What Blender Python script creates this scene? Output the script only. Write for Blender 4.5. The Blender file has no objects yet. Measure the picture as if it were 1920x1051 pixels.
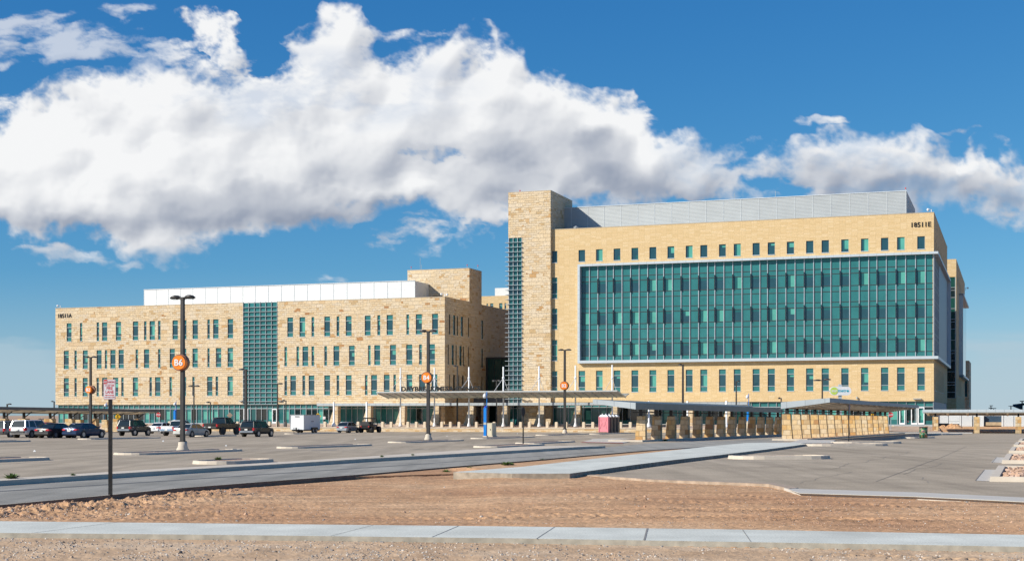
import bpy, math, random
import numpy as np
from mathutils import Vector, Matrix
random.seed(7)
SC = bpy.context.scene
COL = SC.collection
R = math.radians
# ---------------------------------------------------------------- camera, world, sun, exposure
FPX, HOR, CAMZ = 2667.0, 778.0, 2.0
cam_d = bpy.data.cameras.new('camera'); cam = bpy.data.objects.new('camera', cam_d); COL.objects.link(cam)
cam.location = (0, 0, CAMZ); cam.rotation_euler = (R(90), 0, 0)
cam_d.sensor_width = 36; cam_d.lens = 36 * FPX / 1920
cam_d.shift_y = (HOR - 525.5) / 1920
cam_d.clip_start = 0.5; cam_d.clip_end = 20000
SC.camera = cam
SC.view_settings.view_transform = 'Standard'; SC.view_settings.look = 'None'
SC.view_settings.gamma = 1; SC.view_settings.exposure = 0.35
TH = math.atan(0.3507); CS, SN = math.cos(TH), math.sin(TH)
U = Vector((CS, -SN, 0)); V = Vector((SN, CS, 0))
sund = (U * 1.1 + V * 1.05 + Vector((0, 0, -0.9))).normalized()
tosun = -sund
SUN_EL = math.asin(tosun.z); SUN_AZ = math.atan2(tosun.x, tosun.y)
w = bpy.data.worlds.new('World'); SC.world = w; w.use_nodes = True
nt = w.node_tree; bg = nt.nodes['Background']
sk = nt.nodes.new('ShaderNodeTexSky'); sk.sky_type = 'NISHITA'; sk.sun_disc = False
sk.sun_elevation = SUN_EL; sk.sun_rotation = SUN_AZ; sk.altitude = 1200; sk.air_density = 1.0; sk.dust_density = 0.25; sk.ozone_density = 2.2
bg.inputs[1].default_value = 0.098
# desert-clear deep blue: grade the sky's own radiance per channel
_s = nt.nodes.new('ShaderNodeSeparateColor'); _c = nt.nodes.new('ShaderNodeCombineColor'); nt.links.new(sk.outputs[0], _s.inputs[0])
for _i, (_g, _k) in enumerate(((1.5, .46), (.92, .575), (.60, .72))):
    _a = nt.nodes.new('ShaderNodeMath'); _a.operation = 'MULTIPLY'; _a.inputs[1].default_value = .125; nt.links.new(_s.outputs[_i], _a.inputs[0])
    _p = nt.nodes.new('ShaderNodeMath'); _p.operation = 'POWER'; _p.inputs[1].default_value = _g; nt.links.new(_a.outputs[0], _p.inputs[0])
    _m = nt.nodes.new('ShaderNodeMath'); _m.operation = 'MULTIPLY'; _m.inputs[1].default_value = _k / .125; nt.links.new(_p.outputs[0], _m.inputs[0]); nt.links.new(_m.outputs[0], _c.inputs[_i])
nt.links.new(_c.outputs[0], bg.inputs[0])
sl = bpy.data.lights.new('sun', 'SUN'); sl.energy = 4.8; sl.angle = R(0.5); sl.color = (1, 0.935, 0.82)
so = bpy.data.objects.new('sun', sl); COL.objects.link(so)
so.rotation_euler = sund.to_track_quat('-Z', 'Y').to_euler(); so.location = (-100, -50, 80)

# ---------------------------------------------------------------- placing helpers
def gz(y):
    return -0.0032 * (min(max(y, 60), 235) - 60)
def G(px, py, dz=0.0):
    """photo pixel -> point on the ground raised by dz"""
    k = (py - HOR) / FPX
    Y = (CAMZ - dz) / k
    if Y > 60:
        Y = (CAMZ - dz - 0.192) / max(k - 0.0032, 1e-5)
        if Y > 235 or k <= 0.0033: Y = (CAMZ - dz + 0.56) / k
    return Vector(((px - 960) / FPX * Y, Y, gz(Y) + dz))
def LX(px, ly):
    t = (px - 960) / FPX; Y = ly / (t * SN + CS); return Y * (t * CS - SN)
def ZZ(px, py, ly):
    t = (px - 960) / FPX; Y = ly / (t * SN + CS); return CAMZ + (HOR - py) * Y / FPX
def LY_on(px, lx):
    t = (px - 960) / FPX; Y = lx / (t * CS - SN); return Y * (t * SN + CS)
def W2L(p): return (p[0] * CS - p[1] * SN, p[0] * SN + p[1] * CS)
def L2W(lx, ly, z=0): return Vector((lx * CS + ly * SN, -lx * SN + ly * CS, z))
def PX(p): return 960 + FPX * p[0] / p[1]
def zc(z): return 2 + (z - 2.2) * 1.11

# ---------------------------------------------------------------- materials
MATS = {}
def nd(t, typ, **k):
    n = t.nodes.new(typ)
    for a, b in k.items(): setattr(n, a, b)
    return n
def base_mat(name, col, rough=0.6, metal=0.0, spec=0.5):
    m = bpy.data.materials.new(name); m.use_nodes = True
    b = m.node_tree.nodes['Principled BSDF']
    b.inputs['Base Color'].default_value = (*col, 1); b.inputs['Roughness'].default_value = rough
    b.inputs['Metallic'].default_value = metal; b.inputs['Specular IOR Level'].default_value = spec
    return m, m.node_tree, b
def plain(name, col, rough=0.6, metal=0.0, spec=0.5, var=0.12, scale=3.0, bump=0.0):
    """colour with gentle procedural wear"""
    if name in MATS: return MATS[name]
    m, t, b = base_mat(name, col, rough, metal, spec)
    if var or bump:
        tc = nd(t, 'ShaderNodeTexCoord'); n = nd(t, 'ShaderNodeTexNoise'); n.inputs['Scale'].default_value = scale; n.inputs['Detail'].default_value = 6
        t.links.new(tc.outputs['Object'], n.inputs['Vector'])
        r = nd(t, 'ShaderNodeValToRGB'); t.links.new(n.outputs[0], r.inputs[0])
        r.color_ramp.elements[0].position = 0.3; r.color_ramp.elements[1].position = 0.7
        r.color_ramp.elements[0].color = (*[c * (1 - var) for c in col], 1); r.color_ramp.elements[1].color = (*[min(1, c * (1 + var)) for c in col], 1)
        t.links.new(r.outputs[0], b.inputs['Base Color'])
        if bump:
            bp = nd(t, 'ShaderNodeBump'); bp.inputs['Strength'].default_value = bump; bp.inputs['Distance'].default_value = 0.02
            t.links.new(n.outputs[0], bp.inputs['Height']); t.links.new(bp.outputs[0], b.inputs['Normal'])
    MATS[name] = m; return m
def ramp(t, stops, const=False):
    r = nd(t, 'ShaderNodeValToRGB'); cr = r.color_ramp
    if const: cr.interpolation = 'CONSTANT'
    while len(cr.elements) < len(stops): cr.elements.new(0.5)
    for e, (p, c) in zip(cr.elements, stops): e.position = p; e.color = (*c, 1)
    return r
def mixc(t, mode, fac, a, b):
    m = nd(t, 'ShaderNodeMix', data_type='RGBA', blend_type=mode)
    if isinstance(fac, (int, float)): m.inputs[0].default_value = fac
    else: t.links.new(fac, m.inputs[0])
    for s, v in ((6, a), (7, b)):
        if isinstance(v, tuple): m.inputs[s].default_value = (*v, 1)
        else: t.links.new(v, m.inputs[s])
    return m.outputs[2]
def masonry(name, bw, rh, stops, mortar, offset=0.5, perobj=False, msize=0.012, wob=0.0, bump=0.5, second=None, rough=0.85, mdist=0.02):
    m, t, b = base_mat(name, (.5, .5, .5), rough, 0, 0.25)
    tc = nd(t, 'ShaderNodeTexCoord'); sx = nd(t, 'ShaderNodeSeparateXYZ'); t.links.new(tc.outputs['Object'], sx.inputs[0])
    ad = nd(t, 'ShaderNodeMath', operation='ADD'); t.links.new(sx.outputs[0], ad.inputs[0]); t.links.new(sx.outputs[1], ad.inputs[1])
    cb = nd(t, 'ShaderNodeCombineXYZ'); t.links.new(ad.outputs[0], cb.inputs[0]); t.links.new(sx.outputs[2], cb.inputs[1])
    vec = cb.outputs[0]
    if perobj:
        oi = nd(t, 'ShaderNodeObjectInfo'); mu = nd(t, 'ShaderNodeMath', operation='MULTIPLY'); mu.inputs[1].default_value = 97.3; t.links.new(oi.outputs['Random'], mu.inputs[0])
        av = nd(t, 'ShaderNodeVectorMath', operation='ADD'); cx_ = nd(t, 'ShaderNodeCombineXYZ'); t.links.new(mu.outputs[0], cx_.inputs[0]); t.links.new(vec, av.inputs[0]); t.links.new(cx_.outputs[0], av.inputs[1]); vec = av.outputs[0]
    nz = nd(t, 'ShaderNodeTexNoise'); nz.inputs['Scale'].default_value = 1.3; nz.inputs['Detail'].default_value = 2
    t.links.new(vec, nz.inputs['Vector'])
    if wob:
        sv = nd(t, 'ShaderNodeVectorMath', operation='MULTIPLY_ADD'); t.links.new(nz.outputs['Color'], sv.inputs[0])
        sv.inputs[1].default_value = (wob * 4, wob, 0); t.links.new(vec, sv.inputs[2]); vec = sv.outputs[0]
    def br(w_, h_, off):
        k = nd(t, 'ShaderNodeTexBrick'); k.offset = off; k.inputs['Scale'].default_value = 1
        k.inputs['Color1'].default_value = (0, 0, 0, 1); k.inputs['Color2'].default_value = (1, 1, 1, 1); k.inputs['Mortar'].default_value = (.5, .5, .5, 1)
        k.inputs['Brick Width'].default_value = w_; k.inputs['Row Height'].default_value = h_
        k.inputs['Mortar Size'].default_value = msize; k.inputs['Mortar Smooth'].default_value = 0.3
        t.links.new(vec, k.inputs['Vector']); return k
    k1 = br(bw, rh, offset); colr, fac = k1.outputs[0], k1.outputs[1]
    if second:
        k2 = br(second[0], second[1], 0.37)
        nb = nd(t, 'ShaderNodeTexNoise'); nb.inputs['Scale'].default_value = 0.45; t.links.new(vec, nb.inputs['Vector'])
        gt = nd(t, 'ShaderNodeMath', operation='GREATER_THAN'); gt.inputs[1].default_value = 0.52; t.links.new(nb.outputs[0], gt.inputs[0])
        colr = mixc(t, 'MIX', gt.outputs[0], colr, k2.outputs[0])
        mf = nd(t, 'ShaderNodeMix'); t.links.new(gt.outputs[0], mf.inputs[0]); t.links.new(k1.outputs[1], mf.inputs[2]); t.links.new(k2.outputs[1], mf.inputs[3]); fac = mf.outputs[0]
    r = ramp(t, stops); t.links.new(colr, r.inputs[0])
    n2 = nd(t, 'ShaderNodeTexNoise'); n2.inputs['Scale'].default_value = 6; n2.inputs['Detail'].default_value = 8; n2.inputs['Roughness'].default_value = .65; t.links.new(tc.outputs['Object'], n2.inputs['Vector'])
    r2 = ramp(t, [(0.3, (.8, .79, .77)), (0.7, (1.15, 1.13, 1.1))]); t.links.new(n2.outputs[0], r2.inputs[0])
    c = mixc(t, 'MULTIPLY', 1.0, r.outputs[0], r2.outputs[0])
    c = mixc(t, 'MIX', fac, c, mortar)
    t.links.new(c, b.inputs['Base Color'])
    if bump:
        hh = nd(t, 'ShaderNodeMath', operation='MULTIPLY_ADD'); t.links.new(fac, hh.inputs[0]); hh.inputs[1].default_value = -1.2
        h2 = nd(t, 'ShaderNodeMath', operation='MULTIPLY_ADD'); t.links.new(colr, h2.inputs[0]); h2.inputs[1].default_value = 0.5; t.links.new(n2.outputs[0], h2.inputs[2])
        t.links.new(h2.outputs[0], hh.inputs[2])
        bp = nd(t, 'ShaderNodeBump'); bp.inputs['Strength'].default_value = bump; bp.inputs['Distance'].default_value = mdist
        t.links.new(hh.outputs[0], bp.inputs['Height']); t.links.new(bp.outputs[0], b.inputs['Normal'])
    MATS[name] = m; return m
STONE = masonry('rough_sandstone', 0.85, 0.36,
    [(0, (.52, .37, .20)), (.06, (.60, .45, .28)), (.14, (.65, .51, .33)), (.45, (.68, .55, .375)), (.8, (.655, .555, .42)), (.95, (.62, .48, .30)), (.985, (.54, .34, .16)), (1, (.40, .20, .09))],
    (.47, .37, .26), wob=0.05, bump=0.9, second=(1.15, 0.62), mdist=0.07)
PSTONE = masonry('pillar_sandstone', 0.62, 0.46,
    [(0, (.38, .26, .14)), (.2, (.58, .46, .29)), (.42, (.60, .44, .25)), (.6, (.60, .51, .37)), (.78, (.60, .42, .20)), (.92, (.52, .31, .12)), (1, (.34, .19, .10))],
    (.32, .23, .14), wob=0.03, bump=0.6, mdist=0.03, msize=0.02, perobj=True)
BRICK = masonry('buff_brick', 0.86, 0.225,
    [(0, (.605, .445, .240)), (.3, (.635, .475, .265)), (.75, (.655, .495, .285)), (1, (.685, .535, .33))],
    (.50, .36, .185), offset=0.0, msize=0.013, bump=0.25)
WSTONE = masonry('terrace_wall_stone', 0.7, 0.22,
    [(0, (.50, .32, .16)), (.3, (.62, .48, .30)), (.7, (.66, .56, .42)), (1, (.55, .33, .13))],
    (.45, .36, .25), wob=0.03, bump=0.5)
def glassy(name, col, rough=0.08, spec=0.5):
    m, t, b = base_mat(name, col, rough, 0.0, spec)
    n = nd(t, 'ShaderNodeTexNoise'); n.inputs['Scale'].default_value = 0.6
    tc = nd(t, 'ShaderNodeTexCoord'); t.links.new(tc.outputs['Object'], n.inputs['Vector'])
    r = ramp(t, [(.3, tuple(c * .88 for c in col)), (.7, tuple(c * 1.12 for c in col))]); t.links.new(n.outputs[0], r.inputs[0]); t.links.new(r.outputs[0], b.inputs['Base Color'])
    bp = nd(t, 'ShaderNodeBump'); bp.inputs['Strength'].default_value = 0.04; t.links.new(n.outputs[0], bp.inputs['Height']); t.links.new(bp.outputs[0], b.inputs['Normal'])
    MATS[name] = m; return m
TEAL = glassy('teal_spandrel_glass', (.032, .165, .168))
DARKG = glassy('tinted_vision_glass', (.020, .068, .090), 0.04, 0.6)
BLIND = glassy('glass_over_blind', (.09, .34, .28), 0.1)
DIMG = glassy('tinted_glass_dim', (.018, .105, .11), 0.06)
BLACKG = glassy('dark_glass', (.01, .022, .025), 0.03, 0.7)
BLUEG = glassy('side_glass', (.05, .10, .14), 0.02, 1.0)
def tinted():
    m = bpy.data.materials.new('see_through_teal_glass'); m.use_nodes = True; t = m.node_tree; t.nodes.clear()
    o = nd(t, 'ShaderNodeOutputMaterial'); mx = nd(t, 'ShaderNodeMixShader'); tr = nd(t, 'ShaderNodeBsdfTransparent'); gl = nd(t, 'ShaderNodeBsdfPrincipled')
    tr.inputs[0].default_value = (.16, .55, .52, 1); gl.inputs['Base Color'].default_value = (.032, .165, .17, 1); gl.inputs['Roughness'].default_value = 0.05
    mx.inputs[0].default_value = 0.82
    t.links.new(tr.outputs[0], mx.inputs[1]); t.links.new(gl.outputs[0], mx.inputs[2]); t.links.new(mx.outputs[0], o.inputs[0]); return m
TINT = tinted()
ALU = plain('brushed_aluminium', (.42, .46, .48), 0.4, 0.3, var=.08)
LALU = plain('pale_metal_panel', (.50, .56, .60), 0.4, 0.15, var=.05, scale=.5)
WLOUV = plain('white_louvre_metal', (.61, .63, .635), 0.45, 0.0, var=.04, scale=.4)
GLOUV = plain('grey_louvre_metal', (.40, .425, .43), 0.45, 0.1, var=.05, scale=.4)
DMET = plain('dark_bronze_metal', (.035, .032, .032), 0.45, 0.2, var=.2)
BLK = plain('black_metal', (.015, .015, .016), 0.4, 0.2, var=.2)
FASC = plain('dark_fascia_metal', (.15, .16, .17), 0.45, 0.3, var=.12, scale=1.2)
FASCL = plain('light_fascia_metal', (.44, .48, .50), 0.4, 0.3, var=.07, scale=1.2)
SOFF = plain('soffit_panel', (.74, .66, .53), 0.6, 0, var=.06)
SOFFG = plain('canopy_soffit_glass', (.45, .52, .49), 0.3, 0, var=.05)
WHITE = plain('white_paint', (.78, .79, .80), 0.4, 0, var=.05)
CONC = plain('kerb_concrete', (.56, .49, .40), 0.9, 0, var=.10, scale=2, bump=.3)
SIDEW = plain('pavement_concrete', (.50, .47, .42), 0.85, 0, var=.06, scale=1.2, bump=.2)
BOLL = plain('bollard_concrete', (.62, .52, .39), 0.9, 0, var=.1, scale=4)
TYRE = plain('tyre_rubber', (.012, .012, .013), 0.85, 0, var=.2)
RIM = plain('alloy_rim', (.45, .46, .48), 0.3, 0.7, var=.1)
CGLASS = plain('car_glass', (.012, .018, .02), 0.04, 0, 0.8, var=.1)
CHROME = plain('chrome_trim', (.6, .6, .62), 0.2, 0.9, var=0)
REDL = plain('red_lens', (.55, .02, .02), 0.2, 0, .6, var=.1)
PLATE = plain('number_plate_white', (.7, .7, .66), 0.5, var=.1)
BLUE = plain('phone_blue_paint', (.0, .19, .62), 0.35, var=.05)
ORANGE = plain('orange_enamel', (1.0, .235, .01), 0.4, var=.04)
BROWN = plain('brown_enamel', (.22, .10, .06), 0.5, var=.08)
SRED = plain('sign_red', (.62, .03, .03), 0.45, var=.05)
SYEL = plain('sign_yellow', (.80, .45, .01), 0.45, var=.05)
GREENL = plain('leaf_green', (.09, .16, .035), 0.8, var=.4, scale=30)

# ---------------------------------------------------------------- mesh helpers
class MB:
    def __init__(s): s.v = []; s.f = []; s.m = []
    def quad(s, *p, m=0):
        i = len(s.v); s.v += [tuple(q) for q in p]; s.f.append(tuple(range(i, i + len(p)))); s.m.append(m); return s
    def box(s, x0, x1, y0, y1, z0, z1, m=0):
        i = len(s.v)
        s.v += [(x0, y0, z0), (x1, y0, z0), (x1, y1, z0), (x0, y1, z0), (x0, y0, z1), (x1, y0, z1), (x1, y1, z1), (x0, y1, z1)]
        s.f += [tuple(i + k for k in q) for q in ((0, 3, 2, 1), (4, 5, 6, 7), (0, 1, 5, 4), (1, 2, 6, 5), (2, 3, 7, 6), (3, 0, 4, 7))]; s.m += [m] * 6; return s
    def hexa(s, b, t, m=0):
        i = len(s.v); n = len(b); s.v += [tuple(p) for p in b] + [tuple(p) for p in t]
        s.f.append(tuple(i + k for k in reversed(range(n)))); s.f.append(tuple(i + n + k for k in range(n)))
        for k in range(n): s.f.append((i + k, i + (k + 1) % n, i + n + (k + 1) % n, i + n + k))
        s.m += [m] * (n + 2); return s
    def tube(s, p0, p1, r0, r1=None, n=8, m=0, caps=True):
        r1 = r0 if r1 is None else r1; p0 = Vector(p0); p1 = Vector(p1); d = (p1 - p0).normalized()
        a = d.orthogonal().normalized(); b = d.cross(a)
        ring = lambda c, r: [c + a * (math.cos(2 * math.pi * k / n) * r) + b * (math.sin(2 * math.pi * k / n) * r) for k in range(n)]
        i = len(s.v); s.v += [tuple(q) for q in ring(p0, r0) + ring(p1, r1)]
        for k in range(n): s.f.append((i + k, i + (k + 1) % n, i + n + (k + 1) % n, i + n + k)); s.m.append(m)
        if caps: s.f += [tuple(i + k for k in reversed(range(n))), tuple(i + n + k for k in range(n))]; s.m += [m, m]
        return s
    def lathe(s, prof, n=14, c=(0, 0, 0), m=0):
        i = len(s.v); k = len(prof)
        for (r, z) in prof:
            for a in range(n): s.v.append((c[0] + r * math.cos(2 * math.pi * a / n), c[1] + r * math.sin(2 * math.pi * a / n), c[2] + z))
        for j in range(k - 1):
            for a in range(n): s.f.append((i + j * n + a, i + j * n + (a + 1) % n, i + (j + 1) * n + (a + 1) % n, i + (j + 1) * n + a)); s.m.append(m)
        s.f += [tuple(i + a for a in reversed(range(n))), tuple(i + (k - 1) * n + a for a in range(n))]; s.m += [m, m]; return s
def obj(name, mb, mats, parent=None, smooth=False, org=(0, 0, 0)):
    me = bpy.data.meshes.new(name)
    v = mb.v if org == (0, 0, 0) else [(a - org[0], b - org[1], c - org[2]) for a, b, c in mb.v]
    me.from_pydata(v, [], mb.f)
    for q in (mats if isinstance(mats, (list, tuple)) else [mats]): me.materials.append(q)
    me.polygons.foreach_set('material_index', mb.m)
    if smooth: me.polygons.foreach_set('use_smooth', [True] * len(mb.f))
    me.update()
    o = bpy.data.objects.new(name, me); COL.objects.link(o)
    if parent: o.parent = parent
    return o
def tag(o, label=None, cat=None, group=None, kind=None):
    if label: o['label'] = label
    if cat: o['category'] = cat
    if group: o['group'] = group
    if kind: o['kind'] = kind
    return o
def empty(name, loc, rz, label, cat, group=None):
    o = bpy.data.objects.new(name, None); COL.objects.link(o); o.location = loc; o.rotation_euler = (0, 0, rz)
    o.empty_display_size = 0.3
    return tag(o, label, cat, group)
def copy_tree(o, parent=None):
    c = o.copy(); COL.objects.link(c); c.parent = parent
    for ch in o.children: copy_tree(ch, c)
    return c
def text_mb(body, size, depth=0.02, mb=None, place=None, align='CENTER', m=0, xs=1.0, bold=0.0):
    cu = bpy.data.curves.new('lettering', 'FONT'); cu.body = body; cu.size = size; cu.extrude = depth / 2; cu.align_x = align; cu.offset = bold; cu.resolution_u = 2
    o = bpy.data.objects.new('lettering', cu); me = bpy.data.meshes.new_from_object(o)
    mb = mb or MB(); i = len(mb.v)
    for v in me.vertices:
        p = (v.co.x * xs, v.co.y, v.co.z); mb.v.append(tuple(place(p)) if place else p)
    for f in me.polygons: mb.f.append(tuple(i + k for k in f.vertices)); mb.m.append(m)
    bpy.data.objects.remove(o); bpy.data.curves.remove(cu); bpy.data.meshes.remove(me); return mb
def fit_text(mb, i0, x0, x1, z0=None, z1=None):
    xs_ = [v[0] for v in mb.v[i0:]]; zs_ = [v[2] for v in mb.v[i0:]]; a_, b_, c_, d_ = min(xs_), max(xs_), min(zs_), max(zs_)
    for k in range(i0, len(mb.v)):
        v = mb.v[k]; mb.v[k] = (x0 + (v[0] - a_) / (b_ - a_) * (x1 - x0), v[1], v[2] if z0 is None else z0 + (v[2] - c_) / (d_ - c_) * (z1 - z0))
# front-plane text: text x -> lx, text y -> z, facing the camera side
def front(lx, ly, z): return lambda p: (lx + p[0], ly - p[2], z + p[1])

def fnoise(x, y, seed=0, octv=5, rough=0.5, lac=2.03):
    rs = np.random.RandomState(seed); T = rs.rand(256, 256).astype(np.float32)
    out = np.zeros(np.broadcast(x, y).shape, np.float32); a = 1.0; tot = 0; fx = np.array(x, dtype=np.float64); fy = np.array(y, dtype=np.float64)
    for o in range(octv):
        xi = np.floor(fx).astype(int); yi = np.floor(fy).astype(int); u = fx - xi; v = fy - yi
        u = u * u * u * (u * (6 * u - 15) + 10); v = v * v * v * (v * (6 * v - 15) + 10)
        g = lambda i, j: T[(xi + i) & 255, (yi + j) & 255]
        out += a * ((g(0, 0) * (1 - u) + g(1, 0) * u) * (1 - v) + (g(0, 1) * (1 - u) + g(1, 1) * u) * v)
        tot += a; a *= rough; fx, fy = (fx * .8 - fy * .6) * lac + 17.3, (fx * .6 + fy * .8) * lac + 9.1
    return out / tot
def np_mesh(name, verts, faces, mats, smooth=True, attr=None):
    me = bpy.data.meshes.new(name); nv = len(verts); nf = len(faces); k = faces.shape[1]
    me.vertices.add(nv); me.vertices.foreach_set('co', verts.astype(np.float32).ravel())
    me.loops.add(nf * k); me.loops.foreach_set('vertex_index', faces.astype(np.int32).ravel())
    me.polygons.add(nf); me.polygons.foreach_set('loop_start', np.arange(0, nf * k, k, dtype=np.int32))
    try: me.polygons.foreach_set('loop_total', np.full(nf, k, np.int32))
    except Exception: pass
    me.polygons.foreach_set('use_smooth', np.full(nf, smooth))
    me.update(calc_edges=True)
    if attr is not None:
        at = me.attributes.new('col', 'FLOAT_COLOR', 'POINT'); at.data.foreach_set('color', attr.astype(np.float32).ravel())
    for q in (mats if isinstance(mats, (list, tuple)) else [mats]): me.materials.append(q)
    o = bpy.data.objects.new(name, me); COL.objects.link(o); return o

# ---------------------------------------------------------------- sky clouds (a distant dome sector, sunlit cumulus)
def clouds():
    step = 2.2
    gx = np.arange(-420, 2340, step); gy = np.arange(-320, 770, step)
    X, Y = np.meshgrid(gx, gy)
    w1 = fnoise(X / 160, Y / 130, 3, 5) - .5; w2 = fnoise(X / 160 + 40, Y / 130 + 11, 4, 5) - .5
    f1 = fnoise(X / 45, Y / 40, 13, 5) - .5; f2 = fnoise(X / 45 + 5, Y / 40 + 31, 14, 5) - .5
    Xw = X + w1 * 70 + f1 * 24; Yw = Y + w2 * 55 + f2 * 24
    tx = [-420, -200, 0, 30, 80, 140, 205, 235, 262, 292, 330, 420, 500, 545, 595, 615, 650, 672, 760, 810, 870, 900, 950, 985, 1005, 1040, 1080, 1110, 1180, 1205, 1245, 1300, 1360, 1430, 1480, 1560, 1640, 1690, 1730, 1790, 1830, 1900, 1960, 2340]
    ty = [190, 240, 228, 200, 168, 158, 160, 150, 112, 118, 135, 140, 120, 96, 60, 22, 26, 66, 92, 98, 82, 68, 72, 88, 130, 155, 184, 178, 188, 222, 258, 250, 276, 268, 288, 262, 262, 248, 268, 300, 282, 285, 320, 330]
    bx = [-420, 0, 100, 200, 240, 290, 380, 440, 520, 600, 700, 780, 850, 900, 950, 1080, 1250, 1400, 1500, 1600, 1700, 1800, 1920, 2340]
    by = [440, 438, 432, 425, 462, 480, 458, 428, 424, 402, 392, 398, 430, 446, 442, 405, 372, 366, 372, 385, 396, 402, 408, 400]
    top = np.interp(Xw, tx, ty); bot = np.interp(Xw, bx, by)
    d = np.minimum((Yw - top) / 24, (bot - Yw) / 20)
    fine = fnoise(X / 34, Y / 28, 5, 7, .60) - .5
    def bill(sx, sy, sd, o=6, r=.5):
        z = 0; tt = 0; am = 1.0; fx, fy = Xb / sx * .9 + Yb / sy * .43, Yb / sy * .9 - Xb / sx * .43
        for k_ in range(o):
            z = z + am * np.abs(fnoise(fx, fy, sd + k_, 1) * 2 - 1); tt += am; am *= r; fx, fy = (fx * .8 - fy * .6) * 2.07 + 3.1, (fx * .6 + fy * .8) * 2.07 + 7.7
        return 1 - z / tt
    Xb = X + w1 * 30 + f1 * 14; Yb = Y + w2 * 24 + f2 * 14
    puff = bill(95, 80, 50, 6, .55)
    n = fnoise(Xb / 70, Yb / 55, 5, 7, .60); n2 = fnoise(X / 210, Y / 130, 6, 4)
    dens = np.clip(d, -3, 3.4) + (puff - .62) * 4.6 + fine * 2.4 + (n - .5) * 2.4 + (n2 - .5) * 1.6 + .15
    dens = np.where(d < -1.1, dens - (-1.1 - d) * 5, dens)
    def blob(cx, cy, rx, ry): return np.clip(1 - ((Xw - cx) / rx) ** 2 - ((Yw - cy) / ry) ** 2, -2, 1)
    for (cx, cy, rx, ry, a) in [(395, 48, 48, 34, 1.5), (425, 72, 44, 26, 1.3), (452, 102, 44, 20, 1.0), (374, 30, 26, 16, .9), (480, 128, 40, 14, .8)]:
        dens = np.maximum(dens, np.where(blob(cx, cy, rx, ry) > -.9, blob(cx, cy, rx, ry) * a - .45 + (puff - .62) * 6 + fine * 5.0 + (n - .5) * 2, -3))
    wisp = fnoise(Xb / 60, Yb / 20, 61, 7, .62) - .5
    for (cx, cy, rx, ry, a) in [(30, 45, 90, 34, 1.5), (110, 85, 130, 30, 1.4), (200, 85, 110, 34, 1.5), (20, 95, 70, 18, 1.2), (310, 100, 110, 26, 1.2), (420, 120, 110, 26, 1.0), (12, 192, 32, 26, 1.4), (118, 472, 72, 18, 1.4), (240, 482, 60, 12, .9), (240, 20, 60, 14, .7),
                               (1180, 225, 50, 40, 1.2), (830, 440, 120, 22, 1.3), (640, 524, 34, 9, 1.1), (1830, 355, 60, 30, 1.0), (850, 100, 60, 30, .5), (1560, 228, 40, 6, .7), (1860, 410, 70, 14, .8), (1780, 250, 40, 5, .6)]:
        dens = np.maximum(dens, blob(cx, cy, rx, ry) * a * 1.2 - .75 + wisp * np.clip(blob(cx, cy, rx * 1.6, ry * 1.8) + 1, 0, 1) * 6.0)
    for (cx, cy, rx, ry, a) in [(815, 290, 85, 24, 3.2), (500, 85, 60, 50, 2.2), (540, 140, 70, 24, 1.2), (745, 100, 60, 24, 1.3), (1385, 305, 60, 12, 1.2), (1460, 345, 80, 18, 1.8), (1290, 372, 60, 12, 1.8), (1880, 300, 25, 40, 1.3), (1730, 280, 20, 20, .9), (560, 190, 60, 16, 1.1), (700, 195, 60, 16, .9), (440, 190, 60, 20, 1.0), (1500, 330, 60, 12, 1.0), (1600, 300, 80, 10, .6),
                               (1280, 440, 500, 40, 3)]:
        dens -= np.clip(blob(cx, cy, rx, ry) * 1.3 + wisp * 2.4 + fine * 1.6, 0, 1) * a
    thin = np.clip((340 - Xw) / 60, 0, 1) * np.clip((138 - Yw) / 20, 0, 1) + np.clip((Yw - 455) / 20, 0, 1); thin = np.clip(thin, 0, 1)
    alpha = np.clip(dens / 2.5 + .42, 0, 1); alpha = alpha * alpha * (3 - 2 * alpha)
    veil = np.clip(fnoise(Xb / 90, Yb / 45, 71, 6, .6) * 3.2 - 1.35, 0, 1) * np.clip(1 - ((X - 560) / 330) ** 2 - ((Y - 170) / 80) ** 2 + .25, 0, 1)
    veil = np.maximum(veil, np.clip((X - 1200) / 120, 0, 1) * np.clip(fnoise(Xb / 70, Yb / 40, 72, 6, .6) * 3 - 1.1, 0, 1))
    alpha = alpha * (.985 - .42 * thin) * (1 - .30 * veil)
    # low pale haze banks near the horizon
    hz = np.clip((Y - 500) / 260, 0, 1) ** 1.3 * .58
    hb = fnoise(X / 420, Y / 26, 8, 4); hz = hz + np.clip(hb - .46, 0, 1) * np.clip((Y - 590) / 50, 0, 1) * 1.3
    hbl = fnoise(X / 120, Y / 22, 9, 5) - .5
    hz = hz + np.clip((Y - 640 + hbl * 60) / 18, 0, 1) * np.clip((190 - X) / 120, 0, 1) * .42 + np.clip((Y - 632 + hbl * 50) / 14, 0, 1) * np.clip((X - 1790) / 60, 0, 1) * .28
    # shading from relief
    hgt = np.clip(dens, -.5, 3) * .7 + puff * 4.2 + (n - .5) * 3 + fine * 1.6 + bill(230, 170, 90, 3) * 4
    def blur(z, r):
        for ax in (0, 1):
            c = np.cumsum(np.concatenate([np.repeat(np.take(z, [0], ax), r + 1, ax), z, np.repeat(np.take(z, [-1], ax), r, ax)], ax), ax)
            n_ = z.shape[ax]; z = (np.take(c, np.arange(2 * r + 1, 2 * r + 1 + n_), ax) - np.take(c, np.arange(0, n_), ax)) / (2 * r + 1)
        return z
    hb_ = blur(blur(hgt, 7), 7); k = 9; sh = hb_ - np.roll(np.roll(hb_, k, axis=1), k, axis=0)
    h3 = blur(hgt, 1); k = 3; sh2 = h3 - np.roll(np.roll(h3, k, axis=1), k, axis=0)
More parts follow.
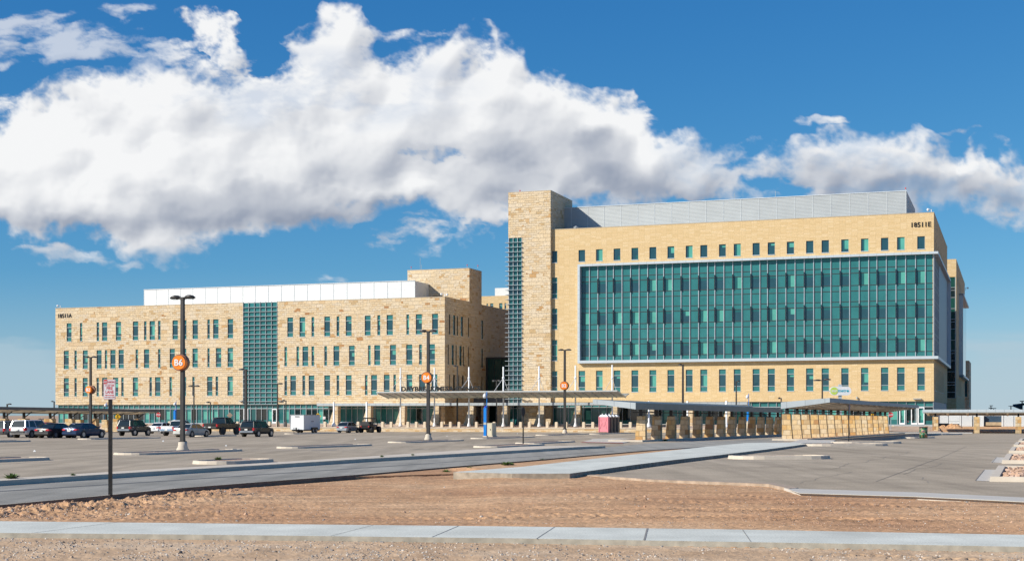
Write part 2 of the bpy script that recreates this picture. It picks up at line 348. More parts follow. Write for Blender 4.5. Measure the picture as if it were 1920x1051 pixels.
    rel = np.clip((Y - top) / np.maximum(bot - top, 20), 0, 1)
    thick = np.clip(blur(dens, 3) / 2.0, 0, 1)
    lit = .95 + np.clip(sh, -1.1, .7) * .12 + np.clip(sh2, -.8, .6) * .045 - rel ** 1.8 * .12 + (n2 - .5) * .16 - np.clip((Xw - 1180) / 200, 0, 1) * .10 - (1 - thick) * .02
    lit = lit + np.clip(blob(400, 60, 90, 70), 0, 1) * np.clip((puff - .6), -.3, .2) * .5
    for (cx, cy, rx, ry, a) in [(500, 385, 260, 38, .34), (180, 415, 240, 22, .16), (690, 305, 120, 60, .16), (900, 330, 110, 70, .22), (1010, 270, 120, 75, .20), (1130, 290, 60, 60, .34), (1250, 340, 120, 40, .16), (160, 215, 75, 32, .14), (390, 220, 60, 40, .13),
                               (1560, 320, 150, 40, .18), (1760, 360, 200, 30, .22), (480, 100, 60, 30, .1), (1080, 350, 150, 40, .12), (670, 130, 60, 60, .06)]:
        lit -= np.clip(blob(cx, cy, rx * 1.2, ry * 1.3), 0, 1) * a
    for (cx, cy, rx, ry, a) in [(275, 135, 30, 30, .2), (90, 280, 110, 80, .12), (290, 240, 70, 110, .10), (480, 290, 90, 40, .08), (760, 345, 90, 22, .14), (930, 100, 50, 40, .14), (1120, 215, 50, 30, .14), (1810, 320, 30, 22, .2), (740, 360, 100, 22, .14), (640, 60, 30, 40, .05), (300, 450, 60, 30, .1)]:
        lit += np.clip(blob(cx, cy, rx, ry), 0, 1) * a
    lit = np.clip(lit, .42, 1.02)
    ex = 2 ** -SC.view_settings.exposure
    c0 = np.array([.30, .345, .44]); c1 = np.array([.93, .935, .94])
    q = np.clip((lit - .42) / .56, 0, 1)[..., None] ** 1.15
    col = (c0 * (1 - q) + c1 * q) * ex
    hc = np.array([.44, .58, .67]) * ex
    al = np.clip(alpha, 0, 1)[..., None]; ha = np.clip(hz, 0, .8)[..., None]
    oa = al + ha * (1 - al); col = (col * al + hc * ha * (1 - al)) / np.maximum(oa, 1e-4)
    Rr = 6000.0
    dx = (X - 960) / FPX; dz = (HOR - Y) / FPX; L = np.sqrt(dx * dx + 1 + dz * dz)
    P = np.stack([dx / L * Rr, Rr / L, dz / L * Rr + CAMZ], -1)
    h_, w_ = X.shape; idx = np.arange(h_ * w_).reshape(h_, w_)
    q4 = np.stack([idx[:-1, :-1], idx[:-1, 1:], idx[1:, 1:], idx[1:, :-1]], -1).reshape(-1, 4)
    keep = oa.reshape(-1)[q4].max(1) > .004; q4 = q4[keep]
    used = np.unique(q4); mp = np.zeros(h_ * w_, np.int64); mp[used] = np.arange(len(used))
    A = np.concatenate([col, oa], -1).reshape(-1, 4)[used]
    m = bpy.data.materials.new('cloud_light'); m.use_nodes = True; t = m.node_tree; t.nodes.clear()
    o = nd(t, 'ShaderNodeOutputMaterial'); mx = nd(t, 'ShaderNodeMixShader'); tr = nd(t, 'ShaderNodeBsdfTransparent'); em = nd(t, 'ShaderNodeEmission')
    at = nd(t, 'ShaderNodeAttribute', attribute_name='col')
    t.links.new(at.outputs['Color'], em.inputs[0]); t.links.new(at.outputs['Alpha'], mx.inputs[0]); t.links.new(tr.outputs[0], mx.inputs[1]); t.links.new(em.outputs[0], mx.inputs[2]); t.links.new(mx.outputs[0], o.inputs[0])
    ob = np_mesh('sky', P.reshape(-1, 3)[used], mp[q4], m, True, A); tag(ob, kind='structure')
clouds()
# ---------------------------------------------------------------- ground materials
def groundmat(name, stops, big=0.05, mid=1.2, fine=30, bump=0.3, rough=0.9, streak=None, speck=None, fc=(.78, 1.2)):
    m, t, b = base_mat(name, stops[0][1], rough, 0, 0.2)
    tc = nd(t, 'ShaderNodeTexCoord')
    def ns(sc, det=5, vec=None):
        n = nd(t, 'ShaderNodeTexNoise'); n.inputs['Scale'].default_value = sc; n.inputs['Detail'].default_value = det; n.inputs['Roughness'].default_value = .6
        t.links.new(vec or tc.outputs['Object'], n.inputs['Vector']); return n
    a = ns(big, 6); r = ramp(t, stops); t.links.new(a.outputs[0], r.inputs[0]); c = r.outputs[0]
    b1 = ns(mid, 6); r1 = ramp(t, [(.3, (.86, .86, .86)), (.7, (1.13, 1.13, 1.13))]); t.links.new(b1.outputs[0], r1.inputs[0]); c = mixc(t, 'MULTIPLY', 1, c, r1.outputs[0])
    f = ns(fine, 3); r2 = ramp(t, [(.3, (fc[0],) * 3), (.7, (fc[1],) * 3)]); t.links.new(f.outputs[0], r2.inputs[0]); c = mixc(t, 'MULTIPLY', 1, c, r2.outputs[0])
    if streak:
        mp = nd(t, 'ShaderNodeMapping'); mp.inputs['Rotation'].default_value = (0, 0, streak[0]); mp.inputs['Scale'].default_value = (streak[1], streak[2], 1)
        t.links.new(tc.outputs['Object'], mp.inputs[0]); s = ns(1, 5, mp.outputs[0]); rs = ramp(t, [(.42, (1, 1, 1)), (.62, (streak[3],) * 3)]); t.links.new(s.outputs[0], rs.inputs[0])
        c = mixc(t, 'MULTIPLY', 1, c, rs.outputs[0])
    if speck:
        v = nd(t, 'ShaderNodeTexVoronoi'); v.inputs['Scale'].default_value = speck[0]; t.links.new(tc.outputs['Object'], v.inputs['Vector'])
        rv = ramp(t, [(0, (1, 1, 1)), (.18, (1, 1, 1)), (.26, (0, 0, 0))]); t.links.new(v.outputs['Distance'], rv.inputs[0])
        c = mixc(t, 'MIX', rv.outputs[0], c, mixc(t, 'MULTIPLY', 1, v.outputs['Color'], speck[1]))
    t.links.new(c, b.inputs['Base Color'])
    bp = nd(t, 'ShaderNodeBump'); bp.inputs['Strength'].default_value = bump; bp.inputs['Distance'].default_value = 0.015
    t.links.new(f.outputs[0], bp.inputs['Height']); t.links.new(bp.outputs[0], b.inputs['Normal'])
    MATS[name] = m; return m
LOTM = groundmat('weathered_asphalt', [(.35, (.35, .290, .215)), (.5, (.415, .345, .260)), (.65, (.455, .383, .293))], .045, .5, 16, bump=.4, streak=(R(-70), .8, .06, .80))
ROADM = groundmat('grey_road_surface', [(.35, (.285, .275, .245)), (.5, (.33, .315, .28)), (.65, (.36, .345, .305))], .05, .4, 22, streak=(R(-70.7), 1.1, .03, .82))
DIRTM = groundmat('reddish_desert_dirt', [(.38, (.48, .27, .145)), (.5, (.57, .34, .185)), (.62, (.63, .405, .235))], .11, 1.3, 11, bump=.9, streak=(R(2), .12, 1.5, .80), fc=(.62, 1.32))
GRAVD = groundmat('gravelly_dirt', [(.38, (.46, .31, .19)), (.5, (.54, .375, .235)), (.62, (.58, .43, .29))], .5, 2.5, 26, bump=.8)
FARM = groundmat('far_desert_ground', [(.38, (.38, .25, .16)), (.5, (.45, .31, .21)), (.62, (.48, .35, .25))], .01, .2, 3)
TERRM = groundmat('terrace_paving', [(.38, (.40, .30, .23)), (.5, (.50, .38, .30)), (.62, (.55, .43, .34))], .06, .6, 3)
PATHM = groundmat('smooth_concrete_path', [(.35, (.545, .55, .495)), (.5, (.60, .61, .55)), (.65, (.635, .645, .58))], .15, .8, 30, bump=.15, streak=(R(20), .8, .1, .93))
ISLD = groundmat('island_gravel', [(.38, (.36, .22, .14)), (.5, (.45, .29, .20)), (.62, (.50, .36, .26))], .6, 4, 9, bump=1.0)

# ---------------------------------------------------------------- ground sheets
def clip(poly, y, keep_above):
    out = []; n = len(poly)
    for i in range(n):
        a = poly[i]; b = poly[(i + 1) % n]
        ia = (a[1] >= y) == keep_above or a[1] == y; ib = (b[1] >= y) == keep_above or b[1] == y
        if ia: out.append(a)
        if ia != ib and a[1] != b[1]:
            t = (y - a[1]) / (b[1] - a[1]); out.append((a[0] + t * (b[0] - a[0]), y))
    return out
def sheet(name, pts, dz, mat, skirt=0.0, parent=None, struct=True):
    """flat polygon that follows the gentle fall of the ground; skirt = visible depth of its edge"""
    P = [(p[0], p[1]) for p in pts]; mb = MB()
    for lo, hi in ((-1e6, 60), (60, 235), (235, 1e6)):
        q = P
        if lo > -1e5: q = clip(q, lo, True)
        if hi < 1e5 and q: q = clip(q, hi, False)
        if len(q) > 2: mb.quad(*[(x, y, gz(y) + dz) for x, y in q])
    if skirt:
        n = len(P)
        for i in range(n):
            a, b = P[i], P[(i + 1) % n]
            mb.quad((a[0], a[1], gz(a[1]) + dz), (b[0], b[1], gz(b[1]) + dz), (b[0], b[1], gz(b[1]) + dz - skirt), (a[0], a[1], gz(a[1]) + dz - skirt))
    o = obj(name, mb, mat, parent)
    if struct: tag(o, kind='structure')
    return o
def pl(lst, dz=0.0): return [G(x, y, dz) for x, y in lst]
sheet('ground', [(-5000, -300), (5000, -300), (5000, 9000), (-5000, 9000)], -0.30, FARM)
road_near = [(-420, 968), (0, 945.8), (182, 929.4), (333, 914.6), (500, 901.8), (662, 889.8), (845, 874.2), (980, 863.5), (1090, 853.9), (1220, 843), (1366, 834)]
path_top = [(850, 884), (980, 874), (1090, 861.7), (1220, 847.7), (1350, 833.9), (1400, 829.5), (1480, 828.5)]
path_right = [(1518, 831), (1456, 839.4), (1350, 852), (1195, 869.8), (1068, 887)]
lot_front = [(1116, 890), (1220, 898), (1350, 903), (1450, 906), (1497, 924.5), (1717, 931), (1920, 941), (2400, 966)]
lot = pl(road_near) + pl([(1470, 829)]) + pl([(1519, 832)]) + pl([(1456, 842.5), (1350, 858.6), (1220, 875.5)]) + pl(lot_front)
far = L2W(120, 203), L2W(-230, 203)
sheet('parking_lot', lot + [Vector((120, 60, 0)), far[0], far[1], Vector((-150, 60, 0)), Vector((-60, 36, 0))], 0, LOTM)
# the strip of bare dirt between the lane and the path, and the path wedge ground
sheet('dirt_strip', pl(road_near[5:-1]) + pl([(1366, 834.6)]) + pl([(1480, 829), (1350, 845), (1116, 889), (1000, 889), (870, 884.5)]), -0.05, DIRTM, 0.2)
med_near = [(-420, 928), (0, 900.3), (250, 885), (500, 870.5), (740, 856.2), (960, 844), (1090, 836.8), (1135, 835)]
med_base = [(-420, 940), (0, 909.9), (250, 893.5), (500, 878.1), (740, 862.2), (960, 848.8), (1090, 840.5), (1145, 837.2)]
sheet('road', pl(road_near[:-1]) + pl([(1362, 834.4), (1470, 826.5), (1460, 821), (1210, 831), (1145, 837)]) + pl(list(reversed(med_base[:-1]))), 0.004, ROADM, 0.16)
sheet('road_seam', pl([(-100, 926), (333, 899), (760, 871), (1150, 845), (1150, 845.6), (760, 871.8), (333, 900.2), (-100, 927.6)]), 0.008, plain('seam_tar', (.12, .12, .12), .9))
med_far = [(1110, 834), (980, 836.3), (860, 843.5), (740, 851.5), (600, 860.6), (500, 866.7), (250, 881), (0, 896.6), (-420, 923)]
sheet('pavement', [G(x, y, .15) for x, y in med_near] + [G(x, y, .15) for x, y in med_far], .15, CONC, .16)
PW = [G(x, y, .13) for x, y in path_top] + [G(x, y, .13) for x, y in path_right] + [G(960, 887, .13), G(905, 885.5, .13)]
SKN = plain('rough_concrete_edge', (.36, .33, .27), .95, var=.2, scale=5, bump=.6)
sheet('path', PW, .13, PATHM)
sheet('path_edge', PW, .128, plain('weathered_slab_edge', (.33, .28, .22), .95, var=.3, scale=4, bump=.6), .24)
SKD = plain('soil_stained_kerb', (.22, .145, .10), .9, var=.2, bump=.3)
# soil-stained edge of the road slab
def strip_obj(name, a, b, mat, dza, dzb):
    mb = MB()
    for i in range(len(a) - 1):
        mb.quad(a[i], a[i + 1], b[i + 1], b[i])
    o = obj(name, mb, mat); tag(o, kind='structure'); return o
ra = pl(road_near[:-1]); n_ = U * 0.05
strip_obj('road_edge', [p + n_ + Vector((0, 0, -.004)) for p in ra], [p + n_ * 1.3 + Vector((0, 0, -.26)) for p in ra], SKD, 0, 0)
strip_obj('road_kerb', [p + Vector((0, 0, .006)) for p in ra], [p + n_ + Vector((0, 0, .006)) for p in ra], CONC, 0, 0)
# concrete gutters
sheet('gutter', pl([(1470, 914.6), (1519, 916.8), (1717, 922.8), (1920, 932.5), (2400, 956), (2400, 965), (1920, 940.5), (1717, 930.6), (1500, 924.2)]), .012, SIDEW, .2)
sheet('gutter', pl([(1068, 888.5), (1116, 890), (1220, 897.4), (1350, 902.2), (1450, 905.4), (1497, 914.8), (1480, 916.5), (1440, 907.6), (1350, 904.2), (1220, 899.2), (1116, 891.6), (1060, 889.6)]), .02, plain('dusty_kerb', (.36, .28, .21), .9, var=.3), .2)
sheet('gutter', pl([(1829, 900.5), (1858, 902), (1872, 880), (1846, 880)]), .008, SIDEW)
sheet('gutter', pl([(1858, 866), (1882, 868), (1888, 857), (1868, 856.5)]), .008, SIDEW)
def crack(pts, w):
    P_ = [G(x, y) for x, y in pts]; rr = random.Random(int(pts[0][0])); Q = [P_[0]]
    for p, q in zip(P_, P_[1:]):
        for k in range(1, 7): r_ = p.lerp(q, k / 6); r_.x += rr.uniform(-.12, .12) * (p - q).length / 4; Q.append(r_)
    mb = MB()
    for p, q in zip(Q, Q[1:]):
        s = (q - p).cross(Vector((0, 0, 1))).normalized() * w; mb.quad(*[v + Vector((0, 0, gz(v.y) - v.z + .006)) for v in (p - s, p + s, q + s, q - s)])
    tag(obj('pavement_crack', mb, plain('crack_filler', (.27, .235, .19), .95)), kind='structure')
crack([(1560, 878), (1600, 868), (1660, 858), (1700, 846)], .02); crack([(1330, 880), (1420, 876), (1500, 870), (1560, 866)], .018); crack([(1740, 905), (1700, 885), (1760, 868)], .015)
crack([(-60, 875), (60, 866), (160, 862)], .03); crack([(300, 833), (420, 829), (520, 828)], .03); crack([(560, 850), (700, 841), (820, 836)], .025); crack([(1500, 905), (1560, 890), (1600, 884)], .012)
GUT = plain('gutter_joint', (.17, .15, .13), .9)
sheet('pavement_crack', pl([(1642, 902), (1680, 888), (1720, 873), (1762, 858), (1812, 836), (1812.4, 836.1), (1762.4, 858.2), (1720.5, 873.3), (1680.6, 888.3), (1642.7, 902.2)]), .006, GUT)
sheet('pavement_crack', pl([(1828, 900.6), (1845, 880.4), (1846.5, 880.5), (1830, 900.8)]), .012, GUT)
sheet('pavement_crack', pl([(1859, 867), (1868, 857), (1869, 857), (1860.4, 867)]), .012, GUT)

# front pavement (near the camera)
swf = [(-420, 972.5), (0, 976), (250, 978.6), (480, 981), (960, 985.8), (1420, 992.2), (1700, 997.5), (1920, 1001.5), (2400, 1012)]
swn = [(-420, 993), (0, 998), (250, 1000), (480, 1002.5), (960, 1008), (1420, 1015.5), (1700, 1020), (1920, 1024), (2400, 1036)]
SWZ = 0.0
SF = [G(x, y, SWZ) for x, y in swf]; SNr = [G(x, y, SWZ) for x, y in swn]
sheet('pavement', SF + list(reversed(SNr)), SWZ, PATHM, .0)
SKN = plain('rough_concrete_edge', (.36, .33, .27), .95, var=.2, scale=5, bump=.6)
strip_obj('pavement_edge', [p + Vector((0, 0, 0)) for p in SNr], [p + Vector((0, -.02, -.2)) for p in SNr], SKN, 0, 0)
JT = plain('joint_dark', (.22, .21, .20), .95)
for (xa, ya, xb, yb, wd) in [(225, 977.5, 60, 998.5, .008), (860, 985, 810, 1006, .008), (1040, 987, 1006, 1009, .007), (1214, 989.5, 1208, 1012, .016), (1392, 992, 1408, 1015, .006), (700, 983.5, 620, 1004, .006)]:
    a, b = G(xa, ya, SWZ), G(xb, yb, SWZ); s = (b - a).cross(Vector((0, 0, 1))).normalized() * wd
    sheet('pavement_joint', [a - s, a + s, b + s, b - s], SWZ + .004, JT)

# ---------------------------------------------------------------- dirt field with real relief
def dirt():
    pxs = np.arange(-420, 2400, 3.0)
    bx = [p[0] for p in road_near[:7]] + [870, 905, 960, 1060, 1116, 1220, 1350, 1450, 1497, 1717, 1920, 2400]
    by = [p[1] + 7.5 for p in road_near[:7]] + [885, 889.5, 890.5, 892, 893, 900.5, 905, 909, 924.4, 931, 941, 966]
    far_py = np.interp(pxs, bx, by)
    rows = 330
    near_py = 1130.0
    Zb = -0.10
    s = np.linspace(0, 1, rows)[:, None]
    PY = far_py[None] + (near_py - far_py[None]) * s
    Yd = (CAMZ - Zb) / ((PY - HOR) / FPX); Xd = (pxs[None] - 960) / FPX * Yd
    swf_y = np.interp(pxs, [p[0] for p in swf], [q.y for q in SF])[None]; swn_y = np.interp(pxs, [p[0] for p in swn], [q.y for q in SNr])[None]
    z = np.full(Yd.shape, Zb)
    # beyond the pavement
    tb = np.clip((Yd - swf_y) / 3.0, 0, 1)
    z = np.where(Yd > swf_y - .05, -.035 - .075 * tb, z)
    z = np.where((Yd <= swf_y - .05) & (Yd >= swn_y + .03), -.15, z)
    z = np.where(Yd < swn_y + .03, -.085, z)
    right = np.clip((pxs[None] - 860) / 80, 0, 1) * np.clip((Yd - (swf_y + 1)) / 4, 0, 1)
    z = z + right * .055 * (Yd > swf_y)
    beyond = Yd > swf_y - .02
    a = fnoise(Xd * .9, Yd * .9, 31, 5) - .5; c = fnoise(Xd * 5, Yd * 5, 32, 4, .6) - .5; e = fnoise(Xd * 16, Yd * 16, 33, 3, .6) - .5
    near_sw = np.clip(np.minimum(np.abs(Yd - swf_y), np.abs(Yd - swn_y)) / .5, .12, 1)
    lump = np.clip((620 - pxs[None]) / 400, 0, 1) * np.clip((Yd - swf_y - .8) / 1.5, 0, 1) * beyond
    z = z + (a * .06 + c * (.026 + .09 * lump) + e * (.018 + .05 * lump)) * near_sw
    berm = np.exp(-((PY - far_py[None] - 10) / 9.0) ** 2) * np.clip((560 - pxs[None]) / 200, 0, 1)
    z = z + berm * (.045 + c * .18)
    lip = np.clip((PY - far_py[None]) / 3, 0, 1); z = z * lip + (1 - lip) * np.interp(pxs, [800, 880, 1090, 1130], [-.13, .05, .06, -.05])[None]
    pr = np.clip((pxs[None] - 800) / 80, 0, 1) * np.clip((1150 - pxs[None]) / 50, 0, 1) * np.clip(1 - (PY - far_py[None]) / 16, 0, 1); z = z + pr * .05
    # tyre tracks: rows of lug prints
    def track(z, x0, y0, x1, y1, wdt, depth, sp=.16):
        dx, dy = x1 - x0, y1 - y0; L = math.hypot(dx, dy); ux, uy = dx / L, dy / L
        al = (Xd - x0) * ux + (Yd - y0) * uy; ac = -(Xd - x0) * uy + (Yd - y0) * ux
        ac = ac + .25 * np.sin(al / 4.0)
        inn = (np.abs(ac) < wdt) * np.clip(al / 2, 0, 1) * np.clip((L - al) / 2, 0, 1) * (np.abs(ac) < wdt)
        lug = np.clip(np.sin(2 * math.pi * (al + .7 * np.abs(ac)) / sp) * 2.2, -.6, 1.0)
        fade = np.clip(fnoise(al * .30, ac * 1.2, 44, 3) * 3.2 - 1.1, 0, 1)
        return z - inn * (lug * depth + depth * .25) * fade
    for i, (p0, p1) in enumerate([((940, 965), (1980, 978)), ((860, 955), (1700, 958)), ((1180, 942), (1700, 948)), ((1020, 930), (1450, 950)), ((1300, 925), (1980, 972)), ((760, 970), (1500, 968)), ((300, 960), (1200, 975))]):
        A, B = G(*p0, -.1), G(*p1, -.1); z = track(z, A.x, A.y, B.x, B.y, .6 if i in (0, 1, 3) else .35, .022 if i < 5 else .014, .30)
    for (p0, p1) in [((1400, 1024), (2000, 1036)), ((1180, 1022), (1900, 1032)), ((1500, 1040), (2100, 1052))]:
        A, B = G(*p0, -.1), G(*p1, -.1); z = track(z, A.x, A.y, B.x, B.y, .12, .03, .22)
    P = np.stack([Xd, Yd, z], -1); h_, w_ = Xd.shape; idx = np.arange(h_ * w_).reshape(h_, w_)
    q = np.stack([idx[:-1, :-1], idx[1:, :-1], idx[1:, 1:], idx[:-1, 1:]], -1).reshape(-1, 4)
    gv = (Yd < swn_y)[:-1, :-1].reshape(-1)
    def sub(sel, name, mat):
        qq = q[sel]; us = np.unique(qq); mp = np.zeros(h_ * w_, np.int64); mp[us] = np.arange(len(us))
        tag(np_mesh(name, P.reshape(-1, 3)[us], mp[qq], mat), kind='structure')
    sub(~gv, 'dirt_ground', DIRTM); sub(gv, 'gravel_verge', GRAVD)
    return pxs, Yd, z, far_py
_pxs, _Yd, _z, _far = dirt()
def dirt_z(x, y):
    px = 960 + FPX * x / y; j = int(min(max((px + 420) / 3, 0), len(_pxs) - 1)); col = _Yd[:, j]
    return float(np.interp(-y, -col, _z[:, j]))

# loose stones and clods: far too many to count
def stones(name, spec, mats, label=None):
    rs = random.Random(hash(name) & 255 if False else 11 + len(name)); mb = MB()
    for (x, y, z, r, mi) in spec:
        i = len(mb.v); n = 5; ang = rs.random() * 6.28
        fl = rs.uniform(.5, .9)
        for k in range(n):
            aa = ang + 6.283 * k / n; rr = r * rs.uniform(.75, 1.2); mb.v.append((x + rr * math.cos(aa), y + rr * math.sin(aa), z - r * .1))
        for k in range(3):
            aa = ang + .5 + 6.283 * k / 3; rr = r * rs.uniform(.3, .7); mb.v.append((x + rr * math.cos(aa), y + rr * math.sin(aa), z + r * fl * rs.uniform(.7, 1.1)))
        mb.f += [(i + 5, i + 6, i + 7), (i, i + 1, i + 5), (i + 1, i + 2, i + 6, i + 5), (i + 2, i + 3, i + 6), (i + 3, i + 4, i + 7, i + 6), (i + 4, i, i + 5, i + 7)]; mb.m += [mi] * 6
    return tag(obj(name, mb, mats), kind='stuff')
SM = [plain('stone_buff', (.42, .31, .22), .95, var=.2), plain('stone_grey', (.28, .26, .24), .95, var=.3), plain('stone_pale', (.58, .52, .45), .95, var=.15), plain('stone_dark', (.10, .09, .085), .95, var=.3)]
CM = [plain('clod_brown', (.38, .22, .135), .95, var=.2), plain('clod_tan', (.47, .30, .20), .95, var=.2), SM[1], SM[2]]
sp = []; rnd = random.Random(5)
cl = fnoise(np.arange(0, 400)[:, None] / 14.0, np.arange(0, 60)[None] / 8.0, 77, 3)
for _ in range(26000):
    px = rnd.uniform(-250, 2150); py = 1000 + (rnd.random() ** .9) * 100
    j = np.interp(px, [p[0] for p in swn], [p[1] for p in swn]) + 6
    if py < j: continue
    dens = cl[int((px + 260) / 6.2) % 400, int((py - 995) / 2) % 60]
    if rnd.random() > max(.12, (dens - .40) * 5): continue
    p = G(px, py, -.085); r = .006 + .020 * rnd.random() ** 2.5 + (.02 if rnd.random() < .01 else 0)
    sp.append((p.x, p.y, dirt_z(p.x, p.y), r, rnd.choices([0, 1, 2, 3], [4, 4, 3, 1])[0]))
tag(stones('gravel', sp, SM), 'scattered grey and pale pebbles on the sandy verge in front of the pavement', 'gravel')
sp = []
for _ in range(30000):
    px = rnd.uniform(-250, 2150); fp = float(np.interp(px, _pxs, _far)); lim = float(np.interp(px, [p[0] for p in swf], [p[1] for p in swf])) - 1
    py = rnd.uniform(fp + 1, lim)
    wgt = .35 + .65 * max(0, min(1, (640 - px) / 350)) * max(0, 1 - (py - fp) / 46)
    if rnd.random() > wgt * .9: continue
    p = G(px, py, -.1); big = rnd.random() < .03 * wgt
    r = .010 + .024 * rnd.random() ** 2 * wgt + (.04 * rnd.random() if big else 0)
    sp.append((p.x, p.y, dirt_z(p.x, p.y), r, rnd.choices([0, 1, 2, 3], [5, 5, 1.6, 1])[0]))
tag(stones('dirt_clods', sp, CM), 'loose earth clods and small stones strewn over the bare dirt field', 'clods')

# weeds
def weed(px, py, size, label, dz=.0):
    p = G(px, py, dz); mb = MB(); rr = random.Random(int(px))
    for _ in range(int(150)):
        a = rr.random() * 6.283; l = size * rr.uniform(.3, 1); el = rr.uniform(.15, 1.2)
        q = Vector((math.cos(a) * math.cos(el), math.sin(a) * math.cos(el), math.sin(el) * .75)) * l; s = Vector((-math.sin(a), math.cos(a), .3)) * size * .07
        b = Vector((math.cos(a), math.sin(a), 0)) * size * .15 * rr.random()
        mb.quad(b + s * .3, b + q * .55 + s, b + q, b + q * .55 - s)
    o = obj('weed', mb, GREENL); o.location = p
    return tag(o, label, 'weed', 'weeds along the kerbs and paths')
weed(22, 896.5, .30, 'bright green weed tuft on the kerb at the far left of the photo', .15)
weed(137, 890.5, .12, 'tiny weed on the long kerb left of the fire lane sign', .15)
weed(409, 861.5, .25, 'green weed tuft in the gravel island right of the big lamp post', .15)
weed(716, 856, .14, 'left one of two small weeds on the long kerb below the middle lamp post', .15)
weed(774, 853, .14, 'right one of two small weeds on the long kerb below the middle lamp post', .15)
weed(836, 885.5, .22, 'green weed at the left tip of the concrete path', -.08)
weed(949, 871.5, .30, 'larger green weed on the dirt strip above the path tip', -.04)
weed(959, 871.2, .20, 'small weed touching the larger weed above the path tip', -.04)
weed(880, 878.5, .16, 'small weed on the dirt strip left of the larger weed', -.04)
weed(1016, 862, .16, 'low weed on the dirt strip farther up the path', -.04)
weed(1247, 826, .30, 'weed at the foot of the second shaded stone pier', .0)

# litter
def litter(px, py, s, label, dz=0.0):
    p = G(px, py, dz); mb = MB(); rr = random.Random(int(px * 3))
    b = [Vector((rr.uniform(-1, 1) * s, rr.uniform(-.6, .6) * s, rr.uniform(0, .2) * s)) for _ in range(2)]
    mb.hexa([(-s, -s * .6, 0), (s, -s * .5, 0), (s * .8, s * .6, 0), (-s * .9, s * .4, 0)], [(-s * .5, -s * .3, s * .9), (s * .4, -s * .3, s * 1.3), (s * .5, s * .3, s * .8), (-s * .3, s * .3, s)])
    o = obj('litter', mb, WHITE); o.location = p; tag(o, label, 'litter', 'scraps of litter on the ground')
litter(65, 846, 0.077, 'upright white scrap on the asphalt at far left'); litter(306, 827, 0.088, 'flat white scrap on the asphalt left of the big lamp post')
litter(424, 835.5, 0.072, 'white scrap behind the gravel island of the big lamp post'); litter(666, 823.5, 0.072, 'white scrap on asphalt below the silver hatchback')
litter(838, 817, 0.055, 'white scrap on asphalt right of the middle lamp post'); litter(970, 812.5, 0.066, 'white scrap on asphalt right of the beige cabinet')
litter(1049, 943, 0.019, 'flat white scrap on the dirt in mid field', -.1); litter(1216, 911, 0.017, 'small white scrap on the dirt near the lot edge', -.1)
# ================================================================ buildings
FY = 212.0
ROT = -TH
def bld(name, lx, ly, label, cat, z=0):
    return empty(name, L2W(lx, ly, z), ROT, label, cat), (lx, ly, z)
def fpos(ly): return lambda a, z, d=0: (a, ly + d, z)
def spos(lx): return lambda a, z, d=0: (lx - d, a, z)
def wall_grid(mb, pos, a0, a1, z0, z1, holes, depth=.17, m=0):
    xs = sorted(set([a0, a1] + [h[0] for h in holes] + [h[1] for h in holes])); zs = sorted(set([z0, z1] + [h[2] for h in holes] + [h[3] for h in holes]))
    xs = [x for x in xs if a0 <= x <= a1]; zs = [z for z in zs if z0 <= z <= z1]
    for j in range(len(zs) - 1):
        cz = (zs[j] + zs[j + 1]) / 2; run = None
        for i in range(len(xs) - 1):
            cx = (xs[i] + xs[i + 1]) / 2
            inh = any(h[0] < cx < h[1] and h[2] < cz < h[3] for h in holes)
            if not inh and run is None: run = xs[i]
            if inh and run is not None:
                mb.quad(pos(run, zs[j]), pos(xs[i], zs[j]), pos(xs[i], zs[j + 1]), pos(run, zs[j + 1]), m=m); run = None
        if run is not None: mb.quad(pos(run, zs[j]), pos(xs[-1], zs[j]), pos(xs[-1], zs[j + 1]), pos(run, zs[j + 1]), m=m)
    for (x0, x1, y0, y1) in holes:
        for (p, q) in (((x0, y0), (x1, y0)), ((x1, y0), (x1, y1)), ((x1, y1), (x0, y1)), ((x0, y1), (x0, y0))):
            mb.quad(pos(*p), pos(*q), pos(*q, depth), pos(*p, depth), m=m)
WM = [TEAL, DARKG, BLIND, DIMG]
def bar(mb, pos, a0, a1, z0, z1, d0, d1, m=0):
    """box on a facade: d0 < d1 inward depths"""
    b = [pos(a0, z0, d0), pos(a1, z0, d0), pos(a1, z0, d1), pos(a0, z0, d1)]; t = [pos(a0, z1, d0), pos(a1, z1, d0), pos(a1, z1, d1), pos(a0, z1, d1)]
    mb.hexa(b, t, m)
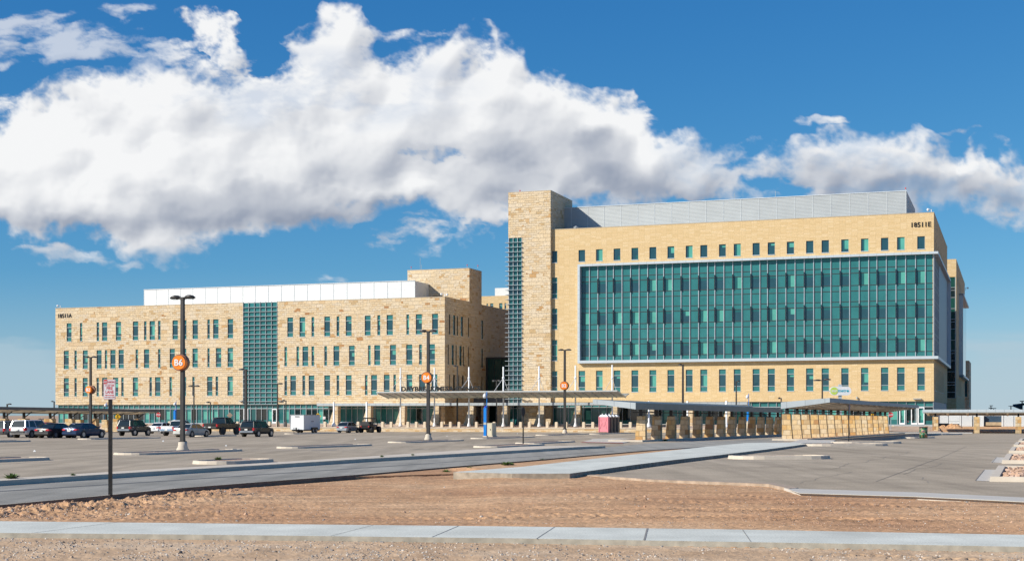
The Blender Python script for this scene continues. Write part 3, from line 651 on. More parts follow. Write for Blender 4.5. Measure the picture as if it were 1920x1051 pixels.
def window(par, org, pos, a0, a1, z0, z1, kind, rnd, d=.15, fm=ALU, dark=False):
    """one punched window: panes, with its frame and sill as sub-parts"""
    g = MB(); f = MB(); W = a1 - a0; H = z1 - z0; dp = d
    q = lambda x0, x1, y0, y1, m, dd=dp: g.quad(pos(x0, y0, dd), pos(x1, y0, dd), pos(x1, y1, dd), pos(x0, y1, dd), m=m)
    if kind == 'tall': ta, tb = z0 + H * .765, z0 + H * .235
    else: ta, tb = z1, z0
    sp_ = 3 if dark else 0
    if kind == 'tall':
        q(a0, a1, ta, z1, sp_); q(a0, a1, z0, tb, sp_)
        bar(f, pos, a0, a1, ta - .04, ta + .04, dp - .07, dp - .002); bar(f, pos, a0, a1, tb - .04, tb + .04, dp - .07, dp - .002)
    q(a0, a1, tb, ta, 1)
    if not dark:
        r = rnd.random(); e = dp - .006; vh = ta - tb
        if r < .62: q(a0 + .03, a1 - .03, ta - vh * rnd.uniform(.06, .16), ta - .04, 3, e)
        if r < .16: q(a0 + W * .45, a1 - .03, tb + vh * rnd.choice([.02, .25]), ta - .05, 2, e - .003); q(a0 + W * .28, a0 + W * .45, tb + .04, ta - .05, 3, e - .003)
        elif r < .30: q(a0 + W * rnd.uniform(.3, .5), a1 - .03, tb + vh * rnd.uniform(.35, .6), ta - vh * rnd.uniform(.08, .3), 2, e - .003)
        elif r < .38: q(a0 + W * .6, a1 - .03, tb + .05, tb + vh * rnd.uniform(.2, .5), 3, e - .003)
        elif r < .44: q(a0 + W * .45, a1 - .05, ta - vh * .25, ta - vh * .12, 2, e - .003)
    for (x, y) in ((a0, a0 + .035), (a1 - .035, a1)): bar(f, pos, x, y, z0 + .04, z1, dp - .06, dp - .003)
    o = obj('window', g, WM, par, org=org); obj('frame', f, fm, o, org=org)
    s = MB(); bar(s, pos, a0 - .01, a1 + .01, z0 - .03, z0 + .055, -.05, dp - .01); obj('sill', s, LALU, o, org=org)
    return o
def louvre(mb, pos, a0, a1, z0, z1, n, d=.08, m=0):
    h = (z1 - z0) / n
    for i in range(n):
        z = z0 + i * h
        mb.quad(pos(a0, z, 0), pos(a1, z, 0), pos(a1, z + h * .82, d * .9), pos(a0, z + h * .82, d * .9), m=m)
        mb.quad(pos(a0, z + h * .82, d * .9), pos(a1, z + h * .82, d * .9), pos(a1, z + h, 0), pos(a0, z + h, 0), m=m)
def sits(x0, x1, ly=FY): return LX(x0, ly), LX(x1, ly)

# ---------------------------------------------------------------- the left (A) building, rough stone
A0, A1 = LX(104, FY), LX(834, FY)
AZ = sum(ZZ(x, y, FY) for x, y in ((104, 577.5), (300, 571.8), (720, 560.3), (834, 556.3))) / 4
GA = zc(3.87); GB = .62
A, AO = bld('clinic_building', (A0 + A1) / 2, FY, 'long three and four storey rough stone clinic block with narrow windows, left of the tower', 'building')
A_top = [(125, 134.1), (149.8, 154.2), (181.1, 185.7), (191.3, 201), (217.2, 227), (249, 259), (270, 274.6), (280.5, 290.4), (296.2, 301), (323.5, 333.5), (345.3, 349.6), (361, 371), (388.7, 393.4), (399.5, 409.7), (426.8, 437),
         (538.7, 549.4), (561.5, 572.2), (584, 589.1), (608, 618.8), (631, 636), (648.2, 659.3), (683.9, 694.9), (707.4, 713), (725, 736.6), (761.9, 767), (779.6, 791.1), (810, 821.3)]
A_mid = [(119.5, 129), (139.5, 143.9), (155.2, 164.6), (181.1, 190.5), (196.5, 200.8), (206.8, 216.5), (222.3, 232), (254.1, 258.7), (269.9, 279.7), (296.2, 300.9), (318.1, 327.8), (345, 349.4), (360.8, 370.8), (388.8, 393), (404.8, 414.8), (426.6, 436.9),
         (533.2, 538.2), (555.8, 560.7), (567, 577.9), (584, 589.1), (608, 613.1), (625.2, 636), (654.3, 665), (690, 695), (701.7, 712.8), (731.1, 742.4), (761.6, 772.9), (785.7, 791), (804, 815.5)]
A_bot = [(119.5, 129), (139.5, 143.9), (155, 164.3), (180.9, 185.4), (191.3, 201), (211.7, 221.7), (227.2, 231.8), (249, 258.7), (280.1, 284.8), (290.6, 300.8), (317.5, 322.3), (339, 349), (360.5, 365), (388.2, 398.2), (404.3, 409), (426.4, 436.6),
         (533.2, 538.2), (544.3, 555), (567, 572.2), (578.7, 589.4), (608, 618.8), (631, 636), (648.2, 659.3), (684.1, 689), (695.7, 707), (719.6, 730.5), (737.5, 742.4), (762, 772.9), (785.7, 797.2), (809, 820)]
HT = zc(16.9); PITCH = 4.38 * 1.11; WH = 2.95 * 1.11
CWA = (LX(455.8, FY), LX(519.8, FY))
holes = []; wins = []
for row, lst in enumerate((A_top, A_mid, A_bot)):
    zt = HT - row * PITCH
    for a, b in lst:
        h = (*sits(a, b), zt - WH, zt); holes.append(h); wins.append(h)
A2 = LY_on(952, A1) + 14      # far end of the right flank
m = MB(); wall_grid(m, fpos(FY), A0, A1, GA, AZ, holes + [(CWA[0], CWA[1], GA, AZ)], .17)
# flank windows (narrow strips seen edge-on)
TAf = LY_on(880, A1); TAb = LY_on(903, A1)
def flank_rows():
    R1 = [(1048, 1066), (1105, 1135), (1157, 1174), (1212, 1243), (1312, 1328), (1497, 1524)]
    R2 = [(1033, 1047), (1086, 1116), (1140, 1156), (1192, 1223), (1242, 1258), (1312, 1326), (1497, 1522)]
    R3 = [(1050, 1064), (1105, 1136), (1172, 1190), (1228, 1256), (1497, 1518)]
    for row, rr in enumerate((R1, R2, R3)):
        for a, b in rr: yield row, LY_on(700 + a / 7.385, A1), LY_on(700 + b / 7.385, A1)
fh = [(a, b, HT - row * PITCH - WH, HT - row * PITCH) for row, a, b in flank_rows()]
wall_grid(m, spos(A1), FY, A2, GB - 1.2, AZ, [h for h in fh if h[2] > GA], .17)
m.quad((A0, FY, GA), (A0, A2, GA), (A0, A2, AZ), (A0, FY, AZ)); m.quad((A0, A2, 0), (A1, A2, 0), (A1, A2, AZ), (A0, A2, AZ))
m.quad((A0, FY + .4, GA), (A1, FY + .4, GA), (A1, FY, GA), (A0, FY, GA))
m.quad((CWA[0], FY, GA), (CWA[0], FY, AZ), (CWA[0], FY + .7, AZ), (CWA[0], FY + .7, GA)); m.quad((CWA[1], FY, GA), (CWA[1], FY, AZ), (CWA[1], FY + .7, AZ), (CWA[1], FY + .7, GA))
# stone corner pier down to the ground
m.box(LX(813, FY), A1 - .003, FY + .003, FY + 3, -.4, GA + .02)
obj('wall', m, STONE, A, org=AO)
m = MB(); m.box(A0 + .3, A1 - .3, FY + .3, A2 - .3, AZ - .9, AZ - .6); obj('roof', m, plain('roof_membrane', (.45, .44, .42), .9), A, org=AO)
m = MB()
for (x0, x1, y0, y1) in ((A0 - .04, CWA[0], FY - .04, FY + .35), (CWA[1], A1 + .04, FY - .04, FY + .35), (A1 - .35, A1 + .04, FY + .35, TAf)): m.box(x0, x1, y0, y1, AZ, AZ + .06)
obj('coping', m, plain('tan_coping', (.50, .42, .31), .5, .1), A, org=AO)
rw = random.Random(3)
for h in wins: window(A, AO, fpos(FY), h[0], h[1], h[2], h[3], 'tall', rw)
for h in fh[:14]: window(A, AO, spos(A1), h[0], h[1], h[2], h[3], 'tall', rw, fm=DMET, dark=True)
# ground floor storefront
def storefront(par, org, a0, a1, z0, z1, zt, pitch, rnd, darkp=.35, depth=.38, doors=()):
    g = MB(); f = MB(); n = max(1, round((a1 - a0) / pitch)); st = (a1 - a0) / n; pos = fpos(FY); zl = z0 + (zt - z0) * .24
    for i in range(n):
        x0, x1 = a0 + i * st, a0 + (i + 1) * st
        g.quad(pos(x0, zt, depth), pos(x1, zt, depth), pos(x1, z1, depth), pos(x0, z1, depth), m=0)
        k = 4 if rnd.random() < darkp else rnd.choice([0, 0, 3])
        g.quad(pos(x0, zl, depth), pos(x1, zl, depth), pos(x1, zt, depth), pos(x0, zt, depth), m=k)
        g.quad(pos(x0, z0, depth), pos(x1, z0, depth), pos(x1, zl, depth), pos(x0, zl, depth), m=3 if k == 4 else 0)
        if k != 4 and rnd.random() < .5: g.quad(pos(x0 + st * .3, zl + .1, depth - .005), pos(x1 - .04, zl + .1, depth - .005), pos(x1 - .04, zt - .5, depth - .005), pos(x0 + st * .3, zt - .5, depth - .005), m=2)
        bar(f, pos, x0 - .035, x0 + .035, z0, z1, depth - .14, depth - .002)
    bar(f, pos, a1 - .035, a1 + .035, z0, z1, depth - .14, depth - .002)
    bar(f, pos, a0, a1, zt - .05, zt + .05, depth - .12, depth - .003); bar(f, pos, a0, a1, z0 - .25, z0 + .06, depth - .16, depth + .1); bar(f, pos, a0, a1, z1 - .05, z1, depth - .13, depth - .003)
    o = obj('storefront_glazing', g, [TEAL, DARKG, BLIND, DIMG, BLACKG], par, org=org); obj('mullion', f, ALU, o, org=org)
    for (d0, d1) in doors:
        dm = MB(); bar(dm, pos, d0, d0 + .12, z0 + .07, zt - .06, depth - .2, depth - .01); bar(dm, pos, d1 - .12, d1, z0 + .07, zt - .06, depth - .2, depth - .01); bar(dm, pos, d0 + .12, d1 - .12, zt - .2, zt - .06, depth - .2, depth - .01); bar(dm, pos, d0 + .12, d1 - .12, z0 + .07, z0 + .3, depth - .2, depth - .01)
        dd = obj('door', dm, WHITE, par, org=org); hm = MB(); bar(hm, pos, d0 + .13, d0 + .17, z0 + 1.0, z0 + 1.5, depth - .26, depth - .2); obj('handle', hm, CHROME, dd, org=org)
    return o
zt = zc(3.22)
storefront(A, AO, A0 + .4, LX(813, FY), GB, GA, zt, 1.05, rw, .42, doors=[(LX(509, FY), LX(518, FY)), (LX(455.5, FY), LX(464, FY))])
# stair hall curtain wall with horizontal sun louvres
g = MB(); f = MB(); fl = MB(); pos = fpos(FY); n = 6; st = (CWA[1] - CWA[0]) / n; lh = .755
zs = []; z = AZ - .05
while z > GA: zs.append(z); z -= lh
zs.append(GA)
for j in range(len(zs) - 1):
    zz1, zz0 = zs[j], zs[j + 1]; ph = (AZ - (zz0 + zz1) / 2) / PITCH
    ph2 = ph - math.floor(ph)
    spd = ph2 < .42
    for i in range(n): g.quad(pos(CWA[0] + i * st, zz0, .12), pos(CWA[0] + (i + 1) * st, zz0, .12), pos(CWA[0] + (i + 1) * st, zz1, .12), pos(CWA[0] + i * st, zz1, .12), m=0 if spd else 1)
    bar(fl, pos, CWA[0] + .02, CWA[1] + .10, zz0 - .016, zz0 + .016, -.18, -.052)
    bar(f, pos, CWA[0], CWA[1], zz0 - .035, zz0 + .035, .0, .115)
for i in range(n + 1): bar(f, pos, CWA[0] + i * st - .03, CWA[0] + i * st + .03, GA, AZ + .1, -.05, .11)
o = obj('curtain_wall', g, [TEAL, TINT], A, org=AO); obj('mullion', f, ALU, o, org=AO); obj('sun_louvre', fl, LALU, o, org=AO)
m = MB(); sx0, sx1 = CWA[0] + .6, CWA[1] - .4
for k in range(4):
    zb = GB + k * PITCH * .98
    for (dz_) in (0, .55):
        m.hexa([(sx0, FY + 1.0, zb + dz_), (sx0, FY + 1.1, zb + dz_), (sx1, FY + 1.1, zb + PITCH * .75 + dz_), (sx1, FY + 1.0, zb + PITCH * .75 + dz_)],
               [(sx0, FY + 1.0, zb + dz_ + .16), (sx0, FY + 1.1, zb + dz_ + .16), (sx1, FY + 1.1, zb + PITCH * .75 + dz_ + .16), (sx1, FY + 1.0, zb + PITCH * .75 + dz_ + .16)])
obj('stair', m, WHITE, A, org=AO)
m = MB(); m.box(CWA[0] - .3, CWA[1] + .3, FY + 3, FY + 3.2, GB, AZ - .2); m.box(CWA[0] - .1, CWA[0] - .02, FY + .7, FY + 3, GB, AZ - .2); m.box(CWA[1] + .02, CWA[1] + .1, FY + .7, FY + 3, GB, AZ - .2)
for k in range(4): m.box(CWA[0], CWA[1], FY + 1.6, FY + 3, AZ - PITCH * (k + .35) - .25, AZ - PITCH * (k + .35))
obj('stair_hall', m, plain('dim_interior', (.25, .25, .24), .9), A, org=AO)
# penthouse
PA = FY + 5.0; P0, P1 = LX(270, PA), LX(778, PA); PZ = (ZZ(270, 543, PA) + ZZ(778, 527, PA)) / 2
m = MB(); louvre(m, fpos(PA), P0, P1, AZ - .8, PZ, 20, .035); louvre(m, spos(P1), PA, TAf, AZ - .8, PZ, 20, .035); m.quad((P0, PA, PZ), (P1, PA, PZ), (P1, TAf, PZ), (P0, TAf, PZ)); m.quad((P0, PA, AZ - .8), (P0, TAf, AZ - .8), (P0, TAf, PZ), (P0, PA, PZ))
o = obj('penthouse', m, WLOUV, A, org=AO)
m = MB(); k = 21
for i in range(k + 1): x = P0 + (P1 - P0) * i / k; m.box(x - .03, x + .03, PA - .02, PA - .002, AZ - .8, PZ + .02)
m.box(P0 - .03, P1 + .03, PA - .06, PA + .1, PZ + .004, PZ + .12); obj('seam', m, plain('louvre_seam', (.55, .58, .60), .5), o, org=AO)
# roof tower
T0 = LX(764, TAf); TZ = ZZ(880, 502.8, TAf)
m = MB(); m.box(T0, A1 + .004, TAf, TAb, AZ - .9, TZ); m.box(T0 - .03, A1 + .03, TAf - .03, TAb + .03, TZ, TZ + .07, m=1)
o = obj('roof_tower', m, [STONE, MATS['tan_coping']], A, org=AO)
m = MB()
for px_, h_ in ((771, .5), (876, .5), (896, .35)): x = LX(px_, TAf + .4); m.tube((x, TAf + .4, TZ), (x, TAf + .4, TZ + h_), .04); m.lathe([(.07, 0), (.09, .12), (.03, .2)], 8, (x, TAf + .4, TZ + h_), 1)
for px_, h_ in ((788, 2.2), (790.5, 1.0)): x = LX(px_, TAf + 1); m.tube((x, TAf + 1, TZ), (x, TAf + 1, TZ + h_), .03)
obj('roof_light', m, [ALU, SRED], A, org=AO)
def camera_on(par, org, x, y, z, s=1, nm='security_camera'):
    m = MB(); m.tube((x, y, z), (x, y, z + .5), .05); m.tube((x, y, z + .5), (x - .45 * s, y - .2, z + .55), .04); m.lathe([(.05, .15), (.16, .05), (.18, -.08), (.10, -.22), (.02, -.26)], 10, (x - .45 * s, y - .2, z + .5))
    obj(nm, m, WHITE, par, True, org)
camera_on(A, AO, A0 + .9, FY + .2, AZ); camera_on(A, AO, LX(832, FY), FY + .3, AZ, 1); camera_on(A, AO, A1 - .6, FY + 1.6, AZ, -1)
m = MB(); hS = ZZ(109, 588, FY) - ZZ(109, 595, FY); text_mb('18511A', hS * 1.36, .06, m, front((LX(109.5, FY) + LX(134.8, FY)) / 2, FY - .06, ZZ(120, 594, FY)), bold=.012, ); fit_text(m, 0, LX(109.5, FY), LX(134.8, FY), ZZ(120, 595.3, FY), ZZ(120, 587.8, FY)); obj('address_number', m, BLK, A, org=AO)
m = MB()
for px_ in (452.5, 525): x = LX(px_, FY); m.box(x - .35, x + .35, FY - .35, FY - .003, zc(4.35), zc(4.35) + .12)
obj('wall_light', m, ALU, A, org=AO)

# ---------------------------------------------------------------- the right (B) building, buff brick
B0, B1 = LX(1034, FY), LX(1751, FY)
BZ = sum(ZZ(x, y, FY) for x, y in ((1034, 430), (1300, 419.5), (1751, 398.2))) / 3
BG = ZZ(1749, 751.5, FY)
B, BO = bld('hospital_building', (B0 + B1) / 2, FY, 'tall buff brick hospital block with a huge teal glass bay framed in grey metal', 'building')
BX = [(1084.7, 1097.1), (1117.5, 1130), (1150.4, 1163.2), (1183.9, 1196.8), (1217.5, 1230.6), (1251.4, 1264.4), (1285.7, 1298.7), (1313, 1326.3), (1348, 1361), (1375.7, 1389), (1411, 1424.5), (1439.4, 1453), (1475.2, 1489), (1511.3, 1525.2), (1540.5, 1554.4), (1577.2, 1591.3), (1614.2, 1628.4), (1651.7, 1665.8), (1681.9, 1696.4), (1719.8, 1734.2)]
bt, bb = zc(25.3), zc(23.63); gt_, gb_ = zc(8.42), zc(5.4)
wl = [(*sits(a, b), bb, bt, 'small') for a, b in BX] + [(*sits(a, b), gb_, gt_, 'tall') for a, b in BX]
lw = sits(1034.6, 1045)
wl += [(*lw, bb, bt, 'small'), (*lw, zc(18.6), zc(21.58), 'tall'), (*lw, zc(14.25), zc(17.2), 'tall'), (*lw, zc(9.85), zc(12.8), 'tall'), (*lw, gb_, gt_, 'tall')]
FX0 = LX(1082.8, FY - .72); FZ1 = ZZ(1083, 495.4, FY - .72); FZ0 = ZZ(1083, 680.6, FY - .72); GZ1, GZ0 = FZ1 - .34, FZ0 + .42
GX0, GX1 = FX0 + .36, B1 - .05
B2 = LY_on(1776, B1)
m = MB(); wall_grid(m, fpos(FY), B0, B1, BG, BZ, [w_[:4] for w_ in wl] + [(GX0, B1, GZ0, GZ1)], .17)
# right flank: slots above and below the framed bay
sl_h = []
for k in range(6): a = FY + 2.5 + k * 5.2; sl_h.append((a, a + 1.0, bb, bt)); 
for k in range(8): a = FY + 2.0 + k * 3.9; sl_h.append((a, a + 1.0, gb_, gt_))
wall_grid(m, spos(B1), FY, B2, BG, BZ, sl_h + [(FY, FY + 14, GZ0, GZ1)], .17)
m.quad((B0, B2, 0), (B1, B2, 0), (B1, B2, BZ), (B0, B2, BZ)); m.quad((B0, FY + .5, BG), (B1 - .5, FY + .5, BG), (B1, FY, BG), (B0, FY, BG)); m.quad((B1 - .5, FY, BG), (B1, FY, BG), (B1, B2, BG), (B1 - .5, B2, BG))
obj('wall', m, BRICK, B, org=BO)
m = MB(); m.box(B0 + .3, B1 - .3, FY + .3, B2 - .3, BZ - .9, BZ - .6); obj('roof', m, MATS['roof_membrane'], B, org=BO)
m = MB(); m.box(B0, B1 + .04, FY - .04, FY + .35, BZ, BZ + .07); m.box(B1 - .35, B1 + .04, FY + .35, B2, BZ, BZ + .07); obj('coping', m, MATS['tan_coping'], B, org=BO)
rw = random.Random(9)
for h in wl: window(B, BO, fpos(FY), *h[:4], h[4], rw)
for h in sl_h: window(B, BO, spos(B1), *h[:4], 'plain', rw, fm=DMET, dark=True)
storefront(B, BO, B0 + .2, B1 - .1, GB, BG, zt + .1, 1.25, rw, .2, doors=[(LX(1708, FY), LX(1720, FY)), (LX(1721, FY), LX(1733, FY)), (LX(1686, FY), LX(1697, FY))])
m = MB(); m.box(B1 - .45, B1 - .1, FY + .8, B2, GB, BG - .003); obj('base_panel', m, plain('zinc_base_panel', (.20, .23, .27), .5, .3), B, org=BO)
# framed bay
FYf = FY - .72; fx1 = B1 + .62; m = MB()
m.box(FX0, fx1, FYf, FY + .1, GZ1, FZ1); m.box(FX0, fx1, FYf, FY + .1, FZ0, GZ0); m.box(FX0, GX0, FYf, FY + .1, GZ0, GZ1)
m.box(B1 - .02, fx1, FY + .1, B2 - .5, GZ1, FZ1); m.box(B1 - .02, fx1, FY + .1, B2 - .5, FZ0, GZ0); m.box(B1 - .02, fx1, B2 - .8, B2 - .5, GZ0, GZ1)
bay = obj('bay_frame', m, LALU, B, org=BO)
m = MB()
k = 44
for i in range(1, k): x = FX0 + (fx1 - FX0) * i / k; m.box(x - .012, x + .012, FYf - .004, FYf, GZ1, FZ1)
for i in range(1, 20): z = GZ0 + (GZ1 - GZ0) * i / 20; m.box(FX0, GX0, FYf - .004, FYf, z - .012, z + .012)
obj('panel_joint', m, plain('joint_grey', (.2, .22, .24), .7), bay, org=BO)
MX = [1090.1, 1105.4, 1121.2, 1137.1, 1150.4, 1166.4, 1182.5, 1198.5, 1214.6, 1230.9, 1244.5, 1260.8, 1277.1, 1293.5, 1310, 1326.8, 1340.5, 1357.4, 1374.1, 1391.2, 1408, 1424.9, 1439.2, 1456.3, 1473.6, 1490.8, 1508, 1525.6, 1540.2, 1557.8, 1575.3, 1593.1, 1611.1, 1628.8, 1644.2, 1661.9, 1680, 1698.1, 1716.7, 1735, 1749]
FIN = {1121.2, 1150.4, 1182.5, 1214.6, 1244.5, 1277.1, 1310, 1340.5, 1374.1, 1408, 1439.2, 1473.6, 1508, 1540.2, 1575.3, 1611.1, 1644.2, 1680, 1716.7}
GD = .03
rowz = [GZ1]
for k in range(3): rowz += [zc(21.5 - 4.38 * k), zc(20.84 - 4.38 * k), zc(19.23 - 4.38 * k)] + ([zc(18.5 - 4.38 * k)] if k < 2 else [])
rowz.append(GZ0)
xs = [LX(p, FY) for p in MX]; xs[0] = GX0; xs[-1] = B1 - .05
g = MB(); f = MB(); hb = MB(); fins = []; vis = []
pos = fpos(FY)
for j in range(len(rowz) - 1):
    z1_, z0_ = rowz[j], rowz[j + 1]; isv = j in (2, 6, 10)
    for i in range(len(xs) - 1):
        if isv and (MX[i] in FIN or i == 0): vis.append((xs[i], xs[i + 1], z0_, z1_)); continue
        g.quad(pos(xs[i], z0_, GD), pos(xs[i + 1], z0_, GD), pos(xs[i + 1], z1_, GD), pos(xs[i], z1_, GD))
    if j: bar(hb, pos, GX0, B1 - .05, z1_ - .04, z1_ + .04, GD - .06, GD - .003)
cw = obj('curtain_wall', g, TEAL, B, org=BO)
obj('transom', hb, plain('dark_transom', (.055, .06, .065), .5, .3), cw, org=BO)
for i, x in enumerate(xs): bar(f, pos, x - .055, x + .055, GZ0, GZ1, GD - .14, GD - .004)
obj('mullion', f, plain('satin_mullion', (.46, .50, .53), .35, .4), cw, org=BO)
for j in (2, 6, 10):
    for i, p in enumerate(MX):
        if p in FIN:
            fm_ = MB(); bar(fm_, pos, xs[i] - .055, xs[i] + .01, rowz[j + 1] - .05, rowz[j] + .38, GD - .33, GD - .12); obj('sun_fin', fm_, DMET, cw, org=BO)
for (x0, x1, z0_, z1_) in vis:
    v = MB(); q = lambda a, b, c, d, mm, e: v.quad(pos(a, c, e), pos(b, c, e), pos(b, d, e), pos(a, d, e), m=mm)
    q(x0, x1, z0_, z1_, 1, GD); q(x0 + .07, x1 - .05, z1_ - .42, z1_ - .03, 3, GD - .004); r = rw.random(); W = x1 - x0
    if r < .15: q(x0 + W * .52, x1 - .06, z0_ + .05, z1_ - .05, 2, GD - .007); q(x0 + W * .2, x0 + W * .52, z0_ + .05, z1_ - .05, 3, GD - .007)
    elif r < .27: q(x0 + W * .52, x1 - .06, z0_ + (z1_ - z0_) * rw.uniform(.3, .6), z1_ - .12, 2, GD - .007)
    obj('window', v, WM, cw, org=BO)
# glass and panels of the bay's flank
g = MB(); f = MB(); sp2 = spos(B1)
g.quad(sp2(FY, GZ0, -.03), sp2(FY + 14, GZ0, -.03), sp2(FY + 14, GZ1, -.03), sp2(FY, GZ1, -.03))
for i in range(9): a = FY + 14 * i / 8; bar(f, sp2, a - .04, a + .04, GZ0, GZ1, -.09, -.032)
for z in rowz[1:-1]: bar(f, sp2, FY, FY + 14, z - .03, z + .03, -.08, -.034)
o = obj('flank_glazing', g, BLUEG, B, org=BO); obj('mullion', f, ALU, o, org=BO)
m = MB(); m.box(B1, B1 + .06, FY + 14, B2 - .8, GZ0, GZ1); obj('flank_panel', m, plain('zinc_panel', (.17, .20, .24), .45, .3), B, org=BO)
# penthouse B
QY = FY + 6.7; Q1 = LX(1700, QY); QZ = (ZZ(1700, 360.3, QY) + ZZ(1300, 376.5, QY)) / 2
m = MB(); louvre(m, fpos(QY), B0, Q1, BZ - .8, QZ, 24, .035); louvre(m, spos(Q1), QY, QY + 20, BZ - .8, QZ, 24, .035); m.quad((B0, QY, QZ), (Q1, QY, QZ), (Q1, QY + 20, QZ), (B0, QY + 20, QZ))
o = obj('penthouse', m, GLOUV, B, org=BO)
m = MB()
for i in range(20): x = B0 + 1.2 + (Q1 - B0 - 1.3) * i / 19; m.box(x - .03, x + .03, QY - .02, QY - .002, BZ - .8, QZ + .02)
m.box(B0, Q1 + .03, QY - .06, QY + .1, QZ + .004, QZ + .1); obj('seam', m, plain('seam_pale', (.60, .64, .66), .5), o, org=BO)
# stone tower with finned glass strip
TF = FY - .55; X0, X1 = LX(953, TF), LX(1032.3, TF); TZ2 = ZZ(1032, 357.2, TF); TB = LY_on(1073, X1)
gz1 = ZZ(955, 446, TF); gx1 = LX(978.5, TF)
m = MB(); pos = fpos(TF)
m.quad(pos(X0, gz1), pos(X1, gz1), pos(X1, TZ2), pos(X0, TZ2)); m.quad(pos(gx1, -.3), pos(X1, -.3), pos(X1, gz1), pos(gx1, gz1))
m.quad((X1, TF, -.3), (X1, TB, -.3), (X1, TB, TZ2), (X1, TF, TZ2)); m.quad((X0, TF, gz1), (X0, TB, gz1), (X0, TB, TZ2), (X0, TF, TZ2)); m.quad((X0, TF + 4, -.3), (X0, TB, -.3), (X0, TB, gz1), (X0, TF + 4, gz1))
m.quad((X0, TF, TZ2), (X1, TF, TZ2), (X1, TB, TZ2), (X0, TB, TZ2)); m.quad((X0, TB, 0), (X1, TB, 0), (X1, TB, TZ2), (X0, TB, TZ2)); m.quad((X0, TF, gz1), (X1, TF, gz1), (X1, TF + 4, gz1), (X0, TF + 4, gz1))
m.quad(pos(gx1, -.3), pos(gx1, gz1), pos(gx1, gz1, .5), pos(gx1, -.3, .5))
tw = obj('stone_tower', m, STONE, B, org=BO)
m = MB(); m.box(X0 - .03, X1 + .03, TF - .03, TF + .3, TZ2 + .003, TZ2 + .08); m.box(X1 - .3, X1 + .03, TF + .3, TB, TZ2 + .003, TZ2 + .08); obj('coping', m, MATS['tan_coping'], tw, org=BO)
g = MB(); f = MB(); fl = MB(); z = gz1; j = 0
while z > .3:
    z0_ = max(.3, z - .745); k = 0 if (j % 6) < 3 else 1
    for i in range(3): a, b = X0 + .1 + (gx1 - X0 - .1) * i / 3, X0 + .1 + (gx1 - X0 - .1) * (i + 1) / 3; g.quad(pos(a, z0_, .12), pos(b, z0_, .12), pos(b, z, .12), pos(a, z, .12), m=rw.choice([0, 1, 1, 0]) if k else 0)
    g.quad((X0 + .1, TF + .12, z0_), (X0 + .1, TF + 4, z0_), (X0 + .1, TF + 4, z), (X0 + .1, TF + .12, z), m=1)
    if z0_ > 3.0: bar(fl, pos, X0 - .45, gx1 + .08, z0_ - .022, z0_ + .022, -.3, -.05); fl.box(X0 - .45, X0 - .05, TF, TF + 3.6, z0_ - .022, z0_ + .022)
    z = z0_; j += 1
for i in range(4): a = X0 + .1 + (gx1 - X0 - .1) * i / 3; bar(f, pos, a - .04, a + .04, .2, gz1, -.04, .11)
o = obj('tower_glazing', g, [DIMG, DARKG], tw, org=BO); 
# sub-part depth limit: glazing bars and louvres hang directly under the tower
obj('mullion', f, ALU, tw, org=BO); obj('sun_louvre', fl, LALU, tw, org=BO)
m = MB(); x = LX(975, TF + 1); m.tube((x, TF + 1, TZ2), (x, TF + 1, TZ2 + .35), .05); m.lathe([(.08, 0), (.1, .14), (.03, .22)], 8, (x, TF + 1, TZ2 + .3), 1)
for px_ in (1377, 1454): x = LX(px_, QY + 1); m.tube((x, QY + 1, QZ), (x, QY + 1, QZ + 1.2), .03)
x = LX(1698, QY + .5); m.tube((x, QY + .5, QZ), (x, QY + .5, QZ + .4), .05); m.lathe([(.08, 0), (.1, .14), (.03, .22)], 8, (x, QY + .5, QZ + .4), 1)
obj('roof_light', m, [ALU, SRED], B, org=BO)
camera_on(B, BO, LX(1746, FY), FY + .3, BZ); 
m = MB(); x = LX(1075, FY + 2); m.box(x - .9, x + .9, FY + 2, FY + 3, BZ - .2, BZ + .28); m.lathe([(.3, 0), (.4, .3), (.1, .5)], 10, (x + .3, FY + 2.4, BZ + .25)); obj('roof_vent', m, ALU, B, org=BO)
hS = ZZ(1726, 416, FY) - ZZ(1726, 425, FY); m = MB(); wt = LX(1745.5, FY) - LX(1709, FY); text_mb('18511E', hS * 1.40, .06, m, front((LX(1745.5, FY) + LX(1709, FY)) / 2, FY - .06, ZZ(1727, 424.7, FY)), bold=.012, ); fit_text(m, 0, LX(1709, FY), LX(1745.5, FY), ZZ(1727, 425.3, FY), ZZ(1727, 416.3, FY)); obj('address_number', m, BLK, B, org=BO)
m = MB(); x = LX(1720, FY); m.box(x - .55, x + .55, FY - .35, FY - .003, BG + .28, BG + .40); x = LX(1607, FY); m.lathe([(.05, .2), (.14, .1), (.12, -.1), (.02, -.15)], 8, (x, FY - .2, BG + .5)); obj('wall_light', m, ALU, B, org=BO)

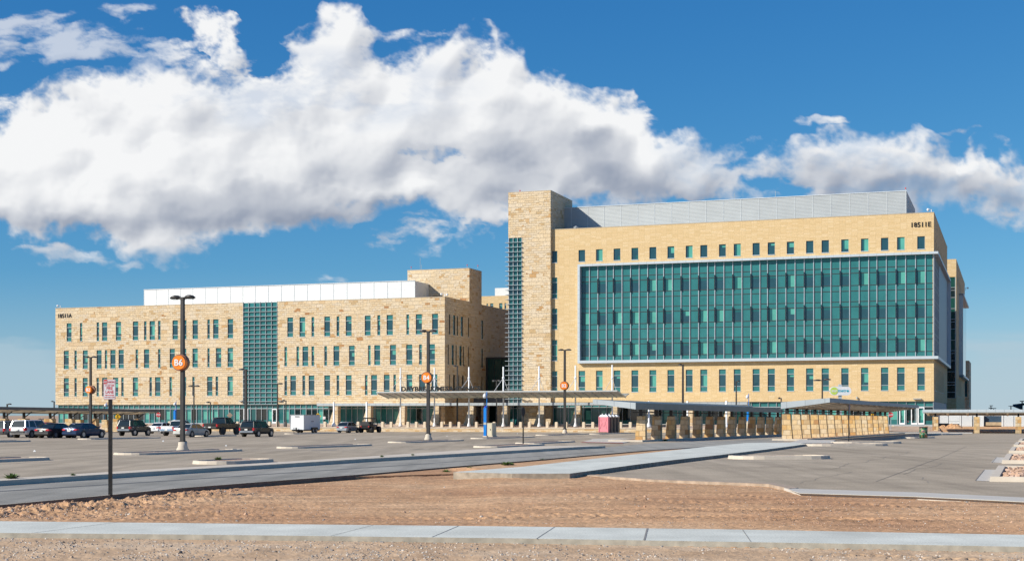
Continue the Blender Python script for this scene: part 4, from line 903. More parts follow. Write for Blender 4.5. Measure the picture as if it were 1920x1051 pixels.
# ---------------------------------------------------------------- wing behind the right building
KY = 232; 
def wing():
    Y = 0
    lx1 = B1 + 1.09; ly0 = LY_on(1793, lx1); Wz = ZZ(1793, 485.3, ly0); lx0 = LX(1772, ly0) - 12; ly1 = LY_on(1809, lx1)
    o, og = bld('hospital_wing', lx1, ly0, 'narrow buff brick wing with a dark glass strip behind the right end of the hospital', 'building')
    zg1 = ZZ(1785, 519, ly0); zg0 = ZZ(1785, 746, ly0); gx = LX(1792, ly0)
    m = MB(); p = fpos(ly0)
    m.quad(p(lx0, zg1), p(lx1, zg1), p(lx1, Wz), p(lx0, Wz)); m.quad(p(gx, zg0), p(lx1, zg0), p(lx1, zg1), p(gx, zg1)); m.quad(p(lx0, -.5), p(lx1, -.5), p(lx1, zg0), p(lx0, zg0))
    hs = [(ly0 + 4 + k * 4.5, ly0 + 5 + k * 4.5, bb, bt) for k in range(5) if ly0 + 5 + k * 4.5 < ly1] + [(ly0 + 5 + k * 4.0, ly0 + 6 + k * 4.0, gb_, gt_) for k in range(6) if ly0 + 6 + k * 4 < ly1]
    wall_grid(m, spos(lx1), ly0, ly1, -.5, Wz, hs, .17); m.quad((lx0, ly0, Wz), (lx1, ly0, Wz), (lx1, ly1, Wz), (lx0, ly1, Wz)); m.quad((lx0, ly1, -.5), (lx1, ly1, -.5), (lx1, ly1, Wz), (lx0, ly1, Wz))
    obj('wall', m, BRICK, o, org=og)
    for h in hs: window(o, og, spos(lx1), *h, 'plain', rw, fm=DMET, dark=True)
    g = MB(); f = MB(); z = zg1; k = 0
    while z > zg0 + .1:
        z2 = max(zg0, z - [1.9, .5, 1.3, 2.0][k % 4]); g.quad(p(lx0, z2, .12), p(gx, z2, .12), p(gx, z, .12), p(lx0, z, .12), m=[0, 1, 1, 0][k % 4] if z > 14 else 2); bar(f, p, lx0, gx, z2 - .04, z2 + .04, .03, .118); z = z2; k += 1
    for a in (lx0 + 12.3, gx - 2.0, gx - .05): bar(f, p, a - .07, a + .07, zg0, zg1, .0, .117)
    q = obj('curtain_wall', g, [plain('wing_green_glass', (.015, .07, .06), .1, 0, .4), BLACKG, BLACKG], o, org=og); obj('mullion', f, ALU, q, org=og)
    # projecting bay on the flank
    ya = LY_on(1798, lx1); yb = LY_on(1808.5, lx1) - .5; zt_, zb_ = ZZ(1798, 550, ly0 + (ya - ly0)), ZZ(1798, 706, ya)
    m = MB(); m.box(lx1, lx1 + .75, ya, ya + .4, zb_, zt_); m.box(lx1, lx1 + .9, ya, yb, zt_ - .4, zt_); m.box(lx1, lx1 + .9, ya, yb, zb_, zb_ + .4); obj('bay_frame', m, LALU, o, org=og)
    m = MB(); m.box(lx1 + .05, lx1 + .35, ya + .4, yb, zb_ + .4, zt_ - .4); obj('bay_glazing', m, BLUEG, o, org=og)
    camera_on(o, og, lx1 + .2, ly1 - .4, Wz - 1.5, -1)
    # lower stone end block
    l2 = LX(1817, ly1 + 6); o2, g2 = bld('stone_annex', l2, ly1 + 6, 'low rough stone end block, the farthest right part of the hospital', 'building')
    zz = ZZ(1817, 675.5, ly1 + 6); m = MB(); wall_grid(m, fpos(ly1 + 6), l2 - 14, l2, -.5, zz, [(l2 - 2.1, l2 - 1.1, zz - 4.5 - 3.4, zz - 4.5 + .4), (l2 - .9 - .0, l2 - .35, zz - 7.9, zz - 4.1)], .17)
    m.box(l2 - 14, l2 - .004, ly1 + 6.5, ly1 + 22, -.5, zz - .004); obj('wall', m, STONE, o2, org=g2)
    for a, b in ((l2 - 2.1, l2 - 1.1), (l2 - .9, l2 - .35)): window(o2, g2, fpos(ly1 + 6), a, b, zz - 7.9, zz - 4.1, 'tall', rw, fm=DMET, dark=True)
wing()
# block far behind, between the two buildings
def rear():
    ly = 300; x0, x1 = LX(860, ly), LX(1010, ly); z1 = ZZ(925, 554.5, ly)
    o, og = bld('rear_block', (x0 + x1) / 2, ly, 'distant buff brick block with a white roof box left of the tower', 'building')
    hs = [(*sits(a, b, ly), ZZ(925, 583, ly), ZZ(925, 568.5, ly)) for a, b in ((912.2, 915), (919, 925), (936, 942), (946, 949))]
    m = MB(); wall_grid(m, fpos(ly), x0, x1, 0, z1, hs, .17); m.quad((x0, ly, z1), (x1, ly, z1), (x1, ly + 20, z1), (x0, ly + 20, z1)); m.quad((x1, ly, 0), (x1, ly + 20, 0), (x1, ly + 20, z1), (x1, ly, z1)); obj('wall', m, BRICK, o, org=og)
    for h in hs: window(o, og, fpos(ly), *h, 'tall', rw)
    m = MB(); a, b = LX(928, ly + 6), LX(985, ly + 6); m.box(a, b, ly + 6, ly + 18, z1 - .5, ZZ(940, 539.5, ly + 6)); obj('penthouse', m, WLOUV, o, org=og)
rear()
# dark link between the blocks
def link():
    ly = LY_on(911, A1) ; x0, x1 = A1 + .0, X0 + .1
    o, og = bld('glass_link', (x0 + x1) / 2, ly, 'dark green glass entrance link in the shade between the stone block and the tower', 'building')
    z1 = ZZ(930, 672, ly); z0 = ZZ(930, 745, ly); m = MB(); m.box(A1 + .02, x1 + 2, ly, ly + 12, 0, z1)
    g = obj('glazing', m, plain('shaded_link_glass', (.012, .05, .045), .06, 0, .6), o, org=og)
    m = MB(); m.box(A1 + .03, A1 + .35, ly - .15, ly - .003, 0, z1 + .25); m.box(A1 + .35, x1 + 2, ly - .15, ly - .003, z1, z1 + .25)
    for k in range(1, 7): x = A1 + .3 + k * 1.3; m.box(x - .03, x + .03, ly - .08, ly - .003, 4.9, z1)
    obj('frame', m, DMET, o, org=og)
    m = MB(); m.box(A1 + .02, x1 + 2, ly - 6, ly - .2, 4.2, 4.9); obj('entrance_roof', m, FASC, o, org=og)
    m = MB()
    for k, xx in enumerate((1.2, 4.0, 7.0)): m.box(A1 + xx, A1 + xx + 1.1, ly - 5.5, ly - 4.6, -.3, 4.2)
    obj('stone_pier', m, STONE, o, org=og)
link()
# ================================================================ terrace in front of the buildings
TL = 200.0
def tz(ly): return .12 + (ly - TL) / 12 * .48
ta, tb_, tc_ = LX(205, TL), LX(1480, TL), LX(1765, TL)
m = MB(); m.quad((ta, TL + .35, tz(TL)), (tb_, TL + .35, tz(TL)), (tb_ + 3, FY + .6, .6), (ta - 25, FY + .6, .6)); m.quad((tb_, TL + .35, tz(TL)), (tc_, TL + .35, -.30), (tc_ - 1, FY + .6, .42), (tb_ + 3, FY + .6, .6))
m.quad((ta, TL + .35, -.6), (ta, TL + .35, tz(TL)), (ta - 25, FY + .6, .6), (ta - 25, FY + .6, -.6))
m.v = [tuple(L2W(*p)) for p in m.v]; tag(obj('terrace', m, TERRM), kind='structure')
m = MB(); m.quad((tb_, TL - 1, -.43), (tc_ + 4, TL - 1, -.43), (tc_ + 4, TL + .35, -.28), (tb_, TL + .35, -.28)); m.v = [tuple(L2W(*p)) for p in m.v]; tag(obj('pavement', m, SIDEW), kind='structure')
o = empty('terrace_wall', L2W(ta, TL, -.45), ROT, 'long low stone retaining wall in front of the entrance terrace', 'wall'); og = (ta, TL, -.45)
m = MB(); m.box(ta, tb_, TL, TL + .35, -.9, tz(TL) - .10); obj('wall_face', m, WSTONE, o, org=og)
m = MB(); x = ta
while x < tb_: m.box(x, min(x + 2.98, tb_), TL - .06, TL + .40, tz(TL) - .098, tz(TL) + .02); x += 3.0
obj('capstone', m, plain('pale_capstone', (.58, .50, .40), .9, var=.1), o, org=og)

# ================================================================ entrance canopies
CF = 198.6; CV = CF + 4.6; CB = CF + 6.9
cx0, cx1 = LX(705.4, CF), LX(1157.3, CF); zf = ZZ(705, 733.4, CF); zf2 = ZZ(1157, 731, CF); zf = (zf + zf2) / 2; zv = ZZ(728.4, 746, CV); zb = zf - .35
o = empty('entrance_canopy', L2W((cx0 + cx1) / 2, CV, .3), ROT, 'long silver winged entrance canopy hung from white masts, with dark letters on its edge', 'canopy'); og = ((cx0 + cx1) / 2, CV, .3)
m = MB(); th = .16
m.hexa([(cx0, CF, zf - .20), (cx1, CF, zf - .20), (cx1, CF + .35, zf - .22), (cx0, CF + .35, zf - .22)], [(cx0, CF, zf), (cx1, CF, zf), (cx1, CF + .35, zf - .02), (cx0, CF + .35, zf - .02)])
m.hexa([(cx0, CF + .35, zf - .21), (cx1, CF + .35, zf - .21), (cx1, CV, zv), (cx0, CV, zv)], [(cx0, CF + .35, zf - .03), (cx1, CF + .35, zf - .03), (cx1, CV, zv + th), (cx0, CV, zv + th)], 0)
m.hexa([(cx0, CV, zv), (cx1, CV, zv), (cx1, CB, zb - .15), (cx0, CB, zb - .15)], [(cx0, CV, zv + th), (cx1, CV, zv + th), (cx1, CB, zb), (cx0, CB, zb)], 0)
obj('roof', m, plain('silver_canopy_panel', (.46, .47, .46), .45, .25), o, org=og)
m = MB(); s_ = (cx1 - cx0) / 28; lz = lambda ly: zf - .215 + (zv - zf + .21) * (ly - CF - .35) / (CV - CF - .35)
y1_ = CF + 2.6
m.quad((cx0 + .1, y1_, lz(y1_) - .01), (cx1 - .1, y1_, lz(y1_) - .01), (cx1 - .1, CV, zv - .012), (cx0 + .1, CV, zv - .012))
obj('glass_soffit', m, SOFFG, o, org=og)
m = MB()
for k in range(29):
    x = cx0 + k * s_; m.hexa([(x, CF + .36, zf - .34), (x + .1, CF + .36, zf - .34), (x + .1, CV, zv - .12), (x, CV, zv - .12)], [(x, CF + .36, zf - .2), (x + .1, CF + .36, zf - .2), (x + .1, CV, zv + .01), (x, CV, zv + .01)])
obj('rib', m, ALU, o, org=og)
MASTS = [751, 814.7, 879.3, 943.8, 1011, 1079, 1148]; SHORT = [626, 687.5, 1216.7, 1289, 1362]
mtop = [689, 688.5, 687.5, 687, 686, 684.5, 683.5]
LC = 209.0; lcz1, lcz0 = ZZ(600, 755.5, LC), ZZ(600, 761.3, LC)
for px_, pt in zip(MASTS, mtop):
    x = LX(px_, CV); m = MB(); zt_ = ZZ(px_, pt, CV); b = tz(CV); zr = ZZ(px_, 708, CV)
    m.lathe([(.32, b), (.28, b + .2), (.115, b + .72), (.115, zt_ - .03), (.10, zt_)], 12, (x, CV, 0))
    ms = obj('mast', m, WHITE, o, True, org=og)
    m = MB(); m.tube((x, CV, zr), (x, CF + .6, zf), .035, n=5); m.tube((x, CV, zr), (x, CB + .6, zb - .1), .035, n=5); m.lathe([(.15, zr - .15), (.22, zr), (.15, zr + .15)], 10, (x, CV, 0)); obj('tie_rod', m, WHITE, ms, org=og)
m = MB(); a, b = LX(752, CF), LX(900.5, CF); hh = .68; text_mb('DAYBREAK/MESA CLINICS', hh * 1.42, .08, m, front((a + b) / 2, CF + .12, zf + .04), bold=.04)
xa = min(v[0] for v in m.v); xb = max(v[0] for v in m.v); m.v = [(a + (v[0] - xa) / (xb - xa) * (b - a), v[1], v[2]) for v in m.v]
obj('lettering', m, BLK, o, org=og)
m = MB()
for k in range(14): x = cx0 + 2 + k * s_ * 2; m.lathe([(.14, -.03), (.14, 0)], 8, (x, CF + 1.6, lz(CF + 1.6) - .0))
obj('downlight', m, WHITE, o, org=og)
# lower canopy
l0, l1 = LX(594, LC), LX(1401, LC)
o = empty('porch_canopy', L2W((l0 + l1) / 2, LC, .3), ROT, 'low flat grey canopy running along the ground floor glass on stone piers', 'canopy'); og = ((l0 + l1) / 2, LC, .3)
m = MB(); m.box(l0, A1 - .5, LC + .15, FY - .01, lcz0 + .04, lcz1 - .04); m.box(A1 - .5, X0 - .2, LC + .15, FY + 4, lcz0 + .04, lcz1 - .04); m.box(X0 - .2, l1, LC + .15, TF - .02, lcz0 + .04, lcz1 - .04); obj('roof', m, SOFF, o, org=og)
m = MB(); m.hexa([(l0, LC - .0, lcz0 + .1), (l1, LC, lcz0 + .1), (l1, LC + .16, lcz0), (l0, LC + .16, lcz0)], [(l0, LC + .0, lcz1), (l1, LC, lcz1), (l1, LC + .16, lcz1), (l0, LC + .16, lcz1)]); m.box(l0, l0 + .1, LC + .16, FY - .02, lcz0, lcz1)
fa = obj('fascia', m, FASCL, o, org=og); m = MB(); k = 60
for i in range(1, k): x = l0 + (l1 - l0) * i / k; m.box(x - .015, x + .015, LC - .008, LC - .002, lcz0 + .1, lcz1)
obj('panel_joint', m, MATS['joint_grey'], fa, org=og)
for px_ in MASTS + SHORT:
    ly = LC + .6; x = LX(px_ + 5, ly); b = tz(ly) - .2
    m = MB(); m.hexa([(x - 1.25, ly - .5, b), (x + .45, ly - .5, b), (x + .45, ly + .5, b), (x - 1.25, ly + .5, b)], [(x - .15, ly - .5, lcz0 + .05), (x + .5, ly - .5, lcz0 + .05), (x + .5, ly + .5, lcz0 + .05), (x - .15, ly + .5, lcz0 + .05)])
    obj('stone_pier', m, STONE, o, org=og)
for px_ in SHORT:
    x = LX(px_, CV); b = tz(CV); m = MB(); m.lathe([(.40, b), (.36, b + .2), (.14, b + .72), (.14, lcz1 + .1), (.10, lcz1 + .14)], 12, (x, CV, 0)); obj('post', m, WHITE, o, True, org=og)

# bollards
BLY = 201.9
def bollard():
    r = empty('bollard', (0, 0, 0), ROT, 'x', 'bollard'); m = MB(); a = .21
    m.hexa([(-a, -a, 0), (a, -a, 0), (a, a, 0), (-a, a, 0)], [(-a * .93, -a * .93, .80), (a * .93, -a * .93, .80), (a * .93, a * .93, .80), (-a * .93, a * .93, .80)]); m.hexa([(-a * .93, -a * .93, .80), (a * .93, -a * .93, .80), (a * .93, a * .93, .80), (-a * .93, a * .93, .80)], [(-a * .7, -a * .7, .87), (a * .7, -a * .7, .87), (a * .7, a * .7, .87), (-a * .7, a * .7, .87)])
    r2 = obj('bollard', m, BOLL); bpy.data.objects.remove(r); r2.rotation_euler = (0, 0, ROT); return r2
b0 = bollard(); first = True
BP = [318, 446, 459, 505.7, 521, 535, 595.7, 609.7, 671.9, 717.7, 733.7, 765, 781, 796.6, 828.7, 844.9, 861, 893.6, 926.6, 960, 976.4, 993, 1026.6, 1043.5, 1061.5, 1094.6, 1111.8, 1164, 1182, 1252, 1330, 1402]
WHERE = {318: 'behind the white pickup', 446: 'behind the raised black pickup', 459: 'behind the black crossover', 505.7: 'right of the black crossover', 521: 'left of the white trailer, second from it', 535: 'left of the white trailer, nearest to it', 595.7: 'just right of the white trailer', 609.7: 'between the trailer and the silver hatchback', 671.9: 'between the silver hatchback and the off-road buggy', 717.7: 'right of the off-road buggy, nearest to it', 733.7: 'right of the off-road buggy, second from it',
         1674: '', }
for i, px_ in enumerate(BP):
    c = b0 if first else b0.copy()
    if not first: COL.objects.link(c)
    first = False
    c.location = L2W(LX(px_, BLY), BLY, tz(BLY) - .05)
    n = i - 10
    lab = 'tan concrete bollard ' + WHERE[px_] if px_ in WHERE and WHERE[px_] else None
    if not lab:
        if px_ < 803: lab = {765: 'tan bollard first right of the leftmost white mast', 781: 'tan bollard second right of the leftmost white mast', 796.6: 'tan bollard just left of the middle lamp post'}[px_]
        elif px_ < 870: lab = {828.7: 'tan bollard first right of the second white mast', 844.9: 'tan bollard second right of the second white mast', 861: 'tan bollard third right of the second white mast'}[px_]
        else: lab = {893.6: 'tan bollard left of the blue emergency phone by the entrance', 926.6: 'tan bollard behind the beige cabinet', 960: 'tan bollard first right of the mast before the glass strip', 976.4: 'tan bollard second right of the mast before the glass strip', 993: 'tan bollard in front of the stone tower, left of its mast', 1026.6: 'tan bollard first right of the stone tower mast', 1043.5: 'tan bollard second right of the stone tower mast', 1061.5: 'tan bollard behind the right round-sign lamp post', 1094.6: 'tan bollard second left of the pink toilet', 1111.8: 'tan bollard nearest left of the pink toilet', 1164: 'tan bollard first right of the portable toilets', 1182: 'tan bollard second right of the portable toilets', 1252: 'tan bollard seen between the third and fourth shaded piers', 1330: 'tan bollard seen behind the sixth shaded pier', 1402: 'tan bollard seen behind the ninth shaded pier'}[px_]
    tag(c, lab, 'bollard', 'concrete bollards along the terrace')
for px_, lab in ((1674.5, 'pale bollard left of three beyond the sunlit piers'), (1696.5, 'pale bollard in the middle of three beyond the sunlit piers'), (1717, 'pale bollard above the green trash drum')):
    c = b0.copy(); COL.objects.link(c); c.location = G(px_, 810); c.scale = (1, 1, 1.15); tag(c, lab, 'bollard', 'concrete bollards along the terrace')

# ================================================================ kerbed islands
def island(pxL, pxR, pyR, w, label, par=None, group='kerbed parking islands'):
    Rr = G(pxR, pyR, 0.0)
    s = 2.0
    for _ in range(400):
        q = Rr - V * s - U * w
        if PX(q) <= pxL: break
        s += .25
    o = empty('parking_island', (Rr - V * s - U * w / 2), ROT, label, 'island', group)
    L = s; z0 = gz(o.location.y)
    def out(inset, z):
        pts = []; r = w / 2 - inset
        for k in range(9): a = math.pi + math.pi * k / 8; pts.append((math.cos(a) * r, w / 2 + math.sin(a) * r * .8))
        for k in range(9): a = math.pi * k / 8; pts.append((math.cos(a) * r, L - w / 2 + math.sin(a) * r * .8))
        res = []
        for (a, b) in pts:
            p = o.location + U * a + V * b; res.append((a, b, gz(p.y) - z0 + z))
        return res
    m = MB(); a, b, c, d = out(0, -.02), out(.04, .14), out(.18, .15), out(.20, .05); n = len(a)
    for p, q in ((a, b), (b, c), (c, d)):
        for k in range(n): m.quad(p[k], p[(k + 1) % n], q[(k + 1) % n], q[k])
    obj('kerb', m, CONC, o)
    m = MB(); d = out(.17, .10); ctr = (0, L / 2, gz((o.location + V * L / 2).y) - z0 + .13)
    for k in range(n): m.quad(d[k], d[(k + 1) % n], ctr)
    obj('gravel_bed', m, ISLD, o)
    return o
island(-140, 118, 861, 2.3, 'long gravel island cut by the left edge of the photo, nearest one')
island(-60, 70, 827, 2.1, 'small gravel island at the left edge just below the parked cars')
island(137, 311, 820.5, 2.1, 'gravel island in front of the dark blue sedan and grey off-roader')
island(198, 470, 844.5, 2.2, 'gravel island that carries the big round-sign lamp post')
island(343, 533, 864.5, 2.2, 'gravel island with a green weed touching the long kerb')
island(357, 450, 816.6, 1.8, 'thin island behind the parked silver sedan')
island(528, 644, 811.5, 1.9, 'thin island in front of the white trailer')
island(507, 708, 834.5, 2.1, 'gravel island standing alone left of the middle lamp post')
island(720, 878, 825.5, 2.1, 'gravel island that carries the middle round-sign lamp post')
island(876, 1009, 819, 2.2, 'gravel island under the blue phone pillar and beige cabinet')
island(878, 1030, 834, 2.2, 'gravel island with the back of a sign post, touching the long kerb')
island(959, 1085, 828, 2.0, 'pale island right behind the sign seen from the back')
island(1000, 1110, 813.2, 2.1, 'gravel island that carries the right round-sign lamp post')
island(1098, 1190, 811.3, 2.0, 'island beneath the portable toilets')
def box_island(name, nl, fl, wid, label, mat=ISLD, rocks=True, seed=1, h=.15, cat='island', group='rock filled islands along the right side'):
    """rectangular kerbed bed; nl/fl = near-left and far-left corner pixels"""
    a = G(*nl, 0); b = G(*fl, 0); L = (b - a).length; rz = -math.atan2(b.x - a.x, b.y - a.y)
    o = empty(name, a, rz, label, cat, group); z0 = a.z
    e = lambda x, y, z: (x, y, (gz(a.y + y * math.cos(rz)) - z0) + z)
    m = MB(); k = .28
    for (x0, x1, y0, y1) in ((0, wid, 0, k), (0, wid, L - k, L), (0, k, k, L - k)):
        m.hexa([e(x0, y0, -.03), e(x1, y0, -.03), e(x1, y1, -.03), e(x0, y1, -.03)], [e(x0 + .03, y0 + .03, h), e(x1, y0 + .03, h), e(x1, y1 - .03, h), e(x0 + .03, y1 - .03, h)])
    obj('kerb', m, CONC, o)
    m = MB(); m.quad(e(k - .02, k - .02, .03), e(wid, k - .02, .03), e(wid, L - k, .03), e(k - .02, L - k, .03)); obj('gravel_bed', m, mat, o)
    if rocks:
        rr = random.Random(seed); sp = []
        for _ in range(int(wid * L * 14)):
            x = rr.uniform(k + .1, wid); y = rr.uniform(k + .1, L - k - .1); sp.append((x, y, e(x, y, .05)[2], rr.uniform(.07, .16), rr.choice([0, 0, 1, 2])))
        s = stones('river_rock', sp, [plain('rock_tan', (.48, .31, .21), .95, var=.2), plain('rock_pink', (.52, .36, .27), .95, var=.2), plain('rock_brown', (.33, .21, .14), .95, var=.2)]); s.parent = o
    return o
box_island('rock_island', (1855, 902), (1870.5, 879), 7, 'nearest rock filled island at the right edge', seed=1)
box_island('rock_island', (1878, 868.5), (1887, 855), 7, 'second nearest rock filled island at the right edge', seed=2)
box_island('rock_island', (1891, 849), (1897, 841), 7, 'third rock filled island at the right edge', seed=3)
box_island('rock_island', (1900, 837), (1905, 831), 7, 'fourth rock filled island at the right edge', seed=4)
box_island('rock_island', (1909, 828.5), (1912.5, 824), 6, 'fifth and farthest rock filled island at the right edge', rocks=False)
# wide islands of the right lot
def wide_island(px0, px1, pyb, depth, label, h=.15):
    a = G(px0, pyb); b = G(px1, pyb - .8); d = (b - a); L = d.length; rz = math.atan2(d.y, d.x)
    o = empty('parking_island', a, rz, label, 'island', 'kerbed parking islands'); m = MB(); z0 = a.z; N = 8
    def ring(ins, z):
        pts = []; w = depth
        r = w / 2 - ins
        for k in range(N + 1): t = math.pi / 2 + math.pi * k / N; pts.append((w / 2 + math.cos(t) * r, w / 2 + math.sin(t) * r))
        for k in range(N + 1): t = -math.pi / 2 + math.pi * k / N; pts.append((L - w / 2 + math.cos(t) * r, w / 2 + math.sin(t) * r))
        return [(x, y, (gz(a.y + y) - z0) + z) for x, y in pts]
    A_, B_, C_, D_ = ring(0, -.03), ring(.04, h - .01), ring(.25, h), ring(.27, .06); n = len(A_)
    for p, q in ((A_, B_), (B_, C_), (C_, D_)):
        for k in range(n): m.quad(p[k], p[(k + 1) % n], q[(k + 1) % n], q[k])
    obj('kerb', m, CONC, o); m = MB(); m.quad(*ring(.25, .11)); obj('gravel_bed', m, ISLD, o); return o
wide_island(1382, 1573, 861, 2.6, 'wide pale kerbed island alone on the right parking lot', .16)
wide_island(1518, 1681, 836, 3.2, 'low kerbed island below the sunlit stone piers, nearer one')
wide_island(1580, 1705, 831.5, 2.8, 'low kerbed island below the sunlit stone piers, farther one')
wide_island(1709, 1762, 821.5, 2.2, 'small island under the green trash drum')
wide_island(1764, 1810, 815, 2.0, 'small island right of the shadow of the sunlit canopy')
sheet('crossing', pl([(1092, 828.6), (1168, 830.3), (1200, 823), (1165, 821.5), (1112, 822.5)]), .03, SIDEW, .04)
sheet('crossing_edge', pl([(1088, 829.3), (1168, 831), (1168, 830.1), (1092, 828.6)]), .035, plain('tactile_red', (.45, .12, .09), .8))
sheet('crossing', pl([(1478, 832.5), (1560, 832), (1566, 826.5), (1500, 825.5)]), .10, SIDEW, .12)
# gravel bases of the two pier rows
# ================================================================ bus canopies on stone piers
def pier_canopy(label, p0, p1, n, side, zr_top_in, zr_bot_in, zr_top_out, zr_bot_out, wid, pier_label, h_pier, over=(2.0, 2.0), fasc_in=FASC, fasc_out=FASCL, end=FASCL, drop=0.0, name='bus_canopy', wb=.95, wt=.72, th=.5, piers=True, slats=True):
    """side=-1: roof spreads to the left of the pier row, +1: to the right"""
    d = p1 - p0; d.z = 0; L = d.length; rz = -math.atan2(d.x, d.y)
    o = empty(name, p0, rz, label, 'canopy'); z0 = p0.z; f = lambda y: -0.0032 * y * math.cos(rz)
    if drop: f = lambda y: -drop * y / L
    P = lambda a, y, z: (a * side, y, z - z0 + f(y))
    ya, yb = -over[0], L + over[1]
    ai = -.15
    zi = lambda a, t, b: b + (t - b) * (a - ai) / (wid - ai)
    m = MB()
    def slab(a0, a1, y0, y1, up, dn, mm=0):
        b0_, b1_ = zi(a0, zr_bot_out, zr_bot_in), zi(a1, zr_bot_out, zr_bot_in)
        m.hexa([P(a0, y0, b0_ + dn), P(a1, y0, b1_ + dn), P(a1, y1, b1_ + dn), P(a0, y1, b0_ + dn)], [P(a0, y0, b0_ + up), P(a1, y0, b1_ + up), P(a1, y1, b1_ + up), P(a0, y1, b0_ + up)], mm)
    e = .12
    if slats:
        slab(ai + e, .75, ya + e, yb - e, .22, .06); slab(wid * .74, wid - e, ya + e, yb - e, .22, .06)
        a = .85
        while a < wid * .74 - .12: slab(a, a + .16, ya + e, yb - e, .20, .12); a += .27
        for k in range(int((yb - ya) / 1.45)): y = ya + .4 + k * 1.45; slab(.7, wid * .76, y, y + .22, .23, .09)
    else: slab(ai + e, wid - e, ya + e, yb - e, .22, .06)
    obj('roof_panel', m, SOFF, o)
    for k in range(n):
        m = MB(); y = L * k / (n - 1); slab(.0, wid - .2, y - .06, y + .06, .05, -.05)
        obj('rafter', m, plain('canopy_steel', (.38, .35, .30), .5, .2), o)
    m = MB(); m.hexa([P(ai, ya, zr_bot_in), P(ai + .12, ya, zr_bot_in), P(ai + .12, yb, zr_bot_in), P(ai, yb, zr_bot_in)], [P(ai, ya, zr_top_in), P(ai + .12, ya, zr_top_in), P(ai + .12, yb, zr_top_in), P(ai, yb, zr_top_in)]); obj('inner_fascia', m, fasc_in, o)
    m = MB(); m.hexa([P(wid - .12, ya, zr_bot_out), P(wid, ya, zr_bot_out), P(wid, yb, zr_bot_out), P(wid - .12, yb, zr_bot_out)], [P(wid - .12, ya, zr_top_out), P(wid, ya, zr_top_out), P(wid, yb, zr_top_out), P(wid - .12, yb, zr_top_out)]); obj('outer_fascia', m, fasc_out, o)
    m = MB()
    for y in (ya - .004,): m.hexa([P(ai, y, zr_bot_in), P(wid, y, zr_bot_out), P(wid, y + .12, zr_bot_out), P(ai, y + .12, zr_bot_in)], [P(ai, y, zr_top_in), P(wid, y, zr_top_out), P(wid, y + .12, zr_top_out), P(ai, y + .12, zr_top_in)])
    ee = obj('end_fascia', m, end, o); m = MB()
    for k in (.12, .5, .9):
        a = ai + (wid - ai) * k; q = lambda b, t, a: b + (t - b) * (a - ai) / (wid - ai); m.hexa([P(a - .015, ya - .009, q(zr_bot_in, zr_bot_out, a)), P(a + .015, ya - .009, q(zr_bot_in, zr_bot_out, a)), P(a + .015, ya - .005, q(zr_bot_in, zr_bot_out, a)), P(a - .015, ya - .005, q(zr_bot_in, zr_bot_out, a))], [P(a - .015, ya - .009, q(zr_top_in, zr_top_out, a)), P(a + .015, ya - .009, q(zr_top_in, zr_top_out, a)), P(a + .015, ya - .005, q(zr_top_in, zr_top_out, a)), P(a - .015, ya - .005, q(zr_top_in, zr_top_out, a))])
    obj('panel_joint', m, MATS['joint_grey'], ee)
    if not piers: return o
    rr = random.Random(int(L))
    proto = None
    for k in range(n):
        y = L * k / (n - 1)
        if proto is None:
            m = MB(); a0, a1 = -.42, -.42 + wb
            m.hexa([(a0 * side, -th / 2, -.3), (a1 * side, -th / 2, -.3), (a1 * side, th / 2, -.3), (a0 * side, th / 2, -.3)], [(a0 * side, -th / 2, h_pier), ((a0 + wt) * side, -th / 2, h_pier), ((a0 + wt) * side, th / 2, h_pier), (a0 * side, th / 2, h_pier)])
            ps = obj('stone_pier', m, PSTONE, o)
            m = MB(); hb = zr_bot_in - z0 + .1
            m.box(-.14, .14, -.12, .12, h_pier, hb); m.box(-.55, .75, -.06, .06, (h_pier + hb) / 2 - .04, (h_pier + hb) / 2 + .04) if side > 0 else m.box(-.75, .55, -.06, .06, (h_pier + hb) / 2 - .04, (h_pier + hb) / 2 + .04)
            m.box(-.28, .28, -.16, .16, h_pier, h_pier + .06); pb = obj('steel_bracket', m, BLK, o); proto = (ps, pb)
        else:
            ps, pb = proto[0].copy(), proto[1].copy(); COL.objects.link(ps); COL.objects.link(pb); ps.parent = o; pb.parent = o
        for q in (ps, pb): q.location = (0, y, f(y))
    return o
c1a, c1b = G(1202.5, 826.9), G(1458.5, 815.3)
c2a, c2b = G(1476, 824.6), G(1659.5, 812.6)
pier_canopy('grey roofed canopy on thirteen half shaded stone piers', c1a, c1b, 13, -1, 3.03, 2.49, 3.33, 2.98, 3.6, '', 2.12)
pier_canopy('canopy with a rising roof over a tight row of fifteen sunlit stone piers', c2a, c2b, 15, 1, 3.14, 2.56, 3.50, 3.12, 4.1, '', 2.32, over=(2.0, 1.5), fasc_out=plain('galvanised_fascia', (.22, .25, .29), .5, .3, var=.2, scale=4))
# gravel beds under the pier rows
def bed(a, b, w0, w1, label):
    d = (b - a); d.z = 0; L = d.length; rz = -math.atan2(d.x, d.y); o = empty('pier_island', a, rz, label, 'island', 'islands below the pier canopies'); f = lambda y: -.0032 * y
    m = MB(); y0, y1 = -2.2, L + 2.5; R_ = lambda x0, x1, ya, yb, z: [(x0, ya, z + f(ya)), (x1, ya, z + f(ya)), (x1, yb, z + f(yb)), (x0, yb, z + f(yb))]
    for (x0, x1, ya, yb) in ((w0, w1, y0, y0 + .3), (w0, w1, y1 - .3, y1), (w0, w0 + .3, y0 + .3, y1 - .3), (w1 - .3, w1, y0 + .3, y1 - .3)): m.hexa(R_(x0, x1, ya, yb, -.03), R_(x0, x1, ya, yb, .15))
    obj('kerb', m, CONC, o); m = MB(); m.quad(*R_(w0 + .28, w1 - .28, y0 + .28, y1 - .28, .11)); obj('gravel_bed', m, ISLD, o)
